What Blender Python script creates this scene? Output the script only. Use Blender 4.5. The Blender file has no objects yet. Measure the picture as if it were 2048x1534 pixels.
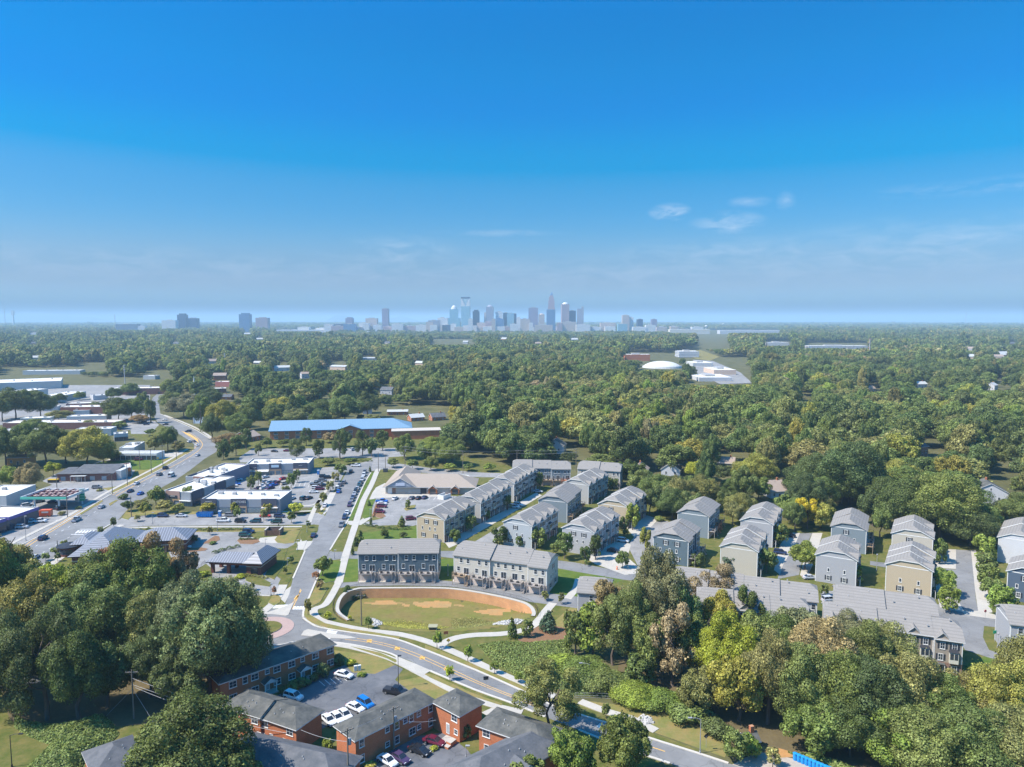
import bpy, bmesh, math, random
import numpy as np
from mathutils import Vector, Matrix, noise
R = math.radians
random.seed(7)
SC = bpy.context.scene
COL = SC.collection
# ------------------------------------------------------------------ camera, sky, sun, exposure
F_PX, CAM_H, PITCH = 1422.0, 85.0, math.atan((767 - 639.0) / 1422.0)
cam_d = bpy.data.cameras.new("camera"); cam_o = bpy.data.objects.new("camera", cam_d); COL.objects.link(cam_o)
cam_o.location = (0, 0, CAM_H); cam_o.rotation_euler = (R(90) - PITCH, 0, 0)
cam_d.sensor_width = 36; cam_d.lens = 36 * F_PX / 2048; cam_d.clip_start = 1; cam_d.clip_end = 200000
SC.camera = cam_o
SUN_EL, SUN_AZ = R(52), math.atan2(-math.cos(R(16)), -math.sin(R(16)))     # azimuth from +Y towards +X
SUN_DIR = Vector((math.sin(SUN_AZ) * math.cos(SUN_EL), math.cos(SUN_AZ) * math.cos(SUN_EL), math.sin(SUN_EL)))
sun_d = bpy.data.lights.new("sun", 'SUN'); sun_d.energy = 5.0; sun_d.angle = R(0.5); sun_d.color = (1.0, 0.94, 0.84)
sun_o = bpy.data.objects.new("sun", sun_d); COL.objects.link(sun_o); sun_o.rotation_euler = (-SUN_DIR).to_track_quat('-Z', 'Y').to_euler()
sun_o.location = (0, 0, 400)
W = bpy.data.worlds.new("World"); SC.world = W; W.use_nodes = True
def nd(nt, typ, **kw):
    n = nt.nodes.new(typ)
    for k, v in kw.items():
        if k.startswith('_'): n.inputs[k[1:].replace('_', ' ')].default_value = v
        else: setattr(n, k, v)
    return n
def math_node(nt, op, a, b=None, c=None, clamp=False):
    n = nt.nodes.new('ShaderNodeMath'); n.operation = op; n.use_clamp = clamp
    for i, x in enumerate((a, b, c)):
        if x is None: continue
        if isinstance(x, (int, float)): n.inputs[i].default_value = x
        else: nt.links.new(x, n.inputs[i])
    return n.outputs[0]
def mix_rgb(nt, fac, a, b, mode='MIX'):
    n = nt.nodes.new('ShaderNodeMix'); n.data_type = 'RGBA'; n.blend_type = mode
    for i, x in ((0, fac), (6, a), (7, b)):
        if isinstance(x, (int, float)): n.inputs[i].default_value = x
        elif isinstance(x, tuple): n.inputs[i].default_value = x if len(x) == 4 else x + (1,)
        else: nt.links.new(x, n.inputs[i])
    return n.outputs[2]
wn = W.node_tree; bg = wn.nodes['Background']; bg.inputs[1].default_value = 0.13
sky = nd(wn, 'ShaderNodeTexSky', sky_type='NISHITA', sun_disc=False, sun_elevation=SUN_EL, sun_rotation=SUN_AZ, altitude=200, air_density=1.0, dust_density=0.6, ozone_density=2.2)
hs = nd(wn, 'ShaderNodeHueSaturation', _Hue=0.497, _Saturation=1.75, _Value=1.15)
wn.links.new(sky.outputs[0], hs.inputs['Color'])
# thin cirrus wisps high in the sky: directions picked from the photo, torn by noise
tc = nd(wn, 'ShaderNodeTexCoord')
def px_dir(px, py):
    dx, dv = (px - 1024) / F_PX, (767 - py) / F_PX
    v = Vector((dx, math.cos(PITCH) + dv * math.sin(PITCH), -math.sin(PITCH) + dv * math.cos(PITCH)))
    return v.normalized()
mp = nd(wn, 'ShaderNodeMapping'); mp.inputs['Scale'].default_value = (9, 9, 30); mp.inputs['Rotation'].default_value = (0, R(14), 0)
wn.links.new(tc.outputs['Generated'], mp.inputs[0])
n1 = nd(wn, 'ShaderNodeTexNoise', _Scale=2.2, _Detail=7.0, _Roughness=0.6, _Distortion=0.6); wn.links.new(mp.outputs[0], n1.inputs['Vector'])
torn = nd(wn, 'ShaderNodeMapRange'); torn.inputs[1].default_value = 0.40; torn.inputs[2].default_value = 0.68; wn.links.new(n1.outputs['Fac'], torn.inputs[0])
cloud = None
for (cx, cy, rx, ry, amp) in ((1340, 424, .030, .013, .85), (1455, 445, .052, .017, .55), (1500, 403, .030, .009, .35), (1572, 402, .013, .014, .35), (1990, 370, .14, .012, .28), (800, 497, .09, .022, .30), (1000, 466, .11, .006, .22), (1900, 480, .22, .035, .22), (1430, 500, .16, .02, .18), (300, 530, .5, .03, .16), (1300, 545, .6, .032, .16)):
    d = px_dir(cx, cy)
    sub = nd(wn, 'ShaderNodeVectorMath', operation='SUBTRACT'); wn.links.new(tc.outputs['Generated'], sub.inputs[0]); sub.inputs[1].default_value = d
    scl = nd(wn, 'ShaderNodeVectorMath', operation='MULTIPLY'); wn.links.new(sub.outputs[0], scl.inputs[0]); scl.inputs[1].default_value = (1 / rx, 1 / rx * .5, 1 / ry)
    ln = nd(wn, 'ShaderNodeVectorMath', operation='LENGTH'); wn.links.new(scl.outputs[0], ln.inputs[0])
    m = math_node(wn, 'SUBTRACT', 1.0, ln.outputs['Value'], clamp=True)
    m = math_node(wn, 'MULTIPLY', m, amp)
    cloud = m if cloud is None else math_node(wn, 'ADD', cloud, m)
cl = math_node(wn, 'MULTIPLY', cloud, torn.outputs[0], clamp=True)
sxyz = nd(wn, 'ShaderNodeSeparateXYZ'); wn.links.new(tc.outputs['Generated'], sxyz.inputs[0])
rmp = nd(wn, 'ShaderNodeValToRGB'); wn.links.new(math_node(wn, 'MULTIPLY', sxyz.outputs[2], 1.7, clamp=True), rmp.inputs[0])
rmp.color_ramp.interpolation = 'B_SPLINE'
for k, (z, c) in enumerate(((0.000, (0.0005, 0.0018, 0.0074)), (0.012, (0.0031, 0.0092, 0.0259)), (0.027, (0.1016, 0.159, 0.2937)), (0.045, (0.1339, 0.1437, 0.227)), (0.068, (0.1403, 0.154, 0.2125)), (0.100, (0.2232, 0.2128, 0.2461)), (0.136, (0.2038, 0.2397, 0.2703)), (0.180, (0.3634, 0.2911, 0.2858)), (0.226, (1.13, 0.333, 0.3169)), (0.270, (0.0103, 0.2918, 0.3502)), (0.314, (0.0001, 0.3386, 0.3505)), (0.384, (0.0001, 0.3216, 0.3624)), (0.430, (0.1, 0.44, 0.46)), (0.530, (0.85, 0.8, 0.74)))):  # last two stops, above the frame, lifted as added fill light for shadows
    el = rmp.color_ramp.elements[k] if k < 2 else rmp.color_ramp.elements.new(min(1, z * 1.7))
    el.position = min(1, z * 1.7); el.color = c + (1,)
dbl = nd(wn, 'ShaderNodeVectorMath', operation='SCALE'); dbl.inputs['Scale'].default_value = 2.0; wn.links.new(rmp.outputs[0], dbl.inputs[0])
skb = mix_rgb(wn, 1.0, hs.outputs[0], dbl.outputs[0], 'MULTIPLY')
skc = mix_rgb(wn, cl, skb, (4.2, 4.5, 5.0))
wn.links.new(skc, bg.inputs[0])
SC.view_settings.view_transform = 'Standard'; SC.view_settings.look = 'None'; SC.view_settings.exposure = 0.70; SC.view_settings.gamma = 1.0
SC.render.engine = 'CYCLES'
cy = SC.cycles
cy.use_denoising = True; cy.max_bounces = 6; cy.diffuse_bounces = 3; cy.glossy_bounces = 2; cy.transmission_bounces = 2; cy.transparent_max_bounces = 4; cy.volume_bounces = 1
cy.use_adaptive_sampling = True; cy.adaptive_threshold = 0.02; cy.sample_clamp_indirect = 4.0
cy.caustics_reflective = False; cy.caustics_refractive = False

# ------------------------------------------------------------------ helpers
def P(px, py, z=0.0):
    """the point of the place at height z that the photo shows at pixel px, py"""
    dx, dv = (px - 1024) / F_PX, (767 - py) / F_PX
    dz = -math.sin(PITCH) + dv * math.cos(PITCH); dy = math.cos(PITCH) + dv * math.sin(PITCH)
    t = (z - CAM_H) / dz
    return Vector((dx * t, dy * t, z))
def PIX(v):
    """inverse: where a point shows"""
    x, y, z = v[0], v[1], v[2] - CAM_H
    f = y * math.cos(PITCH) - z * math.sin(PITCH); u = y * math.sin(PITCH) + z * math.cos(PITCH)
    return (1024 + F_PX * x / f, 767 - F_PX * u / f)
def setp(o, label=None, cat=None, group=None, kind=None):
    if label: o['label'] = label
    if cat: o['category'] = cat
    if group: o['group'] = group
    if kind: o['kind'] = kind
    return o
def empty(name, loc, rz=0.0, label=None, cat=None, group=None):
    o = bpy.data.objects.new(name, None); COL.objects.link(o); o.location = loc; o.rotation_euler = (0, 0, rz); o.empty_display_size = .5
    return setp(o, label, cat, group)
class MB:
    """collects faces into one mesh"""
    def __init__(s): s.v, s.f, s.m = [], [], []
    def face(s, pts, m=0):
        i = len(s.v); s.v += [tuple(p) for p in pts]; s.f.append(tuple(range(i, i + len(pts)))); s.m.append(m); return s
    def box(s, x0, x1, y0, y1, z0, z1, m=0, mt=None, bottom=True):
        if x0 > x1: x0, x1 = x1, x0
        if y0 > y1: y0, y1 = y1, y0
        if z0 > z1: z0, z1 = z1, z0
        i = len(s.v)
        s.v += [(x0, y0, z0), (x1, y0, z0), (x1, y1, z0), (x0, y1, z0), (x0, y0, z1), (x1, y0, z1), (x1, y1, z1), (x0, y1, z1)]
        fs = [(4, 5, 6, 7), (0, 1, 5, 4), (1, 2, 6, 5), (2, 3, 7, 6), (3, 0, 4, 7)] + ([(3, 2, 1, 0)] if bottom else [])
        for k, f in enumerate(fs):
            s.f.append(tuple(i + q for q in f)); s.m.append(mt if (k == 0 and mt is not None) else m)
        return s
    def prism(s, ring, z0, z1, m=0, mt=None, bottom=False):
        """ring: list of (x,y) counter-clockwise"""
        n = len(ring); i = len(s.v)
        a = sum(ring[k][0] * ring[(k + 1) % n][1] - ring[(k + 1) % n][0] * ring[k][1] for k in range(n))
        if a < 0: ring = list(reversed(ring))
        s.v += [(p[0], p[1], z0) for p in ring] + [(p[0], p[1], z1) for p in ring]
        for k in range(n):
            q = (k + 1) % n; s.f.append((i + k, i + q, i + n + q, i + n + k)); s.m.append(m)
        s.f.append(tuple(i + n + k for k in range(n))); s.m.append(m if mt is None else mt)
        if bottom: s.f.append(tuple(i + k for k in reversed(range(n)))); s.m.append(m)
        return s
    def tube(s, pts, rad, n=6, m=0, cap=True):
        pts = [Vector(p) for p in pts]
        rads = rad if isinstance(rad, (list, tuple)) else [rad] * len(pts)
        i = len(s.v)
        for k, p in enumerate(pts):
            t = (pts[min(k + 1, len(pts) - 1)] - pts[max(k - 1, 0)]).normalized()
            a = Vector((0, 0, 1)) if abs(t.z) < .9 else Vector((1, 0, 0))
            u = t.cross(a).normalized(); w = t.cross(u).normalized()
            for q in range(n):
                an = 2 * math.pi * q / n
                s.v.append(tuple(p + (u * math.cos(an) + w * math.sin(an)) * rads[k]))
        for k in range(len(pts) - 1):
            for q in range(n):
                a = i + k * n + q; b = i + k * n + (q + 1) % n
                s.f.append((a, b, b + n, a + n)); s.m.append(m)
        if cap:
            s.f.append(tuple(i + q for q in range(n))); s.m.append(m)
            j = i + (len(pts) - 1) * n
            s.f.append(tuple(j + q for q in reversed(range(n)))); s.m.append(m)
        return s
    def lathe(s, prof, n=12, c=(0, 0, 0), m=0):
        i = len(s.v)
        for r, z in prof:
            for q in range(n):
                a = 2 * math.pi * q / n; s.v.append((c[0] + r * math.cos(a), c[1] + r * math.sin(a), c[2] + z))
        for k in range(len(prof) - 1):
            for q in range(n):
                a = i + k * n + q; b = i + k * n + (q + 1) % n
                s.f.append((a, b, b + n, a + n)); s.m.append(m)
        return s
    def mesh(s, name, mats, smooth=False):
        me = bpy.data.meshes.new(name); me.from_pydata(s.v, [], s.f)
        mats = mats if isinstance(mats, (list, tuple)) else [mats]
        for mm in mats: me.materials.append(mm)
        me.polygons.foreach_set('material_index', s.m)
        if smooth: me.polygons.foreach_set('use_smooth', [True] * len(s.f))
        me.update(); return me
    def build(s, name, mats, parent=None, loc=(0, 0, 0), rz=0.0, smooth=False):
        me = s.mesh(name, mats, smooth); o = bpy.data.objects.new(name, me); COL.objects.link(o)
        o.location = loc; o.rotation_euler = (0, 0, rz)
        if parent is not None: o.parent = parent
        return o
def inst(name, me, parent=None, loc=(0, 0, 0), rz=0.0, scale=None):
    o = bpy.data.objects.new(name, me); COL.objects.link(o); o.location = loc; o.rotation_euler = (0, 0, rz)
    if scale is not None: o.scale = scale
    if parent is not None: o.parent = parent
    return o
def copy_tree(o, parent=None):
    c = o.copy(); COL.objects.link(c); c.parent = parent
    for ch in list(o.children): copy_tree(ch, c)
    return c
ORD = ('zeroth first second third fourth fifth sixth seventh eighth ninth tenth eleventh twelfth thirteenth fourteenth fifteenth sixteenth seventeenth eighteenth nineteenth twentieth').split()
def ordinal(n):
    if n <= 20: return ORD[n]
    t = ('', '', 'twenty', 'thirty', 'forty', 'fifty', 'sixty', 'seventy', 'eighty', 'ninety')[n // 10]
    if n % 10: return t + '-' + ORD[n % 10]
    return t[:-1] + 'ieth'
def smooth_line(pts, step=4):
    pts = [Vector(p) for p in pts]
    if len(pts) < 3: return pts
    out = []
    for i in range(len(pts) - 1):
        p0, p1, p2, p3 = pts[max(i - 1, 0)], pts[i], pts[i + 1], pts[min(i + 2, len(pts) - 1)]
        for k in range(step):
            t = k / step
            out.append(.5 * ((2 * p1) + (p2 - p0) * t + (2 * p0 - 5 * p1 + 4 * p2 - p3) * t * t + (3 * p1 - p0 - 3 * p2 + p3) * t ** 3))
    out.append(pts[-1]); return out

# ------------------------------------------------------------------ materials
MATS = {}
def mat(name, c, rough=.8, var=.12, scale=1.0, bump=0.0, spec=.3, c2=None, metal=0.0, bscale=None, objcol=False, dirt=0.0):
    """plain surface with two octaves of noise in its own colour"""
    if name in MATS: return MATS[name]
    m = bpy.data.materials.new(name); m.use_nodes = True; nt = m.node_tree; b = nt.nodes['Principled BSDF']
    b.inputs['Roughness'].default_value = rough; b.inputs['Specular IOR Level'].default_value = spec; b.inputs['Metallic'].default_value = metal
    tcn = nt.nodes.new('ShaderNodeTexCoord')
    if objcol: col = nt.nodes.new('ShaderNodeObjectInfo').outputs['Color']
    else: col = None
    base = col if col is not None else tuple(c) + (1,)
    if var > 0:
        n = nd(nt, 'ShaderNodeTexNoise', _Scale=scale, _Detail=5.0, _Roughness=.65); nt.links.new(tcn.outputs['Object'], n.inputs['Vector'])
        if c2 is not None:
            mr = nd(nt, 'ShaderNodeMapRange'); mr.inputs[1].default_value = .36; mr.inputs[2].default_value = .64; nt.links.new(n.outputs['Fac'], mr.inputs[0])
            base = mix_rgb(nt, mr.outputs[0], base, tuple(c2) + (1,))
        f = nd(nt, 'ShaderNodeMapRange'); f.inputs[1].default_value = .25; f.inputs[2].default_value = .75; f.inputs[3].default_value = 1 - var; f.inputs[4].default_value = 1 + var
        n2 = nd(nt, 'ShaderNodeTexNoise', _Scale=scale * 5.3, _Detail=4.0, _Roughness=.7); nt.links.new(tcn.outputs['Object'], n2.inputs['Vector'])
        av = math_node(nt, 'ADD', math_node(nt, 'MULTIPLY', n.outputs['Fac'], .5), math_node(nt, 'MULTIPLY', n2.outputs['Fac'], .5))
        nt.links.new(av, f.inputs[0])
        sc = nt.nodes.new('ShaderNodeVectorMath'); sc.operation = 'SCALE'
        if isinstance(base, tuple): sc.inputs[0].default_value = base[:3]
        else: nt.links.new(base, sc.inputs[0])
        nt.links.new(f.outputs[0], sc.inputs['Scale']); base = sc.outputs[0]
    if isinstance(base, tuple): b.inputs['Base Color'].default_value = base
    else: nt.links.new(base, b.inputs['Base Color'])
    if bump > 0:
        bn = nd(nt, 'ShaderNodeTexNoise', _Scale=bscale or scale * 8, _Detail=3.0); nt.links.new(tcn.outputs['Object'], bn.inputs['Vector'])
        bp = nd(nt, 'ShaderNodeBump', _Strength=1.0, _Distance=bump); nt.links.new(bn.outputs['Fac'], bp.inputs['Height']); nt.links.new(bp.outputs[0], b.inputs['Normal'])
    MATS[name] = m; return m
def banded(name, c, c2, period, axis='Z', duty=.12, rough=.8, var=.1, spec=.3, metal=0.0, wob=None, bump=0.0):
    """surface with thin lines of c2 every period metres along an object axis (siding laps, roof seams, courses)"""
    if name in MATS: return MATS[name]
    m = mat(name, c, rough, var, .7, 0, spec, None, metal); nt = m.node_tree; b = nt.nodes['Principled BSDF']
    old = b.inputs['Base Color'].links[0].from_socket
    tcn = nt.nodes.new('ShaderNodeTexCoord'); sp = nt.nodes.new('ShaderNodeSeparateXYZ'); nt.links.new(tcn.outputs['Object'], sp.inputs[0])
    ax = {'X': 0, 'Y': 1, 'Z': 2}[axis]
    fr = math_node(nt, 'FRACT', math_node(nt, 'MULTIPLY', sp.outputs[ax], 1.0 / period))
    ln = math_node(nt, 'LESS_THAN', fr, duty)
    nt.links.new(mix_rgb(nt, ln, old, tuple(c2) + (1,)), b.inputs['Base Color'])
    return m
def brick(name, c1, c2, mortar, scale=1.0, rough=.85):
    if name in MATS: return MATS[name]
    m = bpy.data.materials.new(name); m.use_nodes = True; nt = m.node_tree; b = nt.nodes['Principled BSDF']; b.inputs['Roughness'].default_value = rough; b.inputs['Specular IOR Level'].default_value = .2
    tcn = nt.nodes.new('ShaderNodeTexCoord'); sp = nt.nodes.new('ShaderNodeSeparateXYZ'); nt.links.new(tcn.outputs['Object'], sp.inputs[0])
    cb = nt.nodes.new('ShaderNodeCombineXYZ'); nt.links.new(math_node(nt, 'ADD', sp.outputs[0], sp.outputs[1]), cb.inputs[0]); nt.links.new(sp.outputs[2], cb.inputs[1])
    bt = nd(nt, 'ShaderNodeTexBrick'); bt.inputs['Color1'].default_value = c1 + (1,); bt.inputs['Color2'].default_value = c2 + (1,); bt.inputs['Mortar'].default_value = mortar + (1,)
    bt.inputs['Scale'].default_value = scale; bt.inputs['Mortar Size'].default_value = .012; bt.inputs['Brick Width'].default_value = .3; bt.inputs['Row Height'].default_value = .1; bt.inputs['Bias'].default_value = 0
    nt.links.new(cb.outputs[0], bt.inputs['Vector'])
    n = nd(nt, 'ShaderNodeTexNoise', _Scale=.5, _Detail=5.0); nt.links.new(tcn.outputs['Object'], n.inputs['Vector'])
    f = nd(nt, 'ShaderNodeMapRange'); f.inputs[3].default_value = .72; f.inputs[4].default_value = 1.28; nt.links.new(n.outputs['Fac'], f.inputs[0])
    sc = nt.nodes.new('ShaderNodeVectorMath'); sc.operation = 'SCALE'; nt.links.new(bt.outputs['Color'], sc.inputs[0]); nt.links.new(f.outputs[0], sc.inputs['Scale'])
    nt.links.new(sc.outputs[0], b.inputs['Base Color']); MATS[name] = m; return m
def worn(m, patch=.10, crack=.22, s1=.07, s2=.16):
    """patches, seams and cracks over a paved or roofed surface"""
    nt = m.node_tree; p = nt.nodes['Principled BSDF']; old = p.inputs['Base Color'].links[0].from_socket; tcn = nt.nodes.new('ShaderNodeTexCoord')
    v = nd(nt, 'ShaderNodeTexVoronoi', _Scale=s1); nt.links.new(tcn.outputs['Object'], v.inputs['Vector']); f = nd(nt, 'ShaderNodeMapRange'); f.inputs[3].default_value = 1 - patch; f.inputs[4].default_value = 1 + patch; nt.links.new(v.outputs['Color'], f.inputs[0])
    dn = nd(nt, 'ShaderNodeTexNoise', _Scale=.5, _Detail=4.0); nt.links.new(tcn.outputs['Object'], dn.inputs['Vector']); vm = nt.nodes.new('ShaderNodeVectorMath'); vm.operation = 'MULTIPLY_ADD'; nt.links.new(dn.outputs['Color'], vm.inputs[0]); vm.inputs[1].default_value = (3, 3, 0); nt.links.new(tcn.outputs['Object'], vm.inputs[2])
    e = nd(nt, 'ShaderNodeTexVoronoi', feature='DISTANCE_TO_EDGE', _Scale=s2); nt.links.new(vm.outputs[0], e.inputs['Vector']); g = nd(nt, 'ShaderNodeMapRange'); g.inputs[1].default_value = .004; g.inputs[2].default_value = .02; g.inputs[3].default_value = 1 - crack; g.inputs[4].default_value = 1; nt.links.new(e.outputs['Distance'], g.inputs[0])
    sc = nt.nodes.new('ShaderNodeVectorMath'); sc.operation = 'SCALE'; nt.links.new(old, sc.inputs[0]); nt.links.new(math_node(nt, 'MULTIPLY', f.outputs[0], g.outputs[0]), sc.inputs['Scale']); nt.links.new(sc.outputs[0], p.inputs['Base Color']); return m
def foliage_mat(name, source):
    """leaves: colour comes from the object (single trees) or from the instance (far wood)"""
    m = bpy.data.materials.new(name); m.use_nodes = True; nt = m.node_tree; nt.nodes.remove(nt.nodes['Principled BSDF']); out = nt.nodes['Material Output']
    if source == 'OBJECT': col = nt.nodes.new('ShaderNodeObjectInfo').outputs['Color']
    elif source == 'INSTANCER':
        a = nt.nodes.new('ShaderNodeAttribute'); a.attribute_type = 'INSTANCER'; a.attribute_name = 'tint'; col = a.outputs['Color']
    geo = nt.nodes.new('ShaderNodeNewGeometry')
    f = nd(nt, 'ShaderNodeMapRange'); f.inputs[3].default_value = .50; f.inputs[4].default_value = 1.5; nt.links.new(geo.outputs['Random Per Island'], f.inputs[0])
    tcn = nt.nodes.new('ShaderNodeTexCoord'); nn = nd(nt, 'ShaderNodeTexNoise', _Scale=1.7 if source == 'OBJECT' else 2.0, _Detail=2.0); nt.links.new(tcn.outputs['Object'], nn.inputs['Vector'])
    f2 = nd(nt, 'ShaderNodeMapRange'); f2.inputs[1].default_value = .3; f2.inputs[2].default_value = .7; f2.inputs[3].default_value = .75; f2.inputs[4].default_value = 1.25; nt.links.new(nn.outputs['Fac'], f2.inputs[0])
    sc = nt.nodes.new('ShaderNodeVectorMath'); sc.operation = 'SCALE'; nt.links.new(col, sc.inputs[0]); nt.links.new(math_node(nt, 'MULTIPLY', f.outputs[0], f2.outputs[0]), sc.inputs['Scale'])
    d = nt.nodes.new('ShaderNodeBsdfDiffuse'); t = nt.nodes.new('ShaderNodeBsdfTranslucent'); mx = nt.nodes.new('ShaderNodeMixShader'); mx.inputs[0].default_value = .30
    nt.links.new(sc.outputs[0], d.inputs['Color']); nt.links.new(sc.outputs[0], t.inputs['Color'])
    nt.links.new(d.outputs[0], mx.inputs[1]); nt.links.new(t.outputs[0], mx.inputs[2]); gl = nd(nt, 'ShaderNodeBsdfGlossy', _Roughness=.55); gl.inputs['Color'].default_value = (.8, .85, .7, 1); m2 = nt.nodes.new('ShaderNodeMixShader'); m2.inputs[0].default_value = .022; nt.links.new(mx.outputs[0], m2.inputs[1]); nt.links.new(gl.outputs[0], m2.inputs[2]); nt.links.new(m2.outputs[0], out.inputs['Surface'])
    return m
LEAF_OBJ = foliage_mat('leaves', 'OBJECT'); LEAF_INST = foliage_mat('wood_leaves', 'INSTANCER')
BARK = mat('bark', (.11, .085, .065), .95, .3, 2.0)
# ------------------------------------------------------------------ the ground and everything laid on it
M_ASPH = mat('asphalt', (.172, .170, .168), .9, .10, .12, .004, .2, c2=(.205, .202, .198))
M_ASPH_D = mat('old_asphalt', (0.095, 0.100, 0.110), .9, .16, .15, .004, .2, c2=(0.133, 0.133, 0.138))
M_ASPH_L = mat('pale_asphalt', (.215, .208, .200), .9, .14, .15, .004, .2, c2=(.262, .250, .236))
M_CONC = mat('concrete', (0.432, 0.395, 0.338), .9, .10, .4, 0, .2, c2=(0.376, 0.348, 0.306))
M_KERB = mat('kerb_concrete', (0.470, 0.432, 0.376), .9, .10, .5, 0, .2)
for m_ in (M_ASPH, M_ASPH_D, M_ASPH_L): worn(m_)
worn(M_CONC, .05, .12, .4, .5)
M_WHITE = mat('white_road_paint', (.66, .65, .62), .7, .18, 1.2, 0, .2)
M_YELLOW = mat('yellow_road_paint', (.62, .36, .10), .7, .18, 1.2, 0, .2)
M_LAWN = mat('lawn_grass', (0.085, 0.103, 0.023), .95, .22, .35, .03, .1, c2=(0.139, 0.121, 0.040))
M_DRY = mat('dry_grass', (0.246, 0.185, 0.071), .95, .22, .3, .03, .1, c2=(0.142, 0.147, 0.043))
M_GREEN = mat('watered_grass', (.072, .120, .020), .95, .22, .3, .03, .1, c2=(.11, .135, .028))
M_MULCH = mat('pine_mulch', (.20, .115, .065), .95, .25, .6, .03, .1)
M_DIRT = mat('orange_clay', (.42, .22, .085), .95, .2, .2, .02, .1, c2=(.30, .20, .09))
M_PINK = mat('pink_pavers', (0.357, 0.255, 0.225), .9, .14, .5, .01, .2)
M_GRAVEL = mat('pale_stones', (.42, .40, .37), .95, .4, 1.1, .08, .2)

def in_poly(x, y, poly):
    c = False; n = len(poly); j = n - 1
    for i in range(n):
        xi, yi = poly[i][0], poly[i][1]; xj, yj = poly[j][0], poly[j][1]
        if (yi > y) != (yj > y) and x < (xj - xi) * (y - yi) / (yj - yi) + xi: c = not c
        j = i
    return c
def seg_d(x, y, pts):
    b = 1e9
    for i in range(len(pts) - 1):
        ax, ay, bx, by = pts[i][0], pts[i][1], pts[i + 1][0], pts[i + 1][1]
        dx, dy = bx - ax, by - ay; t = max(0, min(1, ((x - ax) * dx + (y - ay) * dy) / (dx * dx + dy * dy + 1e-9)))
        b = min(b, math.hypot(x - ax - t * dx, y - ay - t * dy))
    return b
POND_WALL = smooth_line([P(*q) for q in ((700, 1240), (683, 1229), (677, 1217), (682, 1199), (694, 1186), (712, 1180), (730, 1178), (800, 1177.5), (860, 1177.5), (912, 1180), (975, 1190), (1037, 1204), (1058, 1214), (1065, 1226), (1063, 1233))], 5)
POND_NEAR = smooth_line([P(*q) for q in ((1063, 1233), (1040, 1247), (1000, 1254), (930, 1262), (860, 1264), (790, 1261), (735, 1252), (700, 1240))], 4)
POND = POND_WALL + POND_NEAR[1:-1]
POND_XY = [(p.x, p.y) for p in POND]
def ground_z(x, y):
    if not (-75 < x < 20 and 180 < y < 260): return 0.0
    ins = in_poly(x, y, POND_XY)
    if not ins and seg_d(x, y, POND_WALL) > .7: return 0.0
    d = seg_d(x, y, POND_NEAR)
    t = max(0, min(1, d / 11.0)); return -3.0 * t * t * (3 - 2 * t)
def lines(lo, hi, fl, fh, fine, coarse):
    a = list(np.arange(fl, fh + .01, fine)); s = fine
    v = fl
    left = []
    st = coarse
    while v > lo: v -= st; left.append(max(v, lo)); st *= 1.5
    v = fh; right = []; st = coarse
    while v < hi: v += st; right.append(min(v, hi)); st *= 1.5
    return list(reversed(left)) + a + right
gx = lines(-70000, 70000, -66, 12, .8, 6); gy = lines(-200, 70000, 186, 250, .8, 6)
gb = MB()
gb.v = [(x, y, ground_z(x, y)) for y in gy for x in gx]
nx = len(gx)
gb.f = [(j * nx + i, j * nx + i + 1, (j + 1) * nx + i + 1, (j + 1) * nx + i) for j in range(len(gy) - 1) for i in range(nx - 1)]; gb.m = [0] * len(gb.f)
M_GROUND = mat('ground', (.085, .085, .035), .95, .25, .05, .02, .1, c2=(.12, .11, .05))
g = gb.build('ground', M_GROUND, smooth=True); setp(g, 'flat ground of dry grass and leaf litter reaching to the horizon', 'ground', kind='structure')
# wild grass floor of the basin: same height function, a hand above the ground
M_BASIN = mat('basin_grass', (.20, .155, .055), .95, .32, .16, .06, .1, c2=(.13, .135, .032))
bb = MB(); idx = {}
xs = list(np.arange(-66, 12, .8)); ys = list(np.arange(186, 250, .8))
for j in range(len(ys) - 1):
    for i in range(len(xs) - 1):
        if in_poly(xs[i] + .4, ys[j] + .4, POND_XY):
            q = []
            for a, b_ in ((i, j), (i + 1, j), (i + 1, j + 1), (i, j + 1)):
                if (a, b_) not in idx:
                    idx[(a, b_)] = len(bb.v); bb.v.append((xs[a], ys[b_], ground_z(xs[a], ys[b_]) + .06 + .10 * noise.noise((xs[a] * .35, ys[b_] * .35, 0))))
                q.append(idx[(a, b_)])
            bb.f.append(tuple(q)); px_, py_ = PIX((xs[i] + .4, ys[j] + .4, ground_z(xs[i] + .4, ys[j] + .4))); nz = noise.noise((xs[i] * .4, ys[j] * .4, 7)) * 1.1; bb.m.append(1 if any(((px_ - a) / ra) ** 2 + ((py_ - b_) / rb_) ** 2 + nz < .75 for a, b_, ra, rb_ in ((868, 1209, 60, 7), (985, 1224, 40, 7), (770, 1206, 34, 5))) else 0)
setp(bb.build('basin_floor', [M_BASIN, M_DIRT], smooth=True), 'sunken basin floor of dry yellow grass below the curved retaining wall', 'basin', kind='structure')
NSHEET = [0]
from mathutils.geometry import tessellate_polygon
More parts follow.
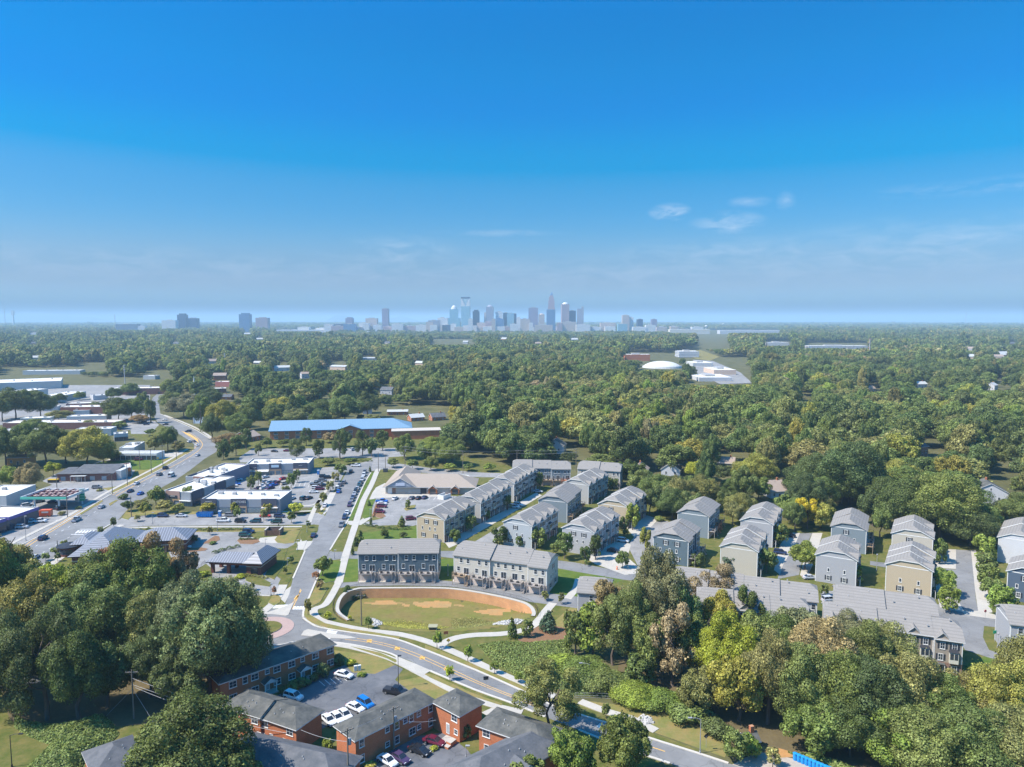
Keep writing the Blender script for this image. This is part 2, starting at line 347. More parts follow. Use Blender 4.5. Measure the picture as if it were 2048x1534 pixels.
def sheet(name, poly, z, m, label, cat=None, sm=0, world=False, hole=None):
    pts = [Vector(q) for q in poly] if world else [P(*q) for q in poly]
    if sm: pts = smooth_line(pts + [pts[0]], sm)[:-1]
    mb = MB()
    if hole:
        hp = [Vector((q[0], q[1], 0)) for q in hole]; pts = [Vector((p.x, p.y, 0)) for p in pts]; allp = pts + hp
        mb.v = [tuple(p) for p in allp]
        for t in tessellate_polygon([pts, hp]):
            a, b_, c = (allp[q] for q in t); mb.f.append(tuple(t) if (b_ - a).cross(c - a).z > 0 else tuple(reversed(t))); mb.m.append(0)
    else: mb.face([(p.x, p.y, 0) for p in pts])
    o = mb.build(name, m); NSHEET[0] += 1; o.location.z = z + NSHEET[0] * .00022; return setp(o, label, cat or name.replace('_', ' '), kind='structure')
def slab(name, poly, h, m, label, cat=None, sm=0, m2=None):
    pts = [P(*q) for q in poly]
    if sm: pts = smooth_line(pts + [pts[0]], sm)[:-1]
    mb = MB(); mb.prism([(p.x, p.y) for p in pts], -.3, h, 1, 0)
    o = mb.build(name, [m, m2 or M_KERB]); return setp(o, label, cat or name.replace('_', ' '), kind='structure')
def ribbon_pts(pts, w0, w1=None):
    """offset lines left (w0) and right (w1) of a line"""
    w1 = w0 if w1 is None else w1; L, Rr = [], []
    for k, p in enumerate(pts):
        t = pts[min(k + 1, len(pts) - 1)] - pts[max(k - 1, 0)]; t.z = 0; t.normalize(); n = Vector((-t.y, t.x, 0))
        L.append(p + n * w0); Rr.append(p - n * w1)
    return L, Rr
def ribbon(mb, line, width, z0, z1, m=0, sm=3, px=True):
    pts = smooth_line([P(*q) for q in line] if px else line, sm) if sm else ([P(*q) for q in line] if px else line)
    L, Rr = ribbon_pts(pts, width / 2); n = len(pts); i = len(mb.v)
    for a, b_ in zip(L, Rr): mb.v += [(a.x, a.y, z1), (b_.x, b_.y, z1)] + ([(a.x, a.y, z0), (b_.x, b_.y, z0)] if z0 is not None else [])
    s = 4 if z0 is not None else 2
    for k in range(n - 1):
        a = i + k * s; c = a + s
        mb.f.append((a, a + 1, c + 1, c)); mb.m.append(m)
        if z0 is not None:
            mb.f += [(a + 2, a, c, c + 2), (a + 1, a + 3, c + 3, c + 1)]; mb.m += [m, m]
    if z0 is not None:
        e = i + (n - 1) * s; mb.f += [(i, i + 2, i + 3, i + 1), (e, e + 1, e + 3, e + 2)]; mb.m += [m, m]
    return mb
def strip(name, line, width, h, m, label, cat=None, sm=3):
    mb = MB(); ribbon(mb, line, width, -.2, h, 0, sm)
    return setp(mb.build(name, m), label, cat or name.replace('_', ' '), kind='structure')
def paint(lines_, m, label, z=.034, name='road_marking'):
    mb = MB()
    for ln_, w in lines_: ribbon(mb, ln_, w, None, z, 0, 3)
    return setp(mb.build(name, m), label, 'road marking', kind='structure')
def dashes(a, b, n, on=.35):
    out = []
    A, B = Vector(a), Vector(b)
    for k in range(n): out.append([tuple(A.lerp(B, (k) / n)), tuple(A.lerp(B, (k + on) / n))])
    return out

# --- grass parcels (under the paving)
sheet('lawn', [(-40, 1150), (140, 1105), (330, 1090), (520, 1060), (640, 1040), (900, 1000), (1240, 1000), (1560, 1040), (2080, 1100), (2100, 1420), (1600, 1300), (1130, 1240), (1000, 1300), (1180, 1420), (1400, 1500), (1200, 1560), (860, 1600), (300, 1600), (-60, 1560), (-60, 1380)], .008, M_LAWN, 'mown grass around the apartments, the bank and the townhouse rows', hole=POND_XY)
sheet('lawn', [(640, 900), (900, 905), (1100, 950), (1100, 1000), (800, 1075), (660, 1100), (640, 1060)], .010, M_LAWN, 'mown grass beside the beige day care building')
sheet('lawn', [(470, 880), (560, 880), (900, 870), (900, 925), (640, 945), (480, 925)], .010, M_LAWN, 'mown grass in front of the brick school')
sheet('lawn', [(110, 965), (180, 945), (270, 925), (375, 895), (395, 895), (330, 940), (250, 980), (180, 1010)], .010, M_DRY, 'dry grass beside the main road near the dark roofed shop')
sheet('lawn', [(170, 935), (200, 924), (250, 920), (322, 919), (330, 930), (290, 940), (230, 938)], .016, M_GREEN, 'green grass between the white store and the main road')
sheet('lawn', [(255, 868), (275, 850), (330, 853), (350, 870), (335, 890), (280, 880)], .014, M_LAWN, 'grass plot beside the bend of the main road')
sheet('lawn', [(724, 1066), (830, 1052), (850, 1080), (712, 1082)], .016, M_GREEN, 'bright green lawn between day care parking lot and tan townhouses')
sheet('lawn', [(878, 1118), (912, 1118), (912, 1160), (878, 1160)], .016, M_GREEN, 'bright green lawn between the teal and the white townhouse row')
sheet('lawn', [(700, 1110), (718, 1110), (718, 1162), (676, 1165)], .016, M_GREEN, 'bright green lawn left of the teal townhouse row')
sheet('lawn', [(1115, 1140), (1160, 1128), (1270, 1150), (1150, 1200), (1100, 1190)], .016, M_GREEN, 'green strip right of the white townhouse row')
sheet('lawn', [(0, 1380), (20, 1440), (110, 1490), (40, 1560), (-40, 1560), (-40, 1380)], .016, M_LAWN, 'lawn in the corner behind the green thicket')
sheet('lawn', [(1930, 1330), (1975, 1310), (2060, 1330), (2060, 1420), (1900, 1390)], .016, M_GREEN, 'bright lawn behind the tan brick fronted townhouse row')
sheet('lawn', [(1160, 1400), (1320, 1420), (1460, 1480), (1450, 1515), (1300, 1462), (1160, 1412)], .014, M_DRY, 'dry grass slope between the pavement and the woods')
sheet('lawn', [(1100, 1250), (1152, 1205), (1156, 1270), (1120, 1290)], .014, M_DRY, 'dry grass slope below the grey townhouse')
sheet('lawn', [(665, 1300), (760, 1312), (805, 1340), (770, 1345), (720, 1355), (700, 1340)], .014, M_DRY, 'dry lawn at the end of the long brick apartment')
sheet('lawn', [(795, 1362), (850, 1352), (930, 1392), (860, 1410), (820, 1396)], .014, M_DRY, 'dry lawn between the parking lot and the road')
sheet('mulch_bed', [(1035, 1280), (1065, 1255), (1110, 1252), (1140, 1262), (1130, 1285), (1060, 1285)], .018, M_MULCH, 'brown mulch bed under the little evergreen trees by the path', 'mulch bed', 3)
sheet('clay_patch', [(1240, 1300), (1500, 1330), (1800, 1420), (2080, 1440), (2080, 1560), (1600, 1560), (1450, 1500), (1230, 1400)], .011, mat('leaf_litter', (.12, .095, .05), .95, .3, .3, .02, .1), 'brown leaf litter under the wood beside the road', 'leaf litter')
sheet('clay_patch', [(-60, 1240), (60, 1225), (330, 1225), (500, 1240), (540, 1300), (470, 1400), (380, 1440), (250, 1452), (60, 1452), (-60, 1440)], .0115, mat('leaf_litter', (.12, .095, .05), .95, .3, .3, .02, .1), 'brown leaf litter under the big trees at the left', 'leaf litter')
sheet('gravel_yard', [(1455, 1534), (1515, 1503), (1600, 1520), (1760, 1560), (1500, 1590), (1400, 1560)], .022, mat('yard_gravel', (.36, .31, .26), .95, .2, .3, .02, .1), 'pale gravel yard by the ivy covered kiosk', 'gravel yard')
sheet('clay_patch', [(1505, 1490), (1560, 1497), (1610, 1512), (1560, 1516)], .026, M_DIRT, 'orange clay bank at the edge of the gravel yard', 'clay patch')

# --- asphalt
sheet('road', [(-60, 1140), (0, 1108), (79, 1072.5), (144, 1036), (216, 992), (259, 971), (333, 932), (372, 909), (388, 899), (388, 888), (369, 875), (345, 860), (315, 845), (306, 829), (300, 808), (306, 795), (318, 785), (322, 775), (332, 775), (330, 788), (324, 797), (318, 810), (321, 828), (346, 839), (384, 856), (410, 871), (430, 884), (438, 894), (432, 904), (410, 917), (379, 941), (353, 959), (318, 978), (262, 1012), (245, 1030), (235, 1042), (206, 1057), (123, 1108), (60, 1147), (-60, 1215)], .020, M_ASPH, 'grey main road coming in from the corner and bending away past the shops', 'road')
sheet('road', [(235, 1042), (252, 1030), (300, 1029), (420, 1028), (520, 1027), (600, 1026), (642, 1026), (650, 1032), (640, 1050), (628, 1049), (560, 1050), (420, 1051), (300, 1052), (262, 1054), (240, 1058), (205, 1062)], .024, M_ASPH_L, 'side road with parked cars between the main road and the straight street', 'road')
sheet('road', [(566, 1222), (572, 1205), (580, 1180), (586, 1157), (610, 1102), (625, 1080), (637, 1055), (640, 1040), (650, 1032), (672, 985), (687, 955), (694, 942), (690, 932), (745, 925), (742, 945), (730, 965), (712, 1005), (695, 1042), (675, 1075), (660, 1100), (645, 1132), (632, 1162), (618, 1195), (608, 1218), (606, 1235), (590, 1240), (560, 1235)], .028, M_ASPH, 'straight street running from the roundabout to the school', 'road')
sheet('road', [(470, 938), (560, 937), (640, 936), (700, 930), (738, 922), (748, 914), (752, 900), (775, 900), (776, 915), (790, 926), (860, 936), (960, 945), (1060, 948), (1060, 956), (940, 954), (850, 946), (770, 938), (740, 943), (690, 943), (560, 946), (470, 948)], .022, M_ASPH_L, 'cross street in front of the school trees', 'road')
sheet('road', [(660, 1102), (716, 1103), (716, 1118), (690, 1117), (650, 1122)], .024, M_ASPH, 'mouth of the lane beside the teal townhouse row', 'road')
sheet('road', [(878, 1102), (960, 1102), (1010, 1108), (1150, 1125), (1280, 1150), (1330, 1152), (1330, 1165), (1250, 1160), (1150, 1143), (1080, 1130), (900, 1116), (878, 1113)], .024, M_ASPH, 'lane between the white townhouse row and the rows behind', 'road')
sheet('road', [(676, 1166), (720, 1163), (880, 1161), (910, 1163), (1010, 1176), (1100, 1187), (1160, 1194), (1240, 1200), (1240, 1225), (1150, 1216), (1060, 1204), (975, 1185), (900, 1173), (800, 1171), (700, 1173), (672, 1177)], .024, M_ASPH, 'back lane along the garages above the curved retaining wall', 'road')
def ctr(px, py): return P(px, py)
RB = P(531, 1257)
sheet('road', [(RB.x + 13.4 * math.cos(a), RB.y + 13.4 * math.sin(a), 0) for a in np.linspace(0, 2 * math.pi, 49)[:-1]], .030, M_ASPH, 'asphalt ring of the roundabout', 'road', world=True)
A5T = [(600, 1228), (612, 1243), (640, 1255), (700, 1265), (760, 1273), (800, 1281), (850, 1300), (950, 1340), (1040, 1380), (1110, 1413), (1200, 1442), (1250, 1457), (1295, 1475), (1390, 1505), (1457, 1527), (1560, 1560)]
A5B = [(1480, 1585), (1340, 1527), (1250, 1497), (1157, 1460), (1090, 1434), (1025, 1407), (950, 1380), (860, 1342), (820, 1322), (770, 1304), (700, 1289), (640, 1283), (590, 1284), (560, 1290), (520, 1290)]
sheet('road', A5T + A5B, .026, M_ASPH, 'curving street from the roundabout to the lower right corner', 'road', 0)
sheet('road', [(520, 1288), (470, 1280), (440, 1265), (300, 1290), (200, 1310), (-60, 1350), (-60, 1385), (220, 1345), (330, 1322), (450, 1302)], .022, M_ASPH, 'street left of the roundabout hidden below the big trees', 'road')
# right hand lanes
sheet('road', [(1285, 1150), (1262, 1105), (1255, 1090), (1270, 1072), (1300, 1055), (1318, 1040), (1335, 1042), (1345, 1052), (1310, 1085), (1280, 1115), (1292, 1150)], .024, M_ASPH_L, 'driveway lane between the grey row and the tall teal row', 'road')
sheet('road', [(935, 1092), (975, 1068), (1010, 1047), (1060, 1018), (1090, 1000), (1120, 985), (1135, 990), (1075, 1022), (1020, 1055), (990, 1085), (975, 1098)], .024, M_ASPH_L, 'driveway lane between the tan row and the pale blue row', 'road')
sheet('road', [(1596, 1067), (1625, 1066), (1610, 1095), (1598, 1150), (1555, 1158), (1565, 1130), (1590, 1090)], .024, M_ASPH, 'short lane behind the light tan row', 'road')
sheet('road', [(1911, 1099), (1942, 1101), (1952, 1200), (1960, 1240), (1925, 1240), (1912, 1160)], .024, M_ASPH, 'straight lane between the tan row and the far right row', 'road')
sheet('road', [(1866, 1138), (1912, 1139), (1914, 1156), (1880, 1152), (1740, 1130), (1740, 1122)], .023, M_ASPH, 'cross lane between the two tan townhouse rows', 'road')
sheet('road', [(1875, 1208), (1925, 1222), (2060, 1245), (2060, 1262), (1968, 1252), (1966, 1275), (1978, 1300), (2060, 1325), (2060, 1333), (1980, 1316), (1930, 1300), (1905, 1260), (1870, 1232)], .025, M_ASPH, 'lane curving past the brick fronted townhouse row', 'road')
sheet('road', [(1640, 1182), (1666, 1182), (1671, 1215), (1648, 1215)], .024, M_ASPH_L, 'gap of asphalt between two townhouse rows', 'road')
# parking lots
sheet('parking_lot', [(440, 948), (560, 944), (690, 944), (676, 970), (655, 1000), (640, 1014), (560, 1016), (405, 1012), (425, 985)], .018, M_ASPH_L, 'asphalt lot between the flat roofed shops', 'parking lot')
sheet('parking_lot', [(478, 915), (505, 897), (600, 897), (800, 896), (812, 912), (760, 916), (640, 915), (600, 925), (480, 925)], .018, M_ASPH_L, 'school lot behind the row of trees', 'parking lot')
sheet('parking_lot', [(250, 1072), (300, 1066), (400, 1064), (500, 1064), (498, 1072), (530, 1084), (592, 1084), (586, 1090), (575, 1096), (562, 1098), (545, 1108), (550, 1150), (575, 1168), (565, 1190), (500, 1190), (450, 1184), (430, 1172), (392, 1160), (360, 1150), (345, 1120), (335, 1100), (260, 1090)], .018, M_ASPH_L, 'bank lot around the drive-through', 'parking lot')
sheet('parking_lot', [(745, 994), (880, 990), (985, 998), (900, 1030), (826, 1052), (795, 1050), (735, 1052), (722, 1046), (770, 1036), (744, 1032)], .018, M_ASPH_L, 'day care lot with a small tree island', 'parking lot')
sheet('parking_lot', [(-60, 1060), (-60, 1020), (60, 985), (110, 968), (200, 975), (225, 984), (216, 991), (144, 1035), (79, 1071.5), (0, 1107), (-60, 1139)], .016, M_ASPH_L, 'forecourt of the petrol station and the white showroom', 'parking lot')
sheet('parking_lot', [(85, 962), (110, 948), (270, 940), (262, 958), (240, 972), (160, 982), (110, 972)], .018, M_ASPH_L, 'lot in front of the dark roofed shop', 'parking lot')
sheet('parking_lot', [(160, 938), (200, 924), (230, 915), (320, 908), (372, 900), (364, 908), (328, 918), (250, 919), (200, 922), (150, 945)], .012, M_CONC, 'pale lot before the long white store', 'parking lot')
sheet('parking_lot', [(545, 1396), (610, 1362), (690, 1330), (705, 1345), (750, 1348), (790, 1330), (806, 1338), (790, 1360), (830, 1390), (850, 1400), (700, 1440), (660, 1450), (640, 1460), (600, 1430)], .018, M_ASPH_D, 'dark parking lot between the brick apartments', 'parking lot')
sheet('parking_lot', [(745, 1500), (820, 1475), (890, 1465), (935, 1500), (960, 1534), (900, 1600), (700, 1600), (720, 1534)], .018, M_ASPH_D, 'small lot at the bottom between the brick wings', 'parking lot')
sheet('parking_lot', [(-60, 800), (60, 770), (300, 770), (300, 850), (250, 862), (200, 850), (-60, 850)], .010, M_ASPH_L, 'yards of the white roofed workshops', 'parking lot')
sheet('parking_lot', [(318, 850), (300, 868), (262, 868), (260, 850), (285, 840), (310, 842)], .016, M_ASPH_L, 'little lot beside the workshop end', 'parking lot')
sheet('parking_lot', [(1385, 720), (1425, 722), (1480, 745), (1505, 767), (1440, 769), (1395, 748)], .5, M_ASPH_L, 'pale car park in the clearing right of the dome', 'parking lot')
sheet('lawn', [(1370, 706), (1400, 700), (1440, 714), (1420, 722), (1390, 718)], .5, M_DRY, 'pale grass slope right of the dome')
# --- concrete walks, driveways and aprons
strip('pavement', [(-40, 1120), (38, 1080), (90, 1054), (140, 1030), (205, 990), (255, 964), (325, 928), (375, 898)], 1.8, .12, M_CONC, 'pavement along the far side of the main road')
strip('pavement', [(40, 1178), (95, 1135), (140, 1103), (175, 1083), (215, 1062), (245, 1050)], 2.6, .12, M_CONC, 'pale pavement along the near side of the main road by the bank')
strip('pavement', [(444, 892), (418, 872), (390, 855), (350, 838), (328, 830)], 2.0, .10, M_CONC, 'pavement outside the bend of the main road')
strip('pavement', [(252, 1057), (300, 1055), (400, 1054), (500, 1054), (600, 1053.5), (622, 1053)], 1.6, .12, M_CONC, 'thin pavement along the side road')
strip('pavement', [(677, 1166), (686, 1130), (693, 1105), (701, 1078), (710, 1052), (718, 1026), (727, 1000), (744, 967), (753, 945), (757, 938)], 2.7, .12, M_CONC, 'wide pale pavement right of the straight street')
strip('pavement', [(677, 1166), (664, 1190), (650, 1210), (630, 1218), (628, 1228), (640, 1240), (680, 1251), (740, 1262), (800, 1269), (860, 1285), (930, 1314), (980, 1338), (1040, 1365), (1110, 1394)], 2.3, .125, M_CONC, 'pavement from the straight street along the basin')
strip('pavement', [(1160, 1403), (1215, 1424), (1260, 1437), (1312, 1462)], 2.2, .12, M_CONC, 'pavement in front of the dry grass slope')
strip('pavement', [(617, 1060), (600, 1098), (576, 1150), (555, 1195), (540, 1213), (520, 1228)], 2.6, .12, M_CONC, 'pavement left of the straight street')
strip('pavement', [(560, 1012), (600, 1012), (626, 1010), (640, 1000), (658, 970), (668, 952)], 1.7, .10, M_CONC, 'path between the shops and the straight street')
strip('pavement', [(640, 1000), (628, 1020), (618, 1045)], 2.0, .10, M_CONC, 'short walk by the corner lawn')
strip('pavement', [(400, 1025), (470, 1024), (560, 1024), (622, 1022)], 1.7, .11, M_CONC, 'walk in front of the tan fronted shops')
strip('pavement', [(520, 1300), (560, 1296), (610, 1290), (660, 1289), (700, 1294), (760, 1310), (800, 1326), (850, 1352), (920, 1388), (1000, 1415), (1045, 1424)], 2.0, .12, M_CONC, 'pavement between the apartments and the curving street')
sheet('driveway', [(790, 1312), (830, 1328), (862, 1342), (845, 1352), (815, 1340), (795, 1328)], .135, M_CONC, 'concrete apron of the apartment parking lot', 'driveway')
strip('path', [(880, 1292), (893, 1283), (915, 1275), (950, 1270), (1000, 1268), (1040, 1262), (1065, 1252), (1080, 1238), (1092, 1222), (1106, 1206)], 2.6, .06, M_CONC, 'pale winding footpath from the street to the townhouses')
strip('path', [(968, 1428), (985, 1420), (1000, 1413)], 1.5, .06, M_CONC, 'short walk from the brick wing to the pavement')
sheet('driveway', [(1128, 1196), (1145, 1176), (1150, 1158), (1160, 1156), (1160, 1178), (1142, 1199)], .028, M_CONC, 'concrete walk beside the grey townhouse', 'driveway')
for lab, poly in (('pale concrete garage strip behind the teal townhouse row', [(716, 1158), (880, 1158), (880, 1163), (716, 1165)]),
                  ('pale concrete garage strip behind the white townhouse row', [(908, 1155), (1095, 1179), (1100, 1188), (1010, 1178), (905, 1163)]),
                  ('driveways of the tan townhouse row', [(888, 1083), (952, 1052), (1020, 1015), (1072, 985), (1084, 991), (1004, 1038), (916, 1088), (898, 1096)]),
                  ('driveways of the grey townhouse row', [(1165, 1112), (1236, 1075), (1262, 1090), (1255, 1115), (1290, 1145), (1250, 1150), (1190, 1128)]),
                  ('driveways of the upper tan townhouse row', [(1256, 1060), (1292, 1030), (1318, 1038), (1300, 1056), (1268, 1074)]),
                  ('driveways of the light tan row', [(1560, 1150), (1548, 1140), (1560, 1090), (1578, 1065), (1600, 1066), (1590, 1090), (1566, 1130)]),
                  ('concrete strip along the short lane', [(1600, 1150), (1612, 1100), (1625, 1066), (1645, 1066), (1630, 1120), (1612, 1160)]),
                  ('driveways of the right tan row', [(1868, 1098), (1912, 1099), (1912, 1138), (1868, 1136)]),
                  ('driveways between the tan row and the straight lane', [(1868, 1160), (1912, 1156), (1915, 1200), (1930, 1225), (1880, 1215)]),
                  ('concrete strip right of the straight lane', [(1942, 1101), (1952, 1101), (1972, 1170), (1985, 1225), (1957, 1228), (1950, 1180)]),
                  ('crossing slab at the lane corner', [(1925, 1222), (1962, 1222), (2000, 1232), (2060, 1242), (2060, 1248), (1930, 1230)]),
                  ('walk at the foot of the brick fronted row', [(1820, 1350), (1870, 1355), (1865, 1400), (1815, 1400)])):
    sheet('driveway', poly, .032, M_CONC, lab, 'driveway')
sheet('driveway', [(592, 1084), (626, 1082), (621, 1090), (604, 1106), (598, 1094)], .036, M_CONC, 'concrete apron of the upper bank exit', 'driveway')
sheet('driveway', [(556, 1190), (583, 1172), (578, 1190), (570, 1206), (563, 1200)], .036, M_CONC, 'concrete apron of the lower bank exit', 'driveway')
sheet('driveway', [(520, 1076), (560, 1072), (552, 1084), (556, 1087), (515, 1085)], .036, M_CONC, 'concrete pad before the brick bin enclosure', 'driveway')
sheet('driveway', [(640, 1018), (660, 985), (672, 985), (655, 1022), (648, 1030)], .036, M_CONC, 'parking bay strip beside the straight street', 'driveway')
sheet('driveway', [(738, 1000), (745, 985), (752, 975), (770, 966), (780, 980), (900, 988), (900, 993), (750, 996), (735, 1008)], .036, M_CONC, 'forecourt walk of the day care', 'driveway')
sheet('driveway', [(696, 1042), (718, 1042), (730, 1034), (746, 1034), (722, 1050), (694, 1050)], .036, M_CONC, 'concrete apron of the day care lot', 'driveway')
# --- grass islands and verges with real kerbs
def verge(poly, label, m=M_LAWN, sm=3, h=.13):
    return slab('verge', poly, h, m, label, 'verge', sm)
verge([(604, 1052), (628, 1050), (637, 1058), (632, 1070), (622, 1080), (604, 1083), (600, 1075)], 'grass verge with young trees at the side road corner', M_LAWN, 0)
verge([(590, 1100), (606, 1100), (610, 1104), (590, 1140), (575, 1170), (556, 1170), (570, 1140)], 'long grass verge between street and bank pavement', M_LAWN, 0)
verge([(536, 1206), (545, 1192), (556, 1190), (562, 1196), (560, 1205), (548, 1212)], 'small tan verge above the roundabout', M_DRY, 0)
verge([(677, 1073), (696, 1048), (703, 1052), (695, 1078), (686, 1104), (664, 1104), (663, 1100)], 'grass verge right of the straight street', M_LAWN, 0)
verge([(640, 1145), (650, 1124), (670, 1121), (682, 1123), (678, 1142), (670, 1162), (650, 1166), (638, 1156)], 'grass verge with the leafy tree by the lane mouth', M_GREEN, 0)
verge([(620, 1195), (632, 1172), (655, 1178), (640, 1205), (626, 1212), (616, 1210)], 'dry verge with red leaved saplings', M_DRY, 0)
verge([(608, 1215), (618, 1216), (620, 1230), (650, 1247), (700, 1258), (760, 1267), (800, 1275), (798, 1279), (740, 1270), (660, 1258), (618, 1245), (607, 1230)], 'narrow verge between the basin pavement and the roundabout', M_DRY, 0)
verge([(850, 1290), (930, 1322), (1040, 1370), (1110, 1402), (1108, 1409), (1040, 1378), (950, 1338), (850, 1298)], 'narrow verge with saplings along the curving street', M_DRY, 0)
verge([(1162, 1416), (1230, 1440), (1290, 1464), (1288, 1470), (1220, 1450), (1162, 1430)], 'narrow verge at the lower end of the street', M_LAWN, 0)
verge([(840, 1344), (870, 1352), (940, 1385), (1005, 1408), (1003, 1412), (940, 1392), (860, 1356)], 'verge with one young tree opposite the basin', M_DRY, 0)
verge([(700, 1293), (760, 1306), (797, 1322), (790, 1326), (775, 1318), (720, 1300)], 'thin verge beside the long apartment', M_DRY, 0)
verge([(695, 1042), (704, 1026), (712, 1008), (733, 962), (742, 945), (748, 945), (738, 967), (721, 1000), (712, 1026), (704, 1042)], 'green verge along the row of parked cars', M_GREEN, 0)
verge([(724, 1034), (734, 1000), (752, 998), (745, 1012), (741, 1034), (728, 1038)], 'grass wedge beside the day care lot', M_GREEN, 0)
verge([(604, 1030), (626, 1014), (636, 1000), (628, 1024), (618, 1026), (565, 1026), (572, 1020)], 'corner lawn with a yellow-green tree by the shop', M_GREEN, 0, .06)
verge([(244, 1037), (254, 1020), (270, 1018), (330, 1022), (400, 1024), (398, 1029), (300, 1030), (262, 1034), (256, 1040)], 'tan verge on the corner of main road and side road', M_DRY, 0)
verge([(635, 1026), (652, 1015), (650, 1022), (643, 1030)], 'tiny verge beside the white parked car', M_DRY, 0)
verge([(404, 1088), (430, 1072), (438, 1073), (440, 1080), (425, 1087)], 'mulched lot island with a sapling', M_MULCH, 0)
verge([(380, 1097), (400, 1095), (416, 1098), (410, 1102), (385, 1104), (366, 1106)], 'narrow lot island in front of the bank', M_MULCH, 0)
verge([(474, 1082), (480, 1076), (515, 1078), (520, 1084), (505, 1089), (480, 1088)], 'mulched island with clipped hedge beside the parked dark cars', M_MULCH, 0)
verge([(549, 1080), (560, 1066), (602, 1058), (588, 1086), (570, 1088), (555, 1086)], 'tan lawn beside the brick bin enclosure', M_DRY, 0)
verge([(488, 1150), (496, 1148), (520, 1155), (538, 1164), (545, 1168), (538, 1174), (512, 1170), (492, 1162)], 'kerbed lawn in front of the drive-through', M_LAWN, 0)
verge([(386, 1152), (392, 1140), (412, 1128), (424, 1138), (424, 1162), (400, 1162), (390, 1158)], 'planted corner island at the end of the drive-through', M_LAWN, 0)
verge([(540, 1110), (556, 1097), (575, 1098), (562, 1140), (548, 1160), (530, 1152), (540, 1130)], 'grass strip shaded by the drive-through', M_LAWN, 0)
verge([(255, 1058), (300, 1057), (500, 1057), (600, 1056), (600, 1060), (560, 1062), (500, 1064), (300, 1065), (262, 1070)], 'tan strip with a clipped hedge above the bank lot', M_DRY, 0)
verge([(808, 1018), (815, 1012), (832, 1010), (828, 1018), (812, 1022)], 'small lot island with one tree at the day care', M_DRY, 0)
verge([(744, 1031), (752, 1012), (756, 1008), (760, 1020), (772, 1033), (760, 1037)], 'mulched bed left of the day care cars', M_MULCH, 0)
# roundabout: pink apron and the two concrete splitter islands
mb = MB(); mb.prism([(7.6 * math.cos(a), 7.6 * math.sin(a)) for a in np.linspace(0, 2 * math.pi, 49)[:-1]], -.2, .12, 1, 0); mb.prism([(4.3 * math.cos(a), 4.3 * math.sin(a)) for a in np.linspace(0, 2 * math.pi, 33)[:-1]], .1, .32, 1, 2)
o = mb.build('roundabout_island', [M_PINK, M_KERB, M_LAWN], loc=(RB.x, RB.y, 0)); setp(o, 'round island of pink pavers in the middle of the roundabout', 'traffic island', kind='structure')
slab('traffic_island', [(602, 1271), (608, 1262), (616, 1259), (650, 1265), (700, 1273), (714, 1277), (690, 1278), (650, 1276)], .13, M_CONC, 'long concrete splitter island right of the roundabout', 'traffic island')
slab('traffic_island', [(520, 1229), (545, 1222), (572, 1212), (588, 1205), (583, 1216), (577, 1230), (572, 1232), (545, 1229)], .13, M_CONC, 'concrete splitter island above the roundabout', 'traffic island')
for ln_, lab in (([(0, 1108), (79, 1072.5), (144, 1036), (216, 992), (259, 971), (333, 932), (372, 909)], 'kerb on the far side of the main road'),
                 ([(60, 1147), (123, 1108), (206, 1057), (236, 1042)], 'kerb on the bank side of the main road'),
                 ([(321, 828), (346, 839), (384, 856), (410, 871), (430, 884), (438, 894)], 'kerb outside the bend'),
                 ([(586, 1157), (598, 1130), (610, 1102)], 'kerb left of the straight street'),
                 ([(606, 1235), (608, 1218), (618, 1195), (632, 1162), (645, 1132)], 'kerb right of the straight street'),
                 ([(660, 1100), (675, 1075), (695, 1042), (712, 1005), (730, 965), (742, 945)], 'kerb beside the parked cars'),
                 ([(606, 1236), (620, 1246), (640, 1255), (700, 1265), (760, 1273), (800, 1281), (850, 1300), (950, 1340), (1040, 1380), (1110, 1413), (1200, 1442), (1250, 1457), (1295, 1475), (1390, 1505), (1457, 1527)], 'kerb on the basin side of the curving street'),
                 ([(520, 1290), (560, 1290), (590, 1284), (640, 1283), (700, 1289), (770, 1304), (795, 1314)], 'kerb below the roundabout'),
                 ([(860, 1342), (950, 1380), (1025, 1407), (1090, 1434)], 'kerb on the apartment side'),
                 ([(1157, 1460), (1250, 1497), (1340, 1527)], 'kerb by the lower trees'),
                 ([(430, 1172), (450, 1184), (500, 1190), (540, 1192)], 'kerb of the bank lot')):
    strip('kerb', ln_, .55, .15, M_KERB, lab, 'kerb')
# --- paint
paint([([(-40, 1170), (40, 1105), (75, 1080), (140, 1040), (165, 1024)], .35), ([(-45, 1166), (37, 1101), (71, 1077), (136, 1037), (161, 1021)], .35)], M_YELLOW, 'double yellow centre lines on the near main road')
paint([([(165, 1024), (200, 1008)], .3), ([(232, 992), (262, 975), (310, 950), (360, 925), (392, 905), (404, 893), (403, 884), (390, 872), (372, 862)], .35), ([(225, 990), (258, 970), (306, 946), (350, 922), (380, 904), (392, 893), (391, 884), (380, 874), (366, 864)], .3)], M_YELLOW, 'yellow turning lane lines through the bend of the main road')
sheet('road_marking', [(362, 862), (380, 868), (395, 878), (398, 886), (386, 876)], .036, M_YELLOW, 'yellow hatched wedge in the bend', 'road marking')
slab('traffic_island', [(158, 1026), (200, 1003), (204, 1000), (206, 1003), (162, 1030)], .13, M_DRY, 'narrow grass median on the main road', 'traffic island')
slab('traffic_island', [(217, 1008), (232, 1000), (236, 1001), (220, 1012)], .13, M_DRY, 'second short grass median on the main road', 'traffic island')
dl = []
for a, b_, n in (((20, 1122), (200, 1018), 14), ((60, 1120), (160, 1062), 8), ((20, 1090), (190, 1000), 13), ((260, 982), (380, 920), 9), ((285, 972), (390, 916), 8)): dl += [(d, .18) for d in dashes(a, b_, n)]
paint(dl, M_WHITE, 'white lane dashes on the main road')
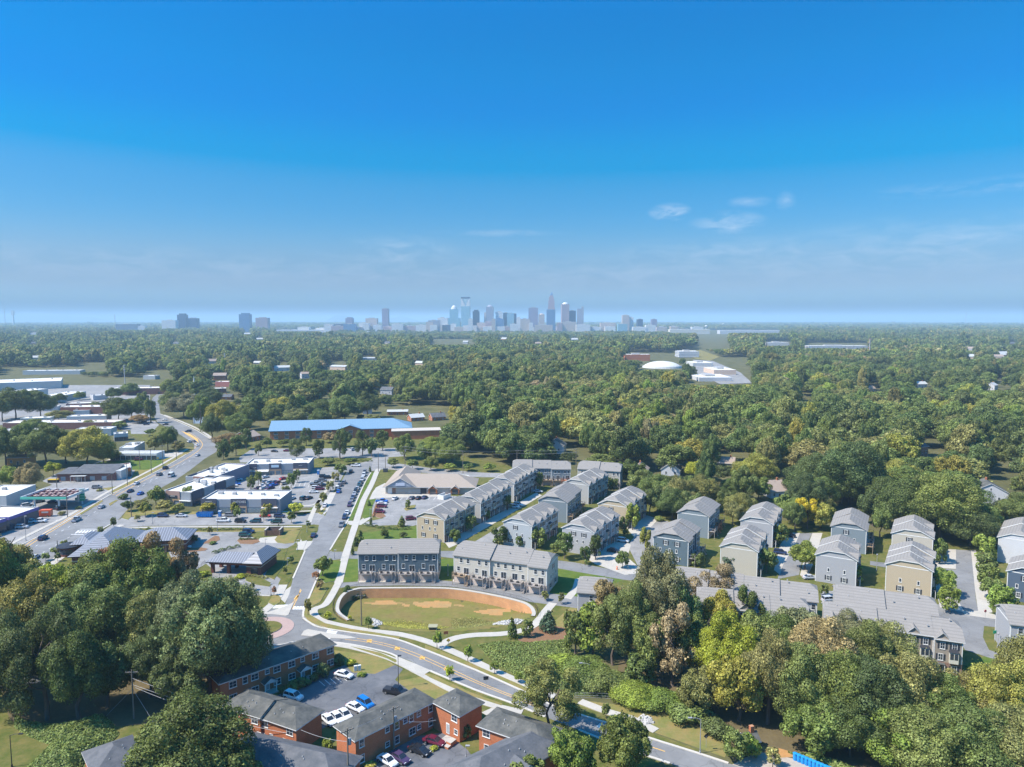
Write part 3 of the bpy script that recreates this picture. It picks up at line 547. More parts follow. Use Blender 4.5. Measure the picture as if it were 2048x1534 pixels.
paint([([(142, 1069), (190, 1069)], .5), ([(160, 1058.5), (200, 1058.5)], .5)] + [([(152 + k * 6, 1066), (158 + k * 6, 1061)], .7) for k in range(6)], M_WHITE, 'white crosswalk and stop bars beside the bank')
paint([([(601, 1178), (597, 1192), (590, 1206), (583, 1222)], .22), ([(603, 1180), (588, 1203), (575, 1213)], .22), ([(596, 1191), (590, 1199)], .9)], M_YELLOW, 'yellow wedge lines above the roundabout')
zb = []
for k in range(5): zb.append(([(546 + k * 7, 1217 - k * .3), (550 + k * 7, 1210.5 - k * .3)], 1.0))
for k in range(4): zb.append(([(587 + k * 6, 1219), (590 + k * 6, 1213)], .75))
paint(zb, M_WHITE, 'white crosswalk bars above the roundabout')
zb = []
for k in range(4): zb.append(([(652 + k * 2.2, 1265 - k * 3.3), (672 + k * 2.2, 1267.5 - k * 3.3)], .75))
for k in range(3): zb.append(([(634 + k * 3, 1281 - k * 2.6), (655 + k * 3, 1281.5 - k * 2.6)], .7))
paint(zb, M_WHITE, 'white crosswalk bars right of the roundabout')
paint([([(584, 1274), (596, 1266), (606, 1255), (610, 1243)], .4), ([(586, 1274), (604, 1273)], .25), ([(520, 1234), (548, 1231), (575, 1233)], .3)], M_WHITE, 'white yield lines at the roundabout edge')
paint([([(714, 1277), (770, 1287), (830, 1306), (900, 1337), (960, 1365), (1022, 1390), (1090, 1416)], .18), ([(690, 1279), (740, 1285), (790, 1297), (850, 1320), (900, 1343), (960, 1369), (1020, 1393), (1088, 1420)], .18)] + [([(x, y - 3), (x - 1, y + 3)], 1.3) for x, y in ((739, 1282), (795, 1297), (845, 1316), (894, 1338))], M_YELLOW, 'double yellow line of the curving street')
paint([([(1290, 1490), (1330, 1503)], .25)], M_YELLOW, 'yellow centre line at the bottom right of the street')
paint([([(1195, 1451), (1203, 1455)], .9), ([(1198, 1448), (1204, 1450)], .3)], M_WHITE, 'white turn arrow on the curving street')
st = [([(598 + k * 19, 1412 - k * 6 + 6), (590 + k * 19, 1404 - k * 6 + 4)], .12) for k in range(0)]
paint([([(650 + k * 11, 1372 - k * 2.5), (638 + k * 11, 1362 - k * 2.5)], .1) for k in range(5)], M_WHITE, 'faded white bay lines before the long apartment')
paint([([(790 + k * 11, 1000), (795 + k * 11, 993)], .12) for k in range(9)] + [([(885 + k * 5, 998.5), (885 + k * 5, 993)], .12) for k in range(11)], M_WHITE, 'white bay lines before the day care')
paint([([(345 + k * 0, 1090 + k * 4), (358, 1090 + k * 4)], .14) for k in range(4)] + [([(425, 1160), (486, 1164)], .2), ([(415, 1182), (505, 1182)], .18)], M_WHITE, 'white bay lines of the bank lot')
paint([([(540 + k * 9.5, 975), (546 + k * 9.5, 962)], .12) for k in range(9)], M_WHITE, 'white bay lines of the shop lot')
# far hills on the horizon
M_HILL = mat('far_hill', (.05, .07, .03), .95, .2, .001)
def hill(px, w, h_px, dist, label, lumps):
    mb = MB(); x0 = (px - 1024) / F_PX * dist; n = 40; wid = w / F_PX * dist; hh = h_px / F_PX * dist
    for j in range(9):
        for i in range(n + 1):
            u = i / n * 2 - 1; v = j / 8 * 2 - 1
            e = max(0, 1 - u * u) ** 1.6 * max(0, 1 - v * v); e *= 1 + .35 * noise.noise((u * lumps, v * 2, px))
            mb.v.append((x0 + u * wid / 2, dist + v * wid * .3, e * (hh + CAM_H) - 2))
    for j in range(8):
        for i in range(n):
            a = j * (n + 1) + i; mb.f.append((a, a + 1, a + n + 2, a + n + 1)); mb.m.append(0)
    setp(mb.build('hills', M_HILL, smooth=True), label, 'hill', kind='structure')
hill(75, 260, 13, 30000, 'long low blue hill at the far left horizon', 3)
hill(170, 110, 6, 30000, 'smaller blue rise beside the long hill at far left', 2)
hill(684, 72, 11, 26000, 'rounded blue mountain left of the skyline', 1)
hill(800, 90, 6, 30000, 'faint low rise between mountain and skyline', 2)
hill(1975, 180, 6, 32000, 'faint blue hill at the far right horizon', 2)
# the air
hz = bpy.data.materials.new('haze'); hz.use_nodes = True; nt = hz.node_tree; nt.nodes.remove(nt.nodes['Principled BSDF'])
pv = nd(nt, 'ShaderNodeVolumePrincipled'); pv.inputs['Color'].default_value = (.50, .73, .93, 1); pv.inputs['Density'].default_value = 1.0e-4; pv.inputs['Anisotropy'].default_value = 0.0
nt.links.new(pv.outputs[0], nt.nodes['Material Output'].inputs['Volume'])
mb = MB(); mb.box(-69000, 69000, -190, 69000, -6, 285)
setp(mb.build('haze', hz), 'thin blue haze filling the air over the whole place', 'haze', kind='stuff')
# ------------------------------------------------------------------ buildings
M_GLASS = mat('window_glass', (.035, .045, .06), .08, .25, .6, 0, .6)
M_WTRIM = mat('white_trim', (.66, .65, .62), .6, .06, 1.0)
M_SHUT = mat('dark_shutter', (.035, .04, .05), .6, .1, 1.0)
M_SHINGLE = banded('grey_shingles', (.240, .222, .202), (.200, .185, .168), .45, 'Z', .25, .9, .16, .15)
M_SHINGLE_D = mat('dark_shingles', (.075, .078, .074), .9, .30, .35, .01, .15, c2=(.125, .12, .105))
M_SHINGLE_G = mat('charcoal_shingles', (.095, .10, .108), .9, .22, .5, .01, .15, c2=(.125, .125, .13))
M_BRICK = brick('red_brick', (.46, .145, .06), (.38, .11, .045), (.40, .21, .12))
M_BRICK_D = brick('brown_brick', (.20, .11, .085), (.26, .15, .11), (.28, .22, .18))
M_GBRICK = brick('pinkish_brick', (.50, .38, .31), (.45, .34, .27), (.52, .44, .37))
M_GDOOR = banded('garage_door_panels', (.56, .47, .41), (.42, .35, .30), .55, 'Z', .08, .7)
M_WOOD = mat('deck_wood', (.32, .23, .15), .85, .25, 1.2)
M_WOODR = mat('red_deck_wood', (.42, .16, .075), .85, .2, 1.2)
M_GREYW = mat('grey_deck_wood', (.33, .29, .26), .85, .2, 1.2)
M_DARKM = mat('dark_metal', (.03, .03, .034), .5, .1, 1.0)
M_WROOF = worn(mat('white_membrane', (.70, .68, .63), .8, .16, .12, 0, .2, c2=(.56, .53, .48)), .06, .2, .12, .2)
M_UNIT = mat('rooftop_unit_metal', (.38, .37, .36), .5, .12, 1.5)
SID = {}
def siding(name, c):
    return banded('siding_' + name, c, tuple(x * .80 for x in c), .2, 'Z', .16, .75, .05, .25)
def pane_window(name, w, h, shutters=False, grid=(2, 2), frame=M_WTRIM):
    mb = MB(); mb.box(-w / 2 - .09, w / 2 + .09, -.05, .02, -h / 2 - .09, h / 2 + .09, 0)
    nx_, nz_ = grid; gw, gh = w / nx_, h / nz_
    for i in range(nx_):
        for j in range(nz_): mb.box(-w / 2 + i * gw + .035, -w / 2 + (i + 1) * gw - .035, -.058, -.052, -h / 2 + j * gh + .035, -h / 2 + (j + 1) * gh - .035, 1)
    mb.box(-w / 2 - .14, w / 2 + .14, -.12, .0, -h / 2 - .17, -h / 2 - .09, 0)
    if shutters:
        for s in (-1, 1): mb.box(s * (w / 2 + .1), s * (w / 2 + .55), -.06, .01, -h / 2, h / 2, 2)
    return mb.mesh(name, [frame, M_GLASS, M_SHUT])
W_STD = pane_window('window', 1.0, 1.45, grid=(1, 2)); W_SHUT = pane_window('window', .95, 1.5, True, (2, 2)); W_SMALL = pane_window('window', .6, 1.15, grid=(1, 1)); W_SLIDE = pane_window('window', 1.75, 2.1, grid=(2, 1)); W_WIDE = pane_window('window', 1.55, 1.35, grid=(2, 2)); W_TINY = pane_window('window', .9, .95, grid=(1, 2))
mb = MB(); mb.box(-.55, .55, -.05, .02, 0, 2.25, 0); mb.box(-.45, .45, -.08, -.05, 0, 2.15, 1); mb.box(-.3, .3, -.095, -.08, 1.3, 2.0, 2); DOOR = mb.mesh('door', [M_WTRIM, mat('door_paint', (.10, .06, .06), .5, .1), M_GLASS])
mb = MB(); mb.box(-.5, .5, -.05, .02, 0, 2.25, 0); mb.box(-.42, .42, -.07, -.05, 0, 2.15, 1); mb.box(-.34, .34, -.085, -.07, .2, 2.0, 2); STORMDOOR = mb.mesh('door', [M_WTRIM, M_WTRIM, mat('storm_glass', (.35, .37, .38), .15, .1)])
mb = MB(); mb.box(-2.35, 2.35, -.03, .02, 0, 2.35, 0); mb.box(-2.2, 2.2, -.07, -.03, 0, 2.2, 1); GARAGE = mb.mesh('garage_door', [M_WTRIM, M_GDOOR])
VENT = MB().box(-.16, .16, -.16, .16, 0, .3, 0).lathe([(.09, .3), (.09, .5), (.0, .5)], 6).mesh('roof_vent', M_UNIT)
def deck_mesh(w, d, z, m, stair=1):
    mb = MB(); mb.box(0, w, -d, -.01, z - .22, z, 0)
    for x in (.08, w - .08): mb.box(x - .07, x + .07, -d + .02, -d + .16, 0, z + 1.05, 1)
    mb.box(0, w, -d + .01, -d + .07, z + .98, z + 1.06, 1); mb.box(0, .06, -d + .08, 0, z + .98, z + 1.06, 1); mb.box(w - .06, w, -d + .08, 0, z + .98, z + 1.06, 1)
    k = int(w / .4)
    for i in range(k): x = .15 + (w - .3) * i / (k - 1); mb.box(x - .02, x + .02, -d + .02, -d + .06, z + .0, z + .98, 1)
    for i in range(4): y = -d + .3 + (d - .5) * i / 3; mb.box(.01, .05, y - .02, y + .02, z, z + .98, 1); mb.box(w - .05, w - .01, y - .02, y + .02, z, z + .98, 1)
    mb.box(w * .12, w * .28, -d + .5, -d + 1.2, z, z + .75, 2); mb.box(w * .6, w * .8, -d + .35, -d + .95, z, z + .45, 2)
    if stair:
        n_ = 12
        for i in range(n_): zz = z - (i + 1) * z / (n_ + 1); y = -.1 - i * .20; mb.box(w + .02, w + .85, y - .26, y, zz - .06, zz, 0)
        mb.tube([(w + .9, -.1, z + .95), (w + .9, -2.6, .95)], .04, 4, 1); mb.tube([(w + .9, -.1, z - .1), (w + .9, -2.6, 0)], .07, 4, 1)
    return mb.mesh('deck', [m, m, M_DARKM])
DECKS = [deck_mesh(4.4, 2.3, 3.05, m) for m in (M_GREYW, M_WOOD, M_WOODR)] + [deck_mesh(4.4, 2.3, 3.05, mat('white_deck', (.55, .53, .5), .7, .1))]
BIN = MB().box(-.3, .3, -.35, .35, .08, .95, 0).box(-.33, .33, -.4, .38, .95, 1.03, 0).tube([(-.26, .3, .1), (.26, .3, .1)], .1, 8, 1).mesh('bin', [mat('bin_plastic', (.06, .065, .08), .6, .1), M_DARKM])
def solid(mb, verts, faces, t, m_top=0, m_side=1):
    """give a folded sheet a thickness t downwards"""
    i = len(mb.v); n = len(verts); mb.v += [tuple(v) for v in verts] + [(v[0], v[1], v[2] - t) for v in verts]
    edges = {}
    for f in faces:
        mb.f.append(tuple(i + q for q in f)); mb.m.append(m_top)
        mb.f.append(tuple(i + n + q for q in reversed(f))); mb.m.append(m_side)
        for a, b_ in zip(f, f[1:] + f[:1]): edges[(a, b_)] = 1
    for a, b_ in edges:
        if (b_, a) not in edges: mb.f.append((i + b_, i + a, i + n + a, i + n + b_)); mb.m.append(m_side)
def roof_gable(mb, x0, x1, y0, y1, ze, rise, clip0=0.0, clip1=0.0, t=.25, inset=2.0, m_top=0, m_side=1):
    ym = (y0 + y1) / 2; V = [(x0, y0, ze), (x1, y0, ze), (x1, y1, ze), (x0, y1, ze)]; F = []
    h0, h1 = clip0 > 0, clip1 > 0
    V += [(x0 + (inset if h0 else 0), ym, ze + rise), (x1 - (inset if h1 else 0), ym, ze + rise)]; A, B_ = 4, 5
    front = [0, 1]; back = [2, 3]
    if h1:
        V += [(x1, y0 + (ym - y0) * clip1, ze + rise * clip1), (x1, y1 - (y1 - ym) * clip1, ze + rise * clip1)]; q = len(V) - 2
        front += [q]; back = [q + 1] + back; F.append((q, q + 1, 5))
    front += [5, 4]; back += [4, 5]
    if h0:
        V += [(x0, y0 + (ym - y0) * clip0, ze + rise * clip0), (x0, y1 - (y1 - ym) * clip0, ze + rise * clip0)]; q = len(V) - 2
        front += [q]; back = back[:back.index(3) + 1] + [q + 1] + back[back.index(3) + 1:]; F.append((q + 1, q, 4))
    if h1: back = [5] + back; back = [b for k, b in enumerate(back) if not (b == 5 and k > 0)]
    F += [tuple(front), tuple(back)]
    solid(mb, V, F, t, m_top, m_side)
def roof_hip(mb, x0, x1, y0, y1, ze, rise, t=.22, m_top=0, m_side=1, hip0=True, hip1=True):
    w = (y1 - y0) / 2; ym = (y0 + y1) / 2
    if x1 - x0 >= y1 - y0: a, b_ = (x0 + (w if hip0 else 0), ym, ze + rise), (x1 - (w if hip1 else 0), ym, ze + rise); F = [(0, 1, 5, 4), (1, 2, 5), (2, 3, 4, 5), (3, 0, 4)]
    else:
        w = (x1 - x0) / 2; xm = (x0 + x1) / 2; a, b_ = (xm, y0 + w, ze + rise), (xm, y1 - w, ze + rise); F = [(0, 1, 4), (1, 2, 5, 4), (2, 3, 5), (3, 0, 4, 5)]
    solid(mb, [(x0, y0, ze), (x1, y0, ze), (x1, y1, ze), (x0, y1, ze), a, b_], F, t, m_top, m_side)
rb = random.Random(3)
def townrow(label, O, ang, L, D, he, col, mode, nseg, group='townhouse rows of the estate', gable0=True, gable1=False, base_brick=True, dz=.3, dy=.55, wins='full', start=1, split=None):
    """row of attached three storey houses; x runs along the row, y=0 is the long side that faces the photo"""
    root = empty('townhouse_row', (O.x, O.y, 0), ang, label, 'townhouse row', group)
    sd = siding(col[0], col[1]); wall = MB(); roof = MB(); trim = MB()
    sl = L / nseg; rise = D * .5 * .52
    segs = []
    split = split or [1] * nseg; nseg = len(split); cum = [sum(split[:k]) / sum(split) * L for k in range(nseg + 1)]
    for k in range(nseg):
        s = (k + start) % 2; x0, x1 = cum[k], cum[k + 1]; y0 = -dy * s; z1 = he + dz * k; segs.append((x0, x1, y0, z1))
        c0 = .62 if k == 0 else 0; c1 = .62 if k == nseg - 1 else 0
        yy0, yy1 = y0, D; ym = (yy0 + yy1) / 2; cf = .60 if (c0 or c1) else 1.0
        prof = [(yy0, 0), (yy1, 0), (yy1, z1), (yy1 - (yy1 - ym) * cf, z1 + (rise - .1) * cf), (yy0 + (ym - yy0) * cf, z1 + (rise - .1) * cf), (yy0, z1)]
        if cf == 1.0: prof = prof[:4] + prof[5:]
        i = len(wall.v); n = len(prof); wall.v += [(x0 + (.004 if k else 0), p[0], p[1]) for p in prof] + [(x1, p[0], p[1]) for p in prof]
        wall.f += [tuple(i + q for q in reversed(range(n))), tuple(i + n + q for q in range(n))]; wall.m += [0, 0]
        for q in range(n): r = (q + 1) % n; wall.f.append((i + q, i + r, i + n + r, i + n + q)); wall.m.append(0)
        ov = .45
        roof_gable(roof, x0 - (.35 if k == 0 else .06), x1 + (.35 if k == nseg - 1 else .06), yy0 - ov, yy1 + ov, z1 - .12, rise + .12, c0, c1, .26)
        # corner boards, eave band
        for x in (x0 + .1, x1 - .1): trim.box(x - .1, x + .1, yy0 - .035, yy0 - .001, 2.9, z1 - .3)
        trim.box(x0 + .21, x1 - .21, yy0 - .03, yy0 - .001, z1 - .55, z1 - .3)
        if base_brick: wall.box(x0 + .01, x1 - .01, yy0 - .05, yy0 - .002, 0, 2.85, 1)
        if k == 0: trim.box(x0 - .035, x0 - .001, yy0 + .0, yy1, z1 - .28, z1 - .02); trim.box(x0 - .035, x0 - .001, yy0, yy0 + .2, 0, z1 - .29); trim.box(x0 - .035, x0 - .001, yy1 - .2, yy1, 0, z1 - .29)
        if k == nseg - 1:
            trim.box(x1 + .001, x1 + .035, yy0, yy1, z1 - .28, z1 - .02); trim.box(x1 + .001, x1 + .035, yy0, yy0 + .2, 2.8, z1 - .29); wall.box(x1 + .002, x1 + .05, yy0, yy1 - .01, 0, 2.75, 1)
    wall.build('wall', [sd, M_GBRICK if mode == 'rear' else M_BRICK_D], root)
    trim.build('trim', M_WTRIM, root)
    ro = roof.build('roof', [M_SHINGLE, M_WTRIM if mode != 'rear' else mat('eave_grey', (.36, .34, .32), .7)], root)
    for k in range(nseg * 2):
        x = L * (k + .5) / (nseg * 2) + rb.uniform(-1, 1); f = rb.uniform(.35, .85); y = -.45 + (D / 2 + .45) * f
        inst('roof_vent', VENT, ro, (x, y, he + rise * f * .98))
    hw = 0
    for (x0, x1, y0, z1) in segs:
        w = x1 - x0; nu = max(1, round(w / 6.2)); uw = w / nu
        for u in range(nu):
            a = x0 + u * uw; fl = (u % 2 == 1) and mode == 'rear' and rb.random() < .3
            def X(t): return a + uw * (1 - t if fl else t)
            if mode == 'rear':
                for t in (.42, .80): inst('window', W_STD, root, (X(t), y0, z1 - 1.75), 0)
                inst('window', W_STD, root, (X(.27), y0, z1 - 4.55), 0); inst('window', W_SLIDE, root, (X(.70), y0, 4.2), 0)
                inst('garage_door', GARAGE, root, (a + uw * .47, y0 - .05, 0), 0)
                inst('deck', rb.choice(DECKS[:3] + DECKS[:2]), root, (a + uw * .06, y0, 0), 0)
            else:
                for t in (.30, .72): inst('window', W_SHUT, root, (X(t), y0, z1 - 1.75), 0)
                inst('window', W_SHUT, root, (X(.25), y0, z1 - 4.6), 0); inst('window', W_SHUT, root, (X(.74), y0 - .05, 1.45), 0)
                inst('door', DOOR, root, (X(.25), y0 - .06, 0), 0)
                if u % 2 == 0 or mode == 'fullfront':
                    bw = MB(); bw.box(-.95, .95, -.65, -.004, -1.5, 1.25, 0); bw.v += [(-1.1, -.8, 1.25), (1.1, -.8, 1.25), (1.1, 0, 1.25), (-1.1, 0, 1.25), (-.7, 0, 1.95), (.7, 0, 1.95)]; i = len(bw.v) - 6
                    bw.f += [(i, i + 1, i + 5, i + 4), (i + 1, i + 2, i + 5), (i + 3, i, i + 4)]; bw.m += [1, 1, 1]
                    for s in (-.45, .45): bw.box(s - .36, s + .36, -.68, -.66, -.5, .95, 2)
                    bw.build('bay_window', [mat('bay_panel', (.55, .53, .45), .7, .1), M_DARKM, M_GLASS], root, (X(.70), y0, 4.5))
                else: inst('window', W_SHUT, root, (X(.70), y0, z1 - 4.6), 0)
                dm = MB(); dw = 1.5; dh = 1.55; dd = 3.2
                dm.face([(-dw, -.02, -.3), (dw, -.02, -.3), (dw * .98, -.02, .02), (0, -.02, dh - .15), (-dw * .98, -.02, .02)], 0)
                solid(dm, [(-dw - .15, -.35, -.1), (0, -.35, dh), (dw + .15, -.35, -.1), (-dw - .15, dd, -.1), (0, dd, dh), (dw + .15, dd, -.1)], [(0, 1, 4, 3), (1, 2, 5, 4)], .16, 1, 2)
                dm.build('dormer', [sd, M_SHINGLE, M_WTRIM], root, (X(.30), y0, z1))
                po = MB(); po.box(-.9, .9, -1.1, -.004, 2.55, 2.7, 0); po.box(-.85, -.72, -1.05, -.92, 0, 2.55, 1); po.box(.72, .85, -1.05, -.92, 0, 2.55, 1); po.build('porch_roof', [M_SHINGLE_D, M_WTRIM], root, (X(.25), y0 - .06, 0))
    yc = (segs[0][2] + D) / 2
    def gable(x, z1, rz_, s):
        ys = [D * .28, D * .62] if wins != 'few' else [D * .55]
        if wins == 'full' or wins == 'few':
            for y in ys: inst('window', W_SHUT, root, (x, y, z1 - 1.7), rz_)
            for y in (D * .30, D * .5, D * .78): inst('window', W_SMALL, root, (x, y, z1 - 4.3), rz_)
            for y in (D * .28, D * .74): inst('window', W_SHUT, root, (x, y, z1 - 7.0), rz_)
        elif wins == 'low':
            for y in (D * .25, D * .66): inst('window', W_SMALL, root, (x, y, z1 - 4.6), rz_); inst('window', W_SHUT, root, (x, y, z1 - 7.2), rz_)
    if gable0: gable(-.002, segs[0][3], R(-90), 0)
    if gable1: gable(L + .002, segs[-1][3], R(90), 1)
    return root
def G(label, p0, p1, p2, col, mode='front', nseg=3, he=9.0, D=None, wins='full', L=None, **kw):
    a, b, c = P(*p0, he), P(*p1, he), P(*p2, he); u = c - b; Ln = u.length if L is None else L; ang = math.atan2(u.y, u.x); w = a - b
    Dd = D or abs(w.x * u.y - w.y * u.x) / u.length
    return townrow(label, Vector((b.x, b.y, 0)), ang, Ln, Dd, he, col, mode, nseg, wins=wins, **kw)
def LNG(label, p0, p1, col, D=11.5, mode='rear', nseg=2, he=9.3, **kw):
    kw.setdefault('dz', -.3)
    a, b = P(*p0, he), P(*p1, he); u = b - a
    return townrow(label, Vector((a.x, a.y, 0)), math.atan2(u.y, u.x), u.length, D, he, col, mode, kw.pop('nseg', nseg), gable0=kw.pop('g0', False), gable1=kw.pop('g1', True), **kw)
TAN = ('tan', (.44, .36, .25)); LTAN = ('light_tan', (.45, .41, .335)); GREY = ('grey', (.37, .365, .35)); TEAL = ('teal', (.105, .145, .17)); LBLUE = ('pale_blue', (.38, .405, .42)); BLUE = ('blue_grey', (.19, .228, .25)); WHITE = ('off_white', (.52, .485, .415)); NAVY = ('navy', (.08, .11, .15)); TAUPE = ('taupe', (.30, .26, .215)); LAV = ('lavender_grey', (.345, .345, .355))
TR = {}
TR['T1'] = G('tan sided townhouse row with dark shutters, beside the day care parking lot', (825, 1035), (886, 1039), (947, 1010), TAN, D=12, nseg=3)
TR['T2'] = G('grey front townhouse row with steep little gables, second behind the tan one', (925, 999), (959, 1004), (1020, 974), GREY, D=12, nseg=3, wins='none')
TR['T3'] = G('grey front townhouse row with a red leaved tree before it, third behind the tan one', (975, 960), (1026, 966), (1071, 942), ('light_grey', (.42, .41, .39)), D=12, nseg=3, wins='none')
TR['T4'] = LNG('dark blue townhouse row at the top of the estate below the power lines', (1026, 934), (1141, 935), BLUE, nseg=3)
TR['T5'] = LNG('tan townhouse row at the top of the estate in front of the forest', (1156, 936), (1240, 941), LTAN, nseg=2)
TR['T6'] = G('pale blue sided townhouse row behind the white row, trees at its foot', (1005, 1046), (1061, 1051), (1116, 1021), LBLUE, D=11.5, nseg=2, mode='plain', wins='few')
TR['T7'] = G('teal sided townhouse row with one broad windowless gable', (1075, 1000), (1132, 1004), (1162, 980), BLUE, D=12.2, nseg=2, mode='rear', wins='none')
TR['T8'] = G('grey townhouse row below the upper tan row, blue section in its middle', (1136, 961), (1175, 970), (1214, 951), GREY, D=12, nseg=3, mode='plain', wins='none')
TR['T9'] = G('tan townhouse row with bright tree at its corner beside the dark trees', (1191, 1009), (1254, 1014), (1291, 990), TAN, D=12.5, nseg=3, wins='few')
TR['T10'] = G('light grey townhouse row with three small trees at its gable', (1121, 1060), (1185, 1064), (1235, 1032), ('silver', (.37, .375, .385)), D=12, nseg=3, wins='full')
TR['T14'] = G('dark teal townhouse row behind the tall pale tree', (1302, 1077), (1374, 1082), (1397, 1059), TEAL, D=12, nseg=3, mode='rear', wins='full')
TR['T14b'] = G('dark blue townhouse row stepping up behind the dark teal one', (1357, 1023), (1415, 1032), (1439, 1010), BLUE, D=11.8, nseg=2, mode='rear', wins='none')
TR['T15'] = G('light tan townhouse row with a blank gable and a deck at its corner', (1445, 1094), (1512, 1102), (1543, 1050), LTAN, D=11.5, nseg=3, wins='none', L=20)
TR['T15b'] = G('light townhouse row against the forest behind the light tan row', (1480, 1042), (1543, 1048), (1564, 1020), LAV, D=11.2, nseg=2, wins='none')
TR['T16'] = G('lavender grey townhouse row with four gable windows above brick base', (1640, 1116), (1710, 1120), (1720, 1090), LAV, D=11.5, nseg=2, mode='plain', wins='low')
TR['T17'] = G('blue grey townhouse row with black shutters behind the lavender grey one', (1663, 1056), (1730, 1060), (1736, 1033), BLUE, D=11.2, nseg=2, mode='rear', wins='few')
TR['T18'] = G('tan townhouse row with yellow wooden deck beside the straight lane', (1771, 1132), (1861, 1141), (1866, 1107), TAN, D=12, nseg=3, wins='low')
TR['T19'] = G('cream townhouse row with two shuttered windows in front of the big oaks', (1781, 1070), (1863, 1076), (1866, 1050), LTAN, D=12.2, nseg=2, wins='few')
TR['T20'] = G('white townhouse row at the right edge of the photo above the navy one', (1994, 1080), (2078, 1086), (2088, 1050), ('white', (.52, .52, .53)), D=11.5, nseg=2, wins='none', L=24)
TR['T20c'] = G('navy townhouse row at the right edge of the photo', (2014, 1150), (2110, 1158), (2118, 1120), NAVY, D=11.5, nseg=2, wins='full', L=14)
TR['T11'] = LNG('teal townhouse row of four units with garages and wooden decks', (716, 1106), (876, 1105), TEAL, nseg=2, D=11, g0=True, dz=.3, dy=.5, start=0)
TR['T12'] = LNG('off white townhouse row of five units along the back lane', (909, 1107), (1095, 1130), WHITE, split=[2, 2, 1], D=11.5, g1=True, wins='few', dz=-.32, dy=.6)
TR['Ra'] = LNG('long grey roofed townhouse row above the wood, white rear wall', (1347, 1162), (1635, 1196), LBLUE, nseg=4, D=11)
TR['Rb'] = LNG('townhouse row half hidden by tree tops in front of the long grey roofed one', (1395, 1207), (1617, 1229), LTAN, nseg=3, D=11, mode='front', dy=.4)
TR['Rc'] = LNG('grey roofed townhouse row behind the brick fronted one', (1671, 1201), (1875, 1228), GREY, nseg=2, D=11)
TR['Rd'] = LNG('taupe townhouse row with brick front, bay windows and small gables', (1650, 1238), (1926, 1276), TAUPE, nseg=3, D=11, split=[2, 2, 1], mode='fullfront', dy=.5)
TR['T21'] = LNG('grey townhouse cut off by the right edge with a dark deck', (2020, 1244), (2120, 1256), LAV, nseg=1, D=11, dz=0)
TR['T13'] = G('grey townhouse with white framed windows peeking out beside the ivy trees', (1090, 1150), (1155, 1180), (1172, 1150), LAV, nseg=1, D=10, mode='rear', wins='none', L=9)
TR['T13'].rotation_euler.z = R(-12); p = P(1156, 1181, 9); TR['T13'].location = (p.x, p.y, 0)
# ---- red brick apartments
def apartment(label, p0, p1, D, he=6.0, spec='', rise=1.75, hip=(True, True), roofm=None, porches=(), ang=None, L=None, endspec='', end1spec='', ridge=False):
    a, b = P(*p0, he), P(*p1, he)
    if ridge:       # the two points are on the ridge: step down to the near eave
        a, b = P(*p0, he + rise), P(*p1, he + rise); t = (b - a).normalized(); nn = Vector((t.y, -t.x, 0)); a += nn * D / 2 - t * D / 2; b += nn * D / 2 + t * D / 2
    u = b - a; Ln = L or u.length; an = math.atan2(u.y, u.x) if ang is None else ang
    root = empty('brick_apartment', (a.x, a.y, 0), an, label, 'apartment building', 'brick apartments at the bottom')
    mb = MB(); mb.box(0, Ln, 0, D, 0, he, 0); mb.build('wall', [M_BRICK], root)
    mb = MB(); roof_hip(mb, -.5, Ln + .5, -.5, D + .5, he, rise, .2, hip0=hip[0], hip1=hip[1]); ro = mb.build('roof', [roofm or M_SHINGLE_D, M_WTRIM], root)
    if not (hip[0] and hip[1]):
        mb = MB()
        for x, h in ((.02, hip[0]), (Ln - .02, hip[1])):
            if not h: mb.face([(x, -.05, he), (x, D + .05, he), (x, D / 2, he + rise - .3)], 0)
        mb.build('gable', [M_BRICK], root)
    for k in range(4): f = rb.uniform(.3, .8); inst('roof_vent', VENT, ro, (Ln * rb.uniform(.25, .75), -.5 + (D / 2 + .5) * f, he + rise * f), 0, (.6, .6, .6))
    for part in spec.split():
        kind, t, z = part.split(','); t = float(t); z = float(z); me = {'w': W_WIDE, 's': W_TINY, 'n': W_STD, 'd': STORMDOOR}[kind]
        inst('door' if kind == 'd' else 'window', me, root, (Ln * t, 0, z), 0)
    for sp, x, rz_ in ((endspec, 0, R(-90)), (end1spec, Ln, R(90))):
        for part in sp.split():
            kind, t, z = part.split(','); inst('window', {'w': W_WIDE, 's': W_TINY, 'n': W_STD}[kind], root, (x, D * float(t), float(z)), rz_)
    for t in porches:
        pm = MB(); solid(pm, [(-1.6, -2.0, 2.75), (0, -2.0, 3.75), (1.6, -2.0, 2.75), (-1.6, 0, 2.75), (0, 0, 3.75), (1.6, 0, 2.75)], [(0, 1, 4, 3), (1, 2, 5, 4)], .14, 0, 1)
        pm.face([(-1.4, -1.9, 2.65), (1.4, -1.9, 2.65), (0, -1.9, 3.55)], 1)
        for x in (-1.3, 1.3): pm.box(x - .1, x + .1, -1.9, -1.7, .3, 2.62, 1)
        pm.box(-1.7, 1.7, -2.1, -.02, 0, .3, 2); pm.build('porch', [M_SHINGLE_D, M_WTRIM, M_CONC], root, (Ln * t, 0, 0)); inst('door', STORMDOOR, root, (Ln * t, 0, .3), 0)
    return root
win2 = lambda ts, z: ' '.join('w,%.3f,%.2f' % (t, z) for t in ts)
A1 = apartment('long two storey brick apartment with two white porches, half shaded by the big trees', (440, 1366), (668, 1288), 7.2, 5.8, win2((.10, .28, .47, .60, .82, .96), 4.5) + ' n,.20,4.5 s,.385,4.7 s,.70,4.7 ' + win2((.10, .28, .47, .60, .82, .96), 1.5) + ' s,.20,1.0', porches=(.385, .70))
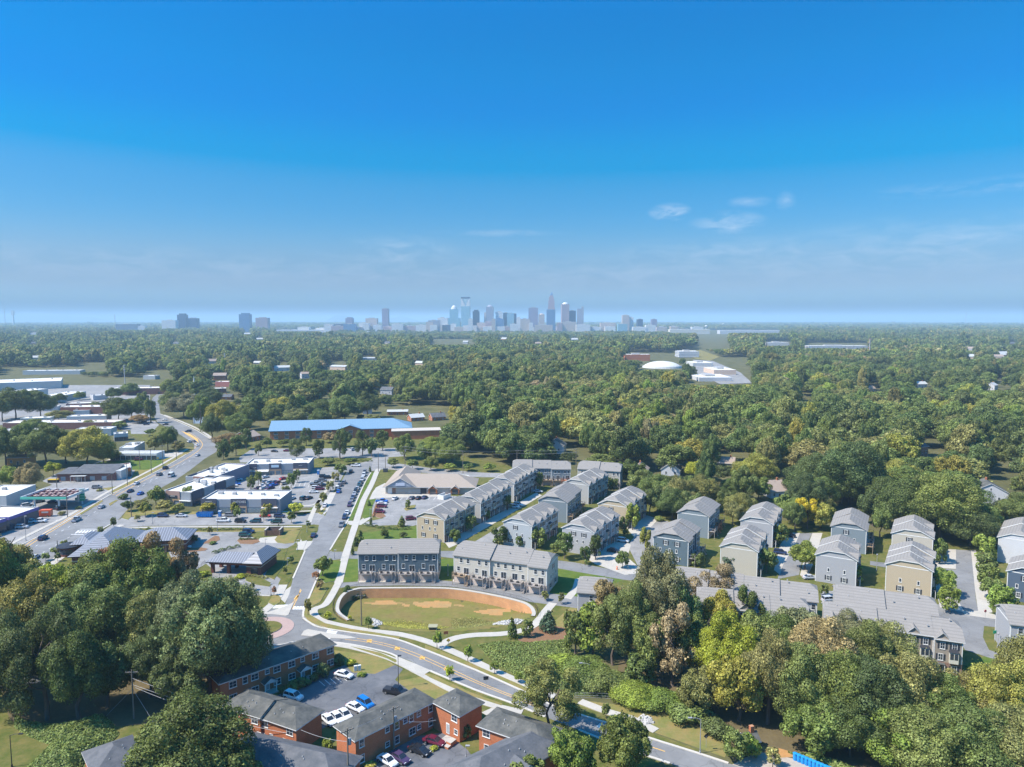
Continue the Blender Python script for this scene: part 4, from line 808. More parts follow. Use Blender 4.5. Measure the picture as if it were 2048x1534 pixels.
A2 = apartment('brick apartment with stepped roof in front of the shaded long one, left half', (447, 1411), (520, 1433), 7.0, 5.9, 'w,.12,4.8 w,.85,4.8 s,.08,2.0 d,.32,.7 d,.72,.7 s,.96,2.0', hip=(True, False))
A2b = apartment('brick apartment half with lower grey hip roof, right part of the stepped pair', (521, 1433), (592, 1457), 7.2, 5.5, 'w,.12,4.4 w,.82,4.4 s,.06,1.7 d,.30,.4 d,.68,.4 s,.93,1.7', hip=(False, True))
A3 = apartment('long brick apartment wing with two utility poles in front', (711, 1479), (868, 1401), 6.6, 5.9, 'n,.07,4.6 n,.07,1.5 s,.38,4.7 s,.38,1.7 n,.50,4.6 n,.50,1.6 s,.61,4.7 n,.69,4.6 w,.70,1.7 s,.79,4.7 s,.79,1.9 n,.95,4.6 n,.95,1.6', endspec='s,.5,1.2')
A3b = apartment('square brick block with hip roof and wooden stoop, joined to the long wing', (868, 1403), (919, 1430), 6.4, 5.9, 'w,.80,4.7 d,.55,.6 s,.86,1.9', end1spec='')
A4 = apartment('brick apartment with green lawn at its left corner and a dormered neighbour', (958, 1450), (1085, 1494), 7.0, 5.9, 'w,.12,4.7 s,.12,1.9 d,.28,.4', end1spec='w,.3,4.6')
A5 = apartment('low building at the bottom edge with broad grey shingle roof', (508, 1474), (650, 1506), 9, 3.4, '', 2.6, (True, True), M_SHINGLE_G, ridge=True)
A6 = apartment('grey roofed wing at the bottom edge with a blue gable', (962, 1514), (1061, 1466), 8.5, 5.2, 'w,.93,4.2', 2.4, (True, True), M_SHINGLE_G, ridge=True)
mb = MB(); solid(mb, [(-3.2, -2.2, 0), (0, -2.2, 1.9), (3.2, -2.2, 0), (-3.2, 2, 0), (0, 2, 1.9), (3.2, 2, 0)], [(0, 1, 4, 3), (1, 2, 5, 4)], .2, 0, 1); mb.face([(-2.9, -1.9, -.15), (2.9, -1.9, -.15), (0, -1.9, 1.6)], 2)
mb.build('gable', [M_SHINGLE_G, M_WTRIM, siding('blue', (.22, .34, .42))], A6, (10.0, -.2, 5.1))
A7 = apartment('sliver of grey roof at the bottom left corner behind the dark round tree', (190, 1550), (285, 1515), 9, 3.4, '', 2.2, (True, True), M_SHINGLE_G)
def stoop(label, px, w, d, rz, h=.8):
    p = P(*px); mb = MB(); mb.box(0, w, -d, 0, 0, h, 0, 1); mb.box(w - 1.2, w, -d - .9, -d, 0, h * .5, 0, 1)
    return setp(mb.build('stoop', [M_BRICK, M_CONC], None, (p.x, p.y, 0), rz), label, 'stoop')
stoop('brick stoop with concrete top along the stepped apartment', (447, 1486), 7.5, 2.0, R(-24), 1.0)
stoop('brick stoop with pale top before the square brick block', (893, 1478), 2.6, 1.8, R(-34), .9)
# ---- flat roofed shops
def flat_shop(label, O, ang, L, D, h, cols, bays, unit_n=4, name='shop_building', cat='shop', group=None, par=.6):
    """bays: list of (x0, x1, kind, top) along y=0; kinds: dark sign panel over tan brick, grey panel over glass"""
    root = empty(name, (O.x, O.y, 0), ang, label, cat, group)
    mb = MB(); mb.box(0, L, 0, D, 0, h, 0, 1)
    t = .3
    for x0, x1, y0, y1 in ((0, L, 0, t), (0, L, D - t, D), (0, t, t, D - t), (L - t, L, t, D - t)): mb.box(x0, x1, y0, y1, h + .001, h + par, 0, 2)
    mb.build('wall', [cols['wall'], M_WROOF, M_WTRIM], root)
    for k in range(unit_n):
        um = MB(); w = rb.uniform(1.2, 2.4); um.box(-w / 2, w / 2, -.8, .8, .1, rb.uniform(.9, 1.5), 0); um.box(-w / 2 - .1, w / 2 + .1, -.9, .9, .001, .1, 1); um.lathe([(.45, 1.0), (.45, 1.02), (0, 1.02)], 8)
        um.build('rooftop_unit', [M_UNIT, M_WTRIM], root, (L * (k + .6) / (unit_n + .2), D * rb.uniform(.3, .75), h))
    for b in bays:
        x0, x1, kind = b[0] * L, b[1] * L, b[2]; bm = MB(); n_ = max(1, round((x1 - x0) / 3.0))
        if kind == 'sign':
            bm.box(x0, x1, -.35, -.004, h * .60, h + par + .25, 0); bm.box(x0, x1, -.30, -.004, h * .42, h * .595, 1)
            for k in range(n_ + 1): x = x0 + (x1 - x0) * k / n_; bm.box(max(x0, x - .35), min(x1, x + .35), -.30, -.004, 0, h * .418, 1)
            bm.build('sign_panel', [cols['dark'], cols['tan']], root)
        else:
            bm.box(x0 + .02, x1 - .02, -.06, -.004, h * .46, h + par + .02, 0); bm.build('wall_panel', [cols['grey']], root)
        gm = MB(); gm.box(x0 + .4, x1 - .4, -.10, -.065, .3, h * .41, 0)
        for k in range(n_ * 2 + 1): x = x0 + .4 + (x1 - x0 - .8) * k / (n_ * 2); gm.box(x - .05, x + .05, -.14, -.101, .25, h * .41, 1)
        for zz in (.25, h * .30): gm.box(x0 + .4, x1 - .4, -.135, -.102, zz, zz + .1, 1)
        gm.build('shop_window', [mat('shop_glass', (.16, .22, .24), .12, .2, .6, 0, .6), M_UNIT], root)
        if len(b) > 3 and b[3] == 'awning':
            am = MB(); solid(am, [(x0 + .2, -1.5, h * .40), (x1 - .2, -1.5, h * .40), (x1 - .2, -.15, h * .56), (x0 + .2, -.15, h * .56)], [(0, 1, 2, 3)], .08, 0, 0); am.build('awning', M_WROOF, root)
        if len(b) > 3 and b[3] == 'canopy':
            am = MB(); am.box(x0 + .1, x1 + .6, -1.3, -.31, h * .43, h * .47, 0); am.build('canopy', M_WTRIM, root)
    return root
def lettering(parent, txt, x, y, z, size, m, rz=0.0, name='lettering'):
    c = bpy.data.curves.new('lettering', 'FONT'); c.body = txt; c.size = size; c.extrude = .03; c.align_x = 'CENTER'; c.align_y = 'CENTER'; c.materials.append(m)
    f = bpy.data.objects.new(name, c); COL.objects.link(f); me = bpy.data.meshes.new_from_object(f.evaluated_get(bpy.context.evaluated_depsgraph_get())); bpy.data.objects.remove(f)
    o = bpy.data.objects.new(name, me); COL.objects.link(o); o.parent = parent; o.location = (x, y, z); o.rotation_euler = (R(90), 0, rz); return o
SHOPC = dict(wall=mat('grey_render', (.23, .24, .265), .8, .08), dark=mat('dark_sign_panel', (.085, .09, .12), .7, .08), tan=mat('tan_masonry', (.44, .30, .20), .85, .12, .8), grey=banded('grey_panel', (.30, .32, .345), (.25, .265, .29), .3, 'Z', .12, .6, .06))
def eave2(p0, p1, h):
    a, b = P(*p0, h), P(*p1, h); u = b - a; return Vector((a.x, a.y, 0)), math.atan2(u.y, u.x), u.length
O, an, L = eave2((402, 1001), (560, 1001), 5.6)
S1 = flat_shop('flat white roofed shop with grey panels and dark sign blocks facing the side road', O, an, L, 17, 5.6, SHOPC, [(0, .2, 'sign'), (.2, .38, 'grey'), (.38, .575, 'sign'), (.575, .765, 'grey'), (.765, .96, 'sign', 'canopy')], 5)
lettering(S1, 'HATCHES', L * .49, -.40, 5.0, 1.3, M_WTRIM); lettering(S1, 'MARKET', L * .10, -.40, 5.1, .75, M_WTRIM)
O, an, L = eave2((491, 931), (618, 928), 5.6)
S4 = flat_shop('flat white roofed shop with white awnings behind the crowded parking lot', O, an, L, 17, 5.6, SHOPC, [(0, .18, 'sign', 'canopy'), (.18, .37, 'grey', 'awning'), (.37, .56, 'sign'), (.56, .75, 'grey'), (.75, .97, 'sign', 'canopy')], 5)
mb = MB(); mb.box(-2, 2, -.42, -.36, -.7, .7, 0); mb.build('sign', mat('pale_sign', (.55, .68, .74), .5, .1), S4, (L * .465, 0, 4.9)); lettering(S4, 'SALON', L * .865, -.40, 5.0, .6, M_WTRIM); lettering(S4, 'CAFE', L * .15, -.40, 4.2, .6, M_WTRIM)
O, an, L = eave2((325, 984), (385, 986), 6.0)
S2 = flat_shop('flat white roofed shop with a tan brick end beside the main road', O, R(-4), L, 34, 6.0, dict(SHOPC, dark=mat('dusty_brick', (.36, .24, .20), .85, .1), tan=mat('tan_brick_wall', (.42, .28, .16), .85, .12)), [(.02, .14, 'grey'), (.14, .62, 'sign'), (.62, .98, 'grey', 'canopy')], 6)
for ch in [c for c in S2.children if c.name.startswith('shop_window')][:2]: bpy.data.objects.remove(ch)
mb = MB(); mb.box(-2.1, 2.1, -.46, -.37, -.8, .55, 0); mb.build('sign', M_SHUT, S2, (L * .39, 0, 4.3)); lettering(S2, 'COFFEE', L * .37, -.5, 4.45, .75, M_WTRIM)
c = S2; c.location = (O.x, O.y, 0)
# skew it the way the block follows the road: it runs away to the right
S2.rotation_euler.z = R(-12)
O, an, L = eave2((371, 955), (434, 953), 6.0)
S3 = flat_shop('flat white roofed shop with red brick rear, behind the tan brick ended one', O, R(-10), L, 34, 6.0, dict(SHOPC, wall=mat('violet_grey_render', (.24, .22, .27), .8, .08), dark=mat('dull_red_brick', (.30, .17, .14), .85, .1)), [(0, .3, 'grey'), (.3, .68, 'sign'), (.68, .98, 'grey')], 6)
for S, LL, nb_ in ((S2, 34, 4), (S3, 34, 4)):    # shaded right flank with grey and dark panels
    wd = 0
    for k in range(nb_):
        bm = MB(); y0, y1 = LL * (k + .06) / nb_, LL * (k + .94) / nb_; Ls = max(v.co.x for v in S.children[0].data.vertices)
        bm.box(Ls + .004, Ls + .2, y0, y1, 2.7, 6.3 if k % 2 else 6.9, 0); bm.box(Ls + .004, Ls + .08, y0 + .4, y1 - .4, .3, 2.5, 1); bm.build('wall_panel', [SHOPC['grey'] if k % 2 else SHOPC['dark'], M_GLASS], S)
# ---- metal roofed bank, drive-through, day care, school
M_METAL = banded('standing_seam_dark', (.15, .155, .175), (.30, .31, .34), .9, 'X', .22, .45, .05, .4)
M_METALY = banded('standing_seam_dark_y', (.15, .155, .175), (.30, .31, .34), .9, 'Y', .22, .45, .05, .4)
M_DBRICK = brick('dark_red_brick', (.17, .055, .04), (.13, .04, .032), (.18, .10, .08))
def bank_wing(root, x0, x1, y0, y1, h, rise, hipm, ov=1.0, glass=True):
    w = MB(); w.box(x0, x1, y0, y1, 0, h, 0); w.box(x0 - .03, x1 + .03, y0 - .03, y1 + .03, h * .55, h * .62, 1); w.build('wall', [M_DBRICK, mat('cast_stone', (.45, .42, .36), .8)], root)
    r = MB(); roof_hip(r, x0 - ov, x1 + ov, y0 - ov, y1 + ov, h, rise, .3); r.build('roof', [hipm, M_DARKM], root)
    if glass:
        for k in range(max(1, int((x1 - x0) / 5))): x = x0 + (x1 - x0) * (k + .5) / max(1, int((x1 - x0) / 5)); gm = MB(); gm.box(x - 1.2, x + 1.2, y0 - .06, y0 - .004, .6, h * .5, 0); gm.build('window', M_GLASS, root)
p = P(180, 1170); O = P(143, 1112, 4.6)
BK = empty('bank', (O.x, O.y, 0), R(10), 'dark metal roofed bank with brick walls behind the brown tree', 'bank')
bank_wing(BK, 0, 15, 0, 26, 4.6, 4.6, M_METALY); bank_wing(BK, 15.2, 33, 14, 26, 4.4, 3.2, M_METAL); bank_wing(BK, -6, -.2, 16, 28, 4.0, 2.0, M_METAL)
ro = MB(); ro.lathe([(3.4, 0), (3.4, 3.2)], 20); ro.lathe([(4.2, 3.2), (4.2, 3.5), (0.2, 4.4)], 20, m=1); ro.lathe([(3.43, .9), (3.43, 2.6)], 20, m=2); ro.build('bay', [M_DBRICK, M_DARKM, M_GLASS], BK, (-7.5, 17, 0))
a, b = P(412, 1124, 4.2), P(524, 1128, 4.2); u = b - a
DT = empty('drive_through', (a.x, a.y, 0), math.atan2(u.y, u.x), 'drive-through bank kiosk with dark seamed roof and long canopy', 'drive-through')
Ld = u.length
w = MB(); w.box(Ld * .70, Ld - .8, .8, 13, 0, 4.2, 0); w.box(Ld * .70 - .04, Ld - .76, .76, 13.04, 2.7, 3.0, 1); w.build('wall', [M_DBRICK, mat('cast_stone', (.45, .42, .36), .8)], DT)
w = MB(); w.box(.6, Ld * .70 - .05, .9, 8.2, 3.1, 4.2, 0); w.build('canopy_band', [M_DBRICK], DT)
for x in (1.4, Ld * .36): 
    w = MB(); w.box(x - .5, x + .5, 1.2, 2.2, 0, 3.1, 0); w.box(x - .5, x + .5, 6.8, 7.8, 0, 3.1, 0); w.build('pillar', [M_DBRICK], DT)
r = MB(); roof_hip(r, -.2, Ld * .74, 0, 9.2, 4.25, 2.2, .3, hip1=False); r.build('canopy_roof', [M_METAL, M_DARKM], DT)
r = MB(); roof_hip(r, Ld * .66, Ld + .2, -.4, 14.4, 4.3, 2.9, .3); r.build('roof', [M_METALY, M_DARKM], DT)
w = MB(); w.box(Ld * .78, Ld * .90, .70, .795, .5, 2.6, 0); w.build('window', M_GLASS, DT)
w = MB(); w.box(Ld * .70 - .09, Ld * .70 - .004, 2, 6.5, .8, 2.6, 0); w.build('teller_window', M_GLASS, DT)
# beige day care
M_BEIGE = mat('beige_shingles', (.33, .275, .225), .9, .14, .4, .01, .15, c2=(.29, .24, .195)); M_STONE = mat('grey_green_siding', (.36, .36, .33), .8, .08)
a, b = P(766, 974, 3.6), P(952, 975, 3.6); u = b - a; Ld = u.length
DC = empty('day_care', (a.x, a.y, 0), math.atan2(u.y, u.x), 'beige roofed day care with a big front gable and two brown entrance gables', 'day care')
w = MB(); w.box(1, Ld - 1, 1, 19, 0, 3.6, 0); w.box(1.0, 10, 19, 34, 0, 3.6, 0); w.box(.97, Ld - .97, .95, .998, 0, .9, 1); w.build('wall', [M_STONE, M_GBRICK], DC)
r = MB(); roof_hip(r, 0, Ld, 0, 20, 3.6, 4.6, .25); roof_hip(r, -.3, 13.5, -.4, 36, 3.65, 4.4, .25); r.build('roof', [M_BEIGE, M_WTRIM], DC)
g_ = MB(); solid(g_, [(-7.5, -1.2, 0), (0, -1.2, 4.3), (7.5, -1.2, 0), (-7.5, 9, 0), (0, 9, 4.3), (7.5, 9, 0)], [(0, 1, 4, 3), (1, 2, 5, 4)], .25, 0, 1); g_.face([(-6.6, -.9, .05), (6.6, -.9, .05), (0, -.9, 3.8)], 2); fg = g_.build('front_gable', [M_BEIGE, M_WTRIM, siding('slate', (.30, .33, .38))], DC, (8.6, .2, 3.9))
mb = MB(); mb.box(-2.2, 2.2, -1.05, -.95, .55, 1.9, 0); mb.build('sign', mat('pale_grey_sign', (.52, .55, .62), .6, .08), DC, (8.6, .2, 3.9))
for x in (Ld * .535, Ld * .775):
    g_ = MB(); solid(g_, [(-2.4, -1.0, 2.2), (0, -1.0, 4.0), (2.4, -1.0, 2.2), (-2.4, 5, 2.2), (0, 5, 4.0), (2.4, 5, 2.2)], [(0, 1, 4, 3), (1, 2, 5, 4)], .2, 0, 1)
    g_.face([(-2.1, -.8, 2.3), (2.1, -.8, 2.3), (0, -.8, 3.75)], 2); g_.box(-2.1, -1.5, -.8, .9, 0, 2.29, 2); g_.box(1.5, 2.1, -.8, .9, 0, 2.29, 2); g_.box(-1.4, 1.4, .8, .93, .1, 2.25, 3); g_.build('entrance_gable', [M_BEIGE, M_WTRIM, mat('rust_wood', (.30, .115, .05), .8, .1), mat('storm_glass', (.35, .37, .38), .15, .1)], DC, (x, .2, .6))
for x0, x1, m_ in ((2.2, 4.2, M_WTRIM), (4.3, 6.0, M_BRICK_D), (Ld * .40, Ld * .465, M_SHUT)): MB().box(x0, x1, .86, .945, .1, 2.9, 0).build('door', m_, DC)
for k in range(6): MB().box(6.8 + k * 1.9, 8.0 + k * 1.9, .88, .945, 1.3, 2.4, 0).build('window', mat('storm_glass', (.35, .37, .38), .15, .1), DC)
# school with blue metal roof
M_BLUER = banded('blue_metal_roof', (.17, .27, .36), (.14, .23, .32), 1.2, 'X', .12, .4, .05, .35)
p0, p1 = P(540, 862, 6.5), P(822, 855, 6.5); u = p1 - p0; Ls = u.length
SCH = empty('school', (p0.x, p0.y, 0), math.atan2(u.y, u.x), 'red brick school under a long light blue metal roof', 'school')
w = MB(); w.box(0, Ls, 0, 26, 0, 6.5, 0); w.box(Ls * .86, Ls * 1.21, -13, -.03, 0, 5.9, 0); w.build('wall', [M_BRICK], SCH)
r = MB(); roof_hip(r, -1, Ls + 1, -1, 27, 6.5, 5.5, .4, hip0=False); r.build('roof', [M_BLUER, mat('blue_fascia', (.05, .19, .33), .5, .05)], SCH)
g_ = MB(); solid(g_, [(-8.5, -2, 6.55), (0, -2, 9.6), (8.5, -2, 6.55), (-8.5, 12, 6.55), (0, 12, 9.6), (8.5, 12, 6.55)], [(0, 1, 4, 3), (1, 2, 5, 4)], .4, 0, 1); g_.face([(-7.6, -1.2, 6.5), (7.6, -1.2, 6.5), (0, -1.2, 9.1)], 2); g_.box(-7.6, 7.6, -1.2, -.02, 0, 6.49, 2); g_.build('gable', [M_BLUER, mat('blue_fascia', (.05, .19, .33), .5, .05), M_BRICK], SCH, (Ls * .56, 0, 0))
w = MB(); w.box(Ls * .86 - .3, Ls * 1.21 + .3, -13.3, -.04, 5.91, 6.2, 0); w.build('flat_roof', [mat('tan_membrane', (.45, .39, .33), .85, .1)], SCH)
WS = pane_window('window', 2.6, 1.7, grid=(4, 2))
for k in range(13):
    t = .04 + .075 * k
    if t < .8:
        gb_ = abs(Ls * t - Ls * .56) < 7.6
        for z in (1.8, 4.7): inst('window', WS, SCH, (Ls * t, -1.21 if gb_ else 0, z), 0)
# ---- small houses seen through gaps of the wood
def house(label, px, w, d, h, rise, wallm, roofm, rz, name='house', porch=False, group=None):
    p = P(*px); root = empty(name, (p.x, p.y, 0), rz, label, name.replace('_', ' '), group)
    mb = MB(); prof = [(0, 0), (d, 0), (d, h), (d / 2, h + rise - .08), (0, h)]
    n = len(prof); mb.v += [(-w / 2, q[0], q[1]) for q in prof] + [(w / 2, q[0], q[1]) for q in prof]; mb.f += [tuple(reversed(range(n))), tuple(range(n, 2 * n))] + [(q, (q + 1) % n, n + (q + 1) % n, n + q) for q in range(n)]; mb.m += [0] * (n + 2); mb.build('wall', wallm, root)
    r = MB(); roof_gable(r, -w / 2 - .4, w / 2 + .4, -.5, d + .5, h - .1, rise + .1, 0, 0, .2); ro = r.build('roof', [roofm, M_WTRIM], root)
    MB().box(-.4, .4, -.35, .35, -1.5, 1.1, 0).build('chimney', M_BRICK, ro, (w * .25, d * .5, h + rise))
    for t in (-.3, .3): inst('window', W_STD, root, (w * t, 0, h * .5), 0); inst('window', W_STD, root, (-w / 2, d * (.5 + t * .8), h * .5), R(-90)); 
    inst('door', DOOR, root, (0, 0, 0), 0); inst('window', W_SMALL, root, (-w / 2, d / 2, h + rise * .3), R(-90))
    return root
M_WS = siding('white', (.68, .67, .64)); M_LR = mat('pale_metal_roof', (.42, .42, .40), .6, .1); M_BR_R = mat('brown_shingles', (.30, .235, .19), .9, .15, .5)
HOUSES = [
 ('white gabled house peeking out between trees behind the dark blue row', (1130, 906), 9, 12, 5.5, 3.6, M_WS, M_SHINGLE_D, R(75)),
 ('small house with a pale brown roof and white walls beside the yellow tree', (1559, 996), 9, 13, 3.4, 4, M_WS, M_BR_R, R(10)),
 ('white house with a sharp gable at the right edge of the wood', (2008, 1006), 12, 14, 6, 4, M_WS, M_SHINGLE_D, R(70)),
 ('brick and white house deep in the right wood', (1845, 914), 9, 10, 6.5, 2.5, M_BRICK_D, M_SHINGLE_G, R(20)),
 ('pale pink gabled house behind the tan row at the top', (1295, 950), 10, 9, 3.2, 3.2, siding('pinkwhite', (.62, .55, .50)), M_BR_R, R(70)),
 ('white gable beside a utility pole among the dark trees', (1361, 950), 9, 10, 3.5, 4, M_WS, M_SHINGLE_D, R(72)),
 ('brown roof glimpsed between two olive trees', (1452, 936), 9, 8, 3, 3, M_BR_R, M_BR_R, R(-20)),
 ('brick house with white metal roof behind the school', (836, 842), 12, 9, 3.2, 2.6, M_BRICK, M_LR, R(30)),
 ('brick house with grey roof and carport behind the school', (878, 841), 12, 9, 3.2, 3.0, M_BRICK, M_SHINGLE_G, R(25)),
 ('low brick house with a pale flat roof up the slope behind the school', (795, 830), 18, 9, 3.2, 1.2, M_BRICK, M_LR, R(5)),
 ('grey two storey apartment roof half hidden in the trees above the school', (652, 826), 20, 12, 7.5, 3.2, siding('pale_grey', (.42, .43, .46)), M_SHINGLE_G, R(-5)),
 ('tall pale house end between dark trees above the school', (735, 828), 8, 12, 9, 2.5, LBLUE and siding('pale_grey', (.42, .43, .46)), M_SHINGLE_G, R(12)),
 ('dark grey roof in the middle of the wood', (772, 790), 14, 10, 6, 3, siding('pale_grey', (.42, .43, .46)), M_SHINGLE_G, R(-15)),
 ('blue sided house among trees right of the main road', (420, 846), 9, 12, 6, 3.5, siding('sky', (.42, .50, .60)), M_SHINGLE_G, R(80)),
 ('low brick house with grey roof right of the main road', (437, 800), 26, 11, 3.6, 2.2, M_BRICK, M_SHINGLE_G, R(4)),
 ('brick cottage with tan roof left of the school', (508, 882), 11, 14, 3.4, 3.2, M_BRICK, M_BR_R, R(60)),
 ('white cottage roofs in the far right wood', (1745, 784), 12, 9, 4, 3.4, M_WS, M_BR_R, R(30)),
 ('pale house far off in the right wood', (1845, 776), 13, 9, 5, 3, M_WS, M_LR, R(10)),
 ('white house group member at the far right wood edge', (1992, 782), 12, 9, 7, 3, M_WS, M_LR, R(40)),
 ('white store roof far off in the middle of the wood', (738, 722), 30, 16, 6, 1.5, M_WS, M_LR, R(5)),
 ('light roofed hall among trees left of centre', (565, 742), 26, 14, 6, 3, M_WS, M_LR, R(25)),
 ('pale hall with orange wall among trees left of centre', (675, 740), 30, 16, 6, 2, siding('peach', (.60, .46, .36)), M_LR, R(-20)),
 ('small white house beside brown trees left of centre', (612, 757), 12, 10, 7, 2.5, M_WS, M_BR_R, R(30)),
 ('orange walled shed in the shade at the left edge', (36, 930), 12, 8, 4.5, 1.2, mat('orange_stucco', (.55, .24, .07), .85, .1), M_BR_R, R(8)),
]
for h in HOUSES: house(*h)
rf_ = random.Random(21); FARH = []
for k in range(26):
    px_, py_ = rf_.uniform(20, 2030), rf_.choice((rf_.uniform(672, 700), rf_.uniform(690, 735), rf_.uniform(700, 780)))
    if 560 < px_ < 1400 and py_ > 735 or px_ < 330 and py_ > 725 or 1230 < px_ < 1490: continue
    FARH.append((px_, py_))
FARH.sort()
M_FW = [siding('greyish', (.45, .45, .44)), siding('peach', (.60, .46, .36)), siding('cream', (.6, .55, .46)), M_BRICK]
for k, (px_, py_) in enumerate(FARH):
    p = P(px_, py_); d_ = math.hypot(p.x, p.y); s_ = rf_.uniform(.7, 1.1) * (1 + d_ / 4000); ro = empty('far_house', (p.x, p.y, 0), rf_.uniform(-.7, .7), 'small house roof in the far wood, %s from the left of the scattered ones' % ordinal(k + 1), 'house', 'scattered roofs in the far wood')
    w = MB(); w.box(-7 * s_, 7 * s_, 0, 9 * s_, 0, 5.5 * s_, 0); w.build('wall', rf_.choice(M_FW), ro); w = MB(); roof_gable(w, -7.5 * s_, 7.5 * s_, -.6, 9 * s_ + .6, 5.5 * s_, 3 * s_); w.build('roof', [rf_.choice((M_LR, M_LR, M_BR_R, M_SHINGLE_G)), M_WTRIM], ro)
# ---- workshops and stores at the left
def workshop(label, p0, p1, D, h, wallm, roofm=None, units=3, name='workshop', cat='workshop', fas=None, doors=0, group=None):
    O, an, L = eave2(p0, p1, h); root = empty(name, (O.x, O.y, 0), an, label, cat, group)
    mb = MB(); mb.box(0, L, 0, D, 0, h, 0, 1)
    for x0, x1, y0, y1 in ((0, L, 0, .3), (0, L, D - .3, D), (0, .3, .3, D - .3), (L - .3, L, .3, D - .3)): mb.box(x0, x1, y0, y1, h + .001, h + .4, 0, 2)
    mb.build('wall', [wallm, roofm or M_WROOF, M_WTRIM], root)
    if fas: MB().box(-.1, L + .1, -.1, -.003, h - .9, h + .42, 0).box(L + .003, L + .1, 0, D, h - .9, h + .42, 0).build('fascia', fas, root)
    for k in range(units): um = MB(); um.box(-.9, .9, -.7, .7, 0, 1.1, 0); um.box(-.7, .7, -.5, .5, 1.1, 1.25, 0); um.build('rooftop_unit', M_UNIT, root, (L * (k + .5) / units + rb.uniform(-2, 2), D * rb.uniform(.25, .7), h))
    for k in range(doors): gm = MB(); x = L * (k + .5) / doors; gm.box(x - 1.4, x + 1.4, -.08, -.004, .2, min(h - 1, 2.9), 0); gm.build('window', M_GLASS, root)
    return root
M_VIO = mat('violet_fascia', (.13, .11, .33), .6, .08)
M_GREYW2 = mat('pale_block_wall', (.48, .48, .46), .8, .1, .4); M_RUST = brick('dull_brick', (.24, .10, .08), (.2, .085, .07), (.25, .16, .13))
WK = [('huge white roofed warehouse at the left edge of the wood', (-40, 768), (122, 762), 60, 9, M_GREYW2), ('pale warehouse with a brown gable beside the huge white one', (48, 783), (96, 778), 22, 8, M_GREYW2), ('shed with a broad pale roof left of the main road end', (97, 797), (172, 783), 22, 6, M_GREYW2), ('brick store with white roof and red awning at the road end', (218, 778), (337, 776), 20, 7, M_RUST), ('long brick workshop with white roof below the pale shed', (120, 815), (212, 814), 16, 6.5, M_RUST), ('small white annex before the long brick workshop', (146, 822), (178, 821), 10, 4, M_GREYW2), ('white roofed workshop with slanting end near the car lot', (133, 834), (213, 832), 12, 5, M_GREYW2), ('low dark brick workshop with many roof vents behind the yellow trees', (5, 847), (232, 845), 16, 5, M_RUST), ('long white roof stretching behind the yellow green tree', (150, 860), (222, 858), 12, 5, M_GREYW2), ('white walled workshop with a blue tarp roof', (228, 869), (256, 867), 9, 5, M_WS), ('grey flat roofed store with a slanted side wall', (238, 897), (268, 896), 22, 5.5, M_GREYW2), ('red roofed fast food building far right of the road end', (430, 764), (466, 764), 14, 6, mat('pale_red_wall', (.55, .22, .20), .8, .1)), ('white store beyond the red awning building', (286, 752), (310, 752), 14, 5, M_GREYW2), ('pale shop row at the top left among trees', (45, 742), (160, 741), 18, 6, M_GREYW2), ('pale pink roofed shop behind the long brick workshop', (132, 808), (212, 806), 12, 5, M_RUST), ('small blue grey shed left of the pale pink roofed shop', (86, 814), (116, 813), 10, 4, M_GREYW2), ('white shed right of the broad pale shed', (186, 792), (216, 790), 12, 4.5, M_WS), ('low tan store behind the low dark brick workshop', (40, 838), (100, 836), 12, 5, siding('cream', (.6, .55, .46))), ('long low store left of the brick workshops', (0, 862), (96, 861), 10, 4, M_GREYW2), ('white flat store at the road end right side', (345, 770), (380, 770), 14, 5, M_GREYW2), ('pink store by the church steeple', (420, 778), (452, 777), 14, 5, M_RUST)]
for k, q in enumerate(WK): workshop(*q, units=4 if q[3] > 14 else 2, doors=3 if k in (3, 9) else 0)
LONGST = workshop('long low white store with dark doorways facing the grass', (220, 908), (313, 908), 10, 3.8, mat('white_block', (.62, .62, .62), .8, .08), mat('grey_membrane', (.42, .42, .41), .8, .1), 0, 'store', 'store', doors=9)
a, b = P(114, 948, 4.0), P(231, 946, 4.0); u = b - a; Ld = u.length
DS = empty('store', (a.x, a.y, 0), math.atan2(u.y, u.x), 'dark grey roofed brick shop with a pale porch beside the main road', 'store')
w = MB(); w.box(0, Ld, 0, 15, 0, 4, 0); w.box(Ld * .99, Ld * 1.08, 1, 14, 0, 5.0, 1); w.build('wall', [M_RUST, M_GREYW2], DS)
r = MB(); solid(r, [(Ld * .22, -1, 4.1), (Ld * .985, -1, 4.1), (Ld * .97, 13, 6.4), (Ld * .25, 13, 6.4)], [(0, 1, 2, 3)], .25); solid(r, [(-.5, -.6, 4.05), (Ld * .215, -.6, 4.05), (Ld * .215, 10, 5.6), (1, 10, 5.6)], [(0, 1, 2, 3)], .25); r.build('roof', [M_SHINGLE_G, M_DARKM], DS)
w = MB(); w.box(Ld * .26, Ld * .52, -2.6, -.1, 3.0, 3.2, 0)
for k in range(5): x = Ld * (.265 + k * .062); w.box(x - .08, x + .08, -2.5, -2.34, 0, 3.0, 0)
w.build('porch', M_GREYW2, DS)
for t in (.1, .35, .6, .8): w = MB(); w.box(Ld * t - 1.2, Ld * t + 1.2, -.08, -.004, .4, 2.5, 0); w.build('window', mat('storm_glass', (.35, .37, .38), .15, .1), DS)
O1 = workshop('white roofed shop with an orange front by the main road', (240, 938), (262, 936), 14, 4.6, mat('orange_red_front', (.55, .17, .07), .8, .1), None, 1, 'store', 'store', doors=2)
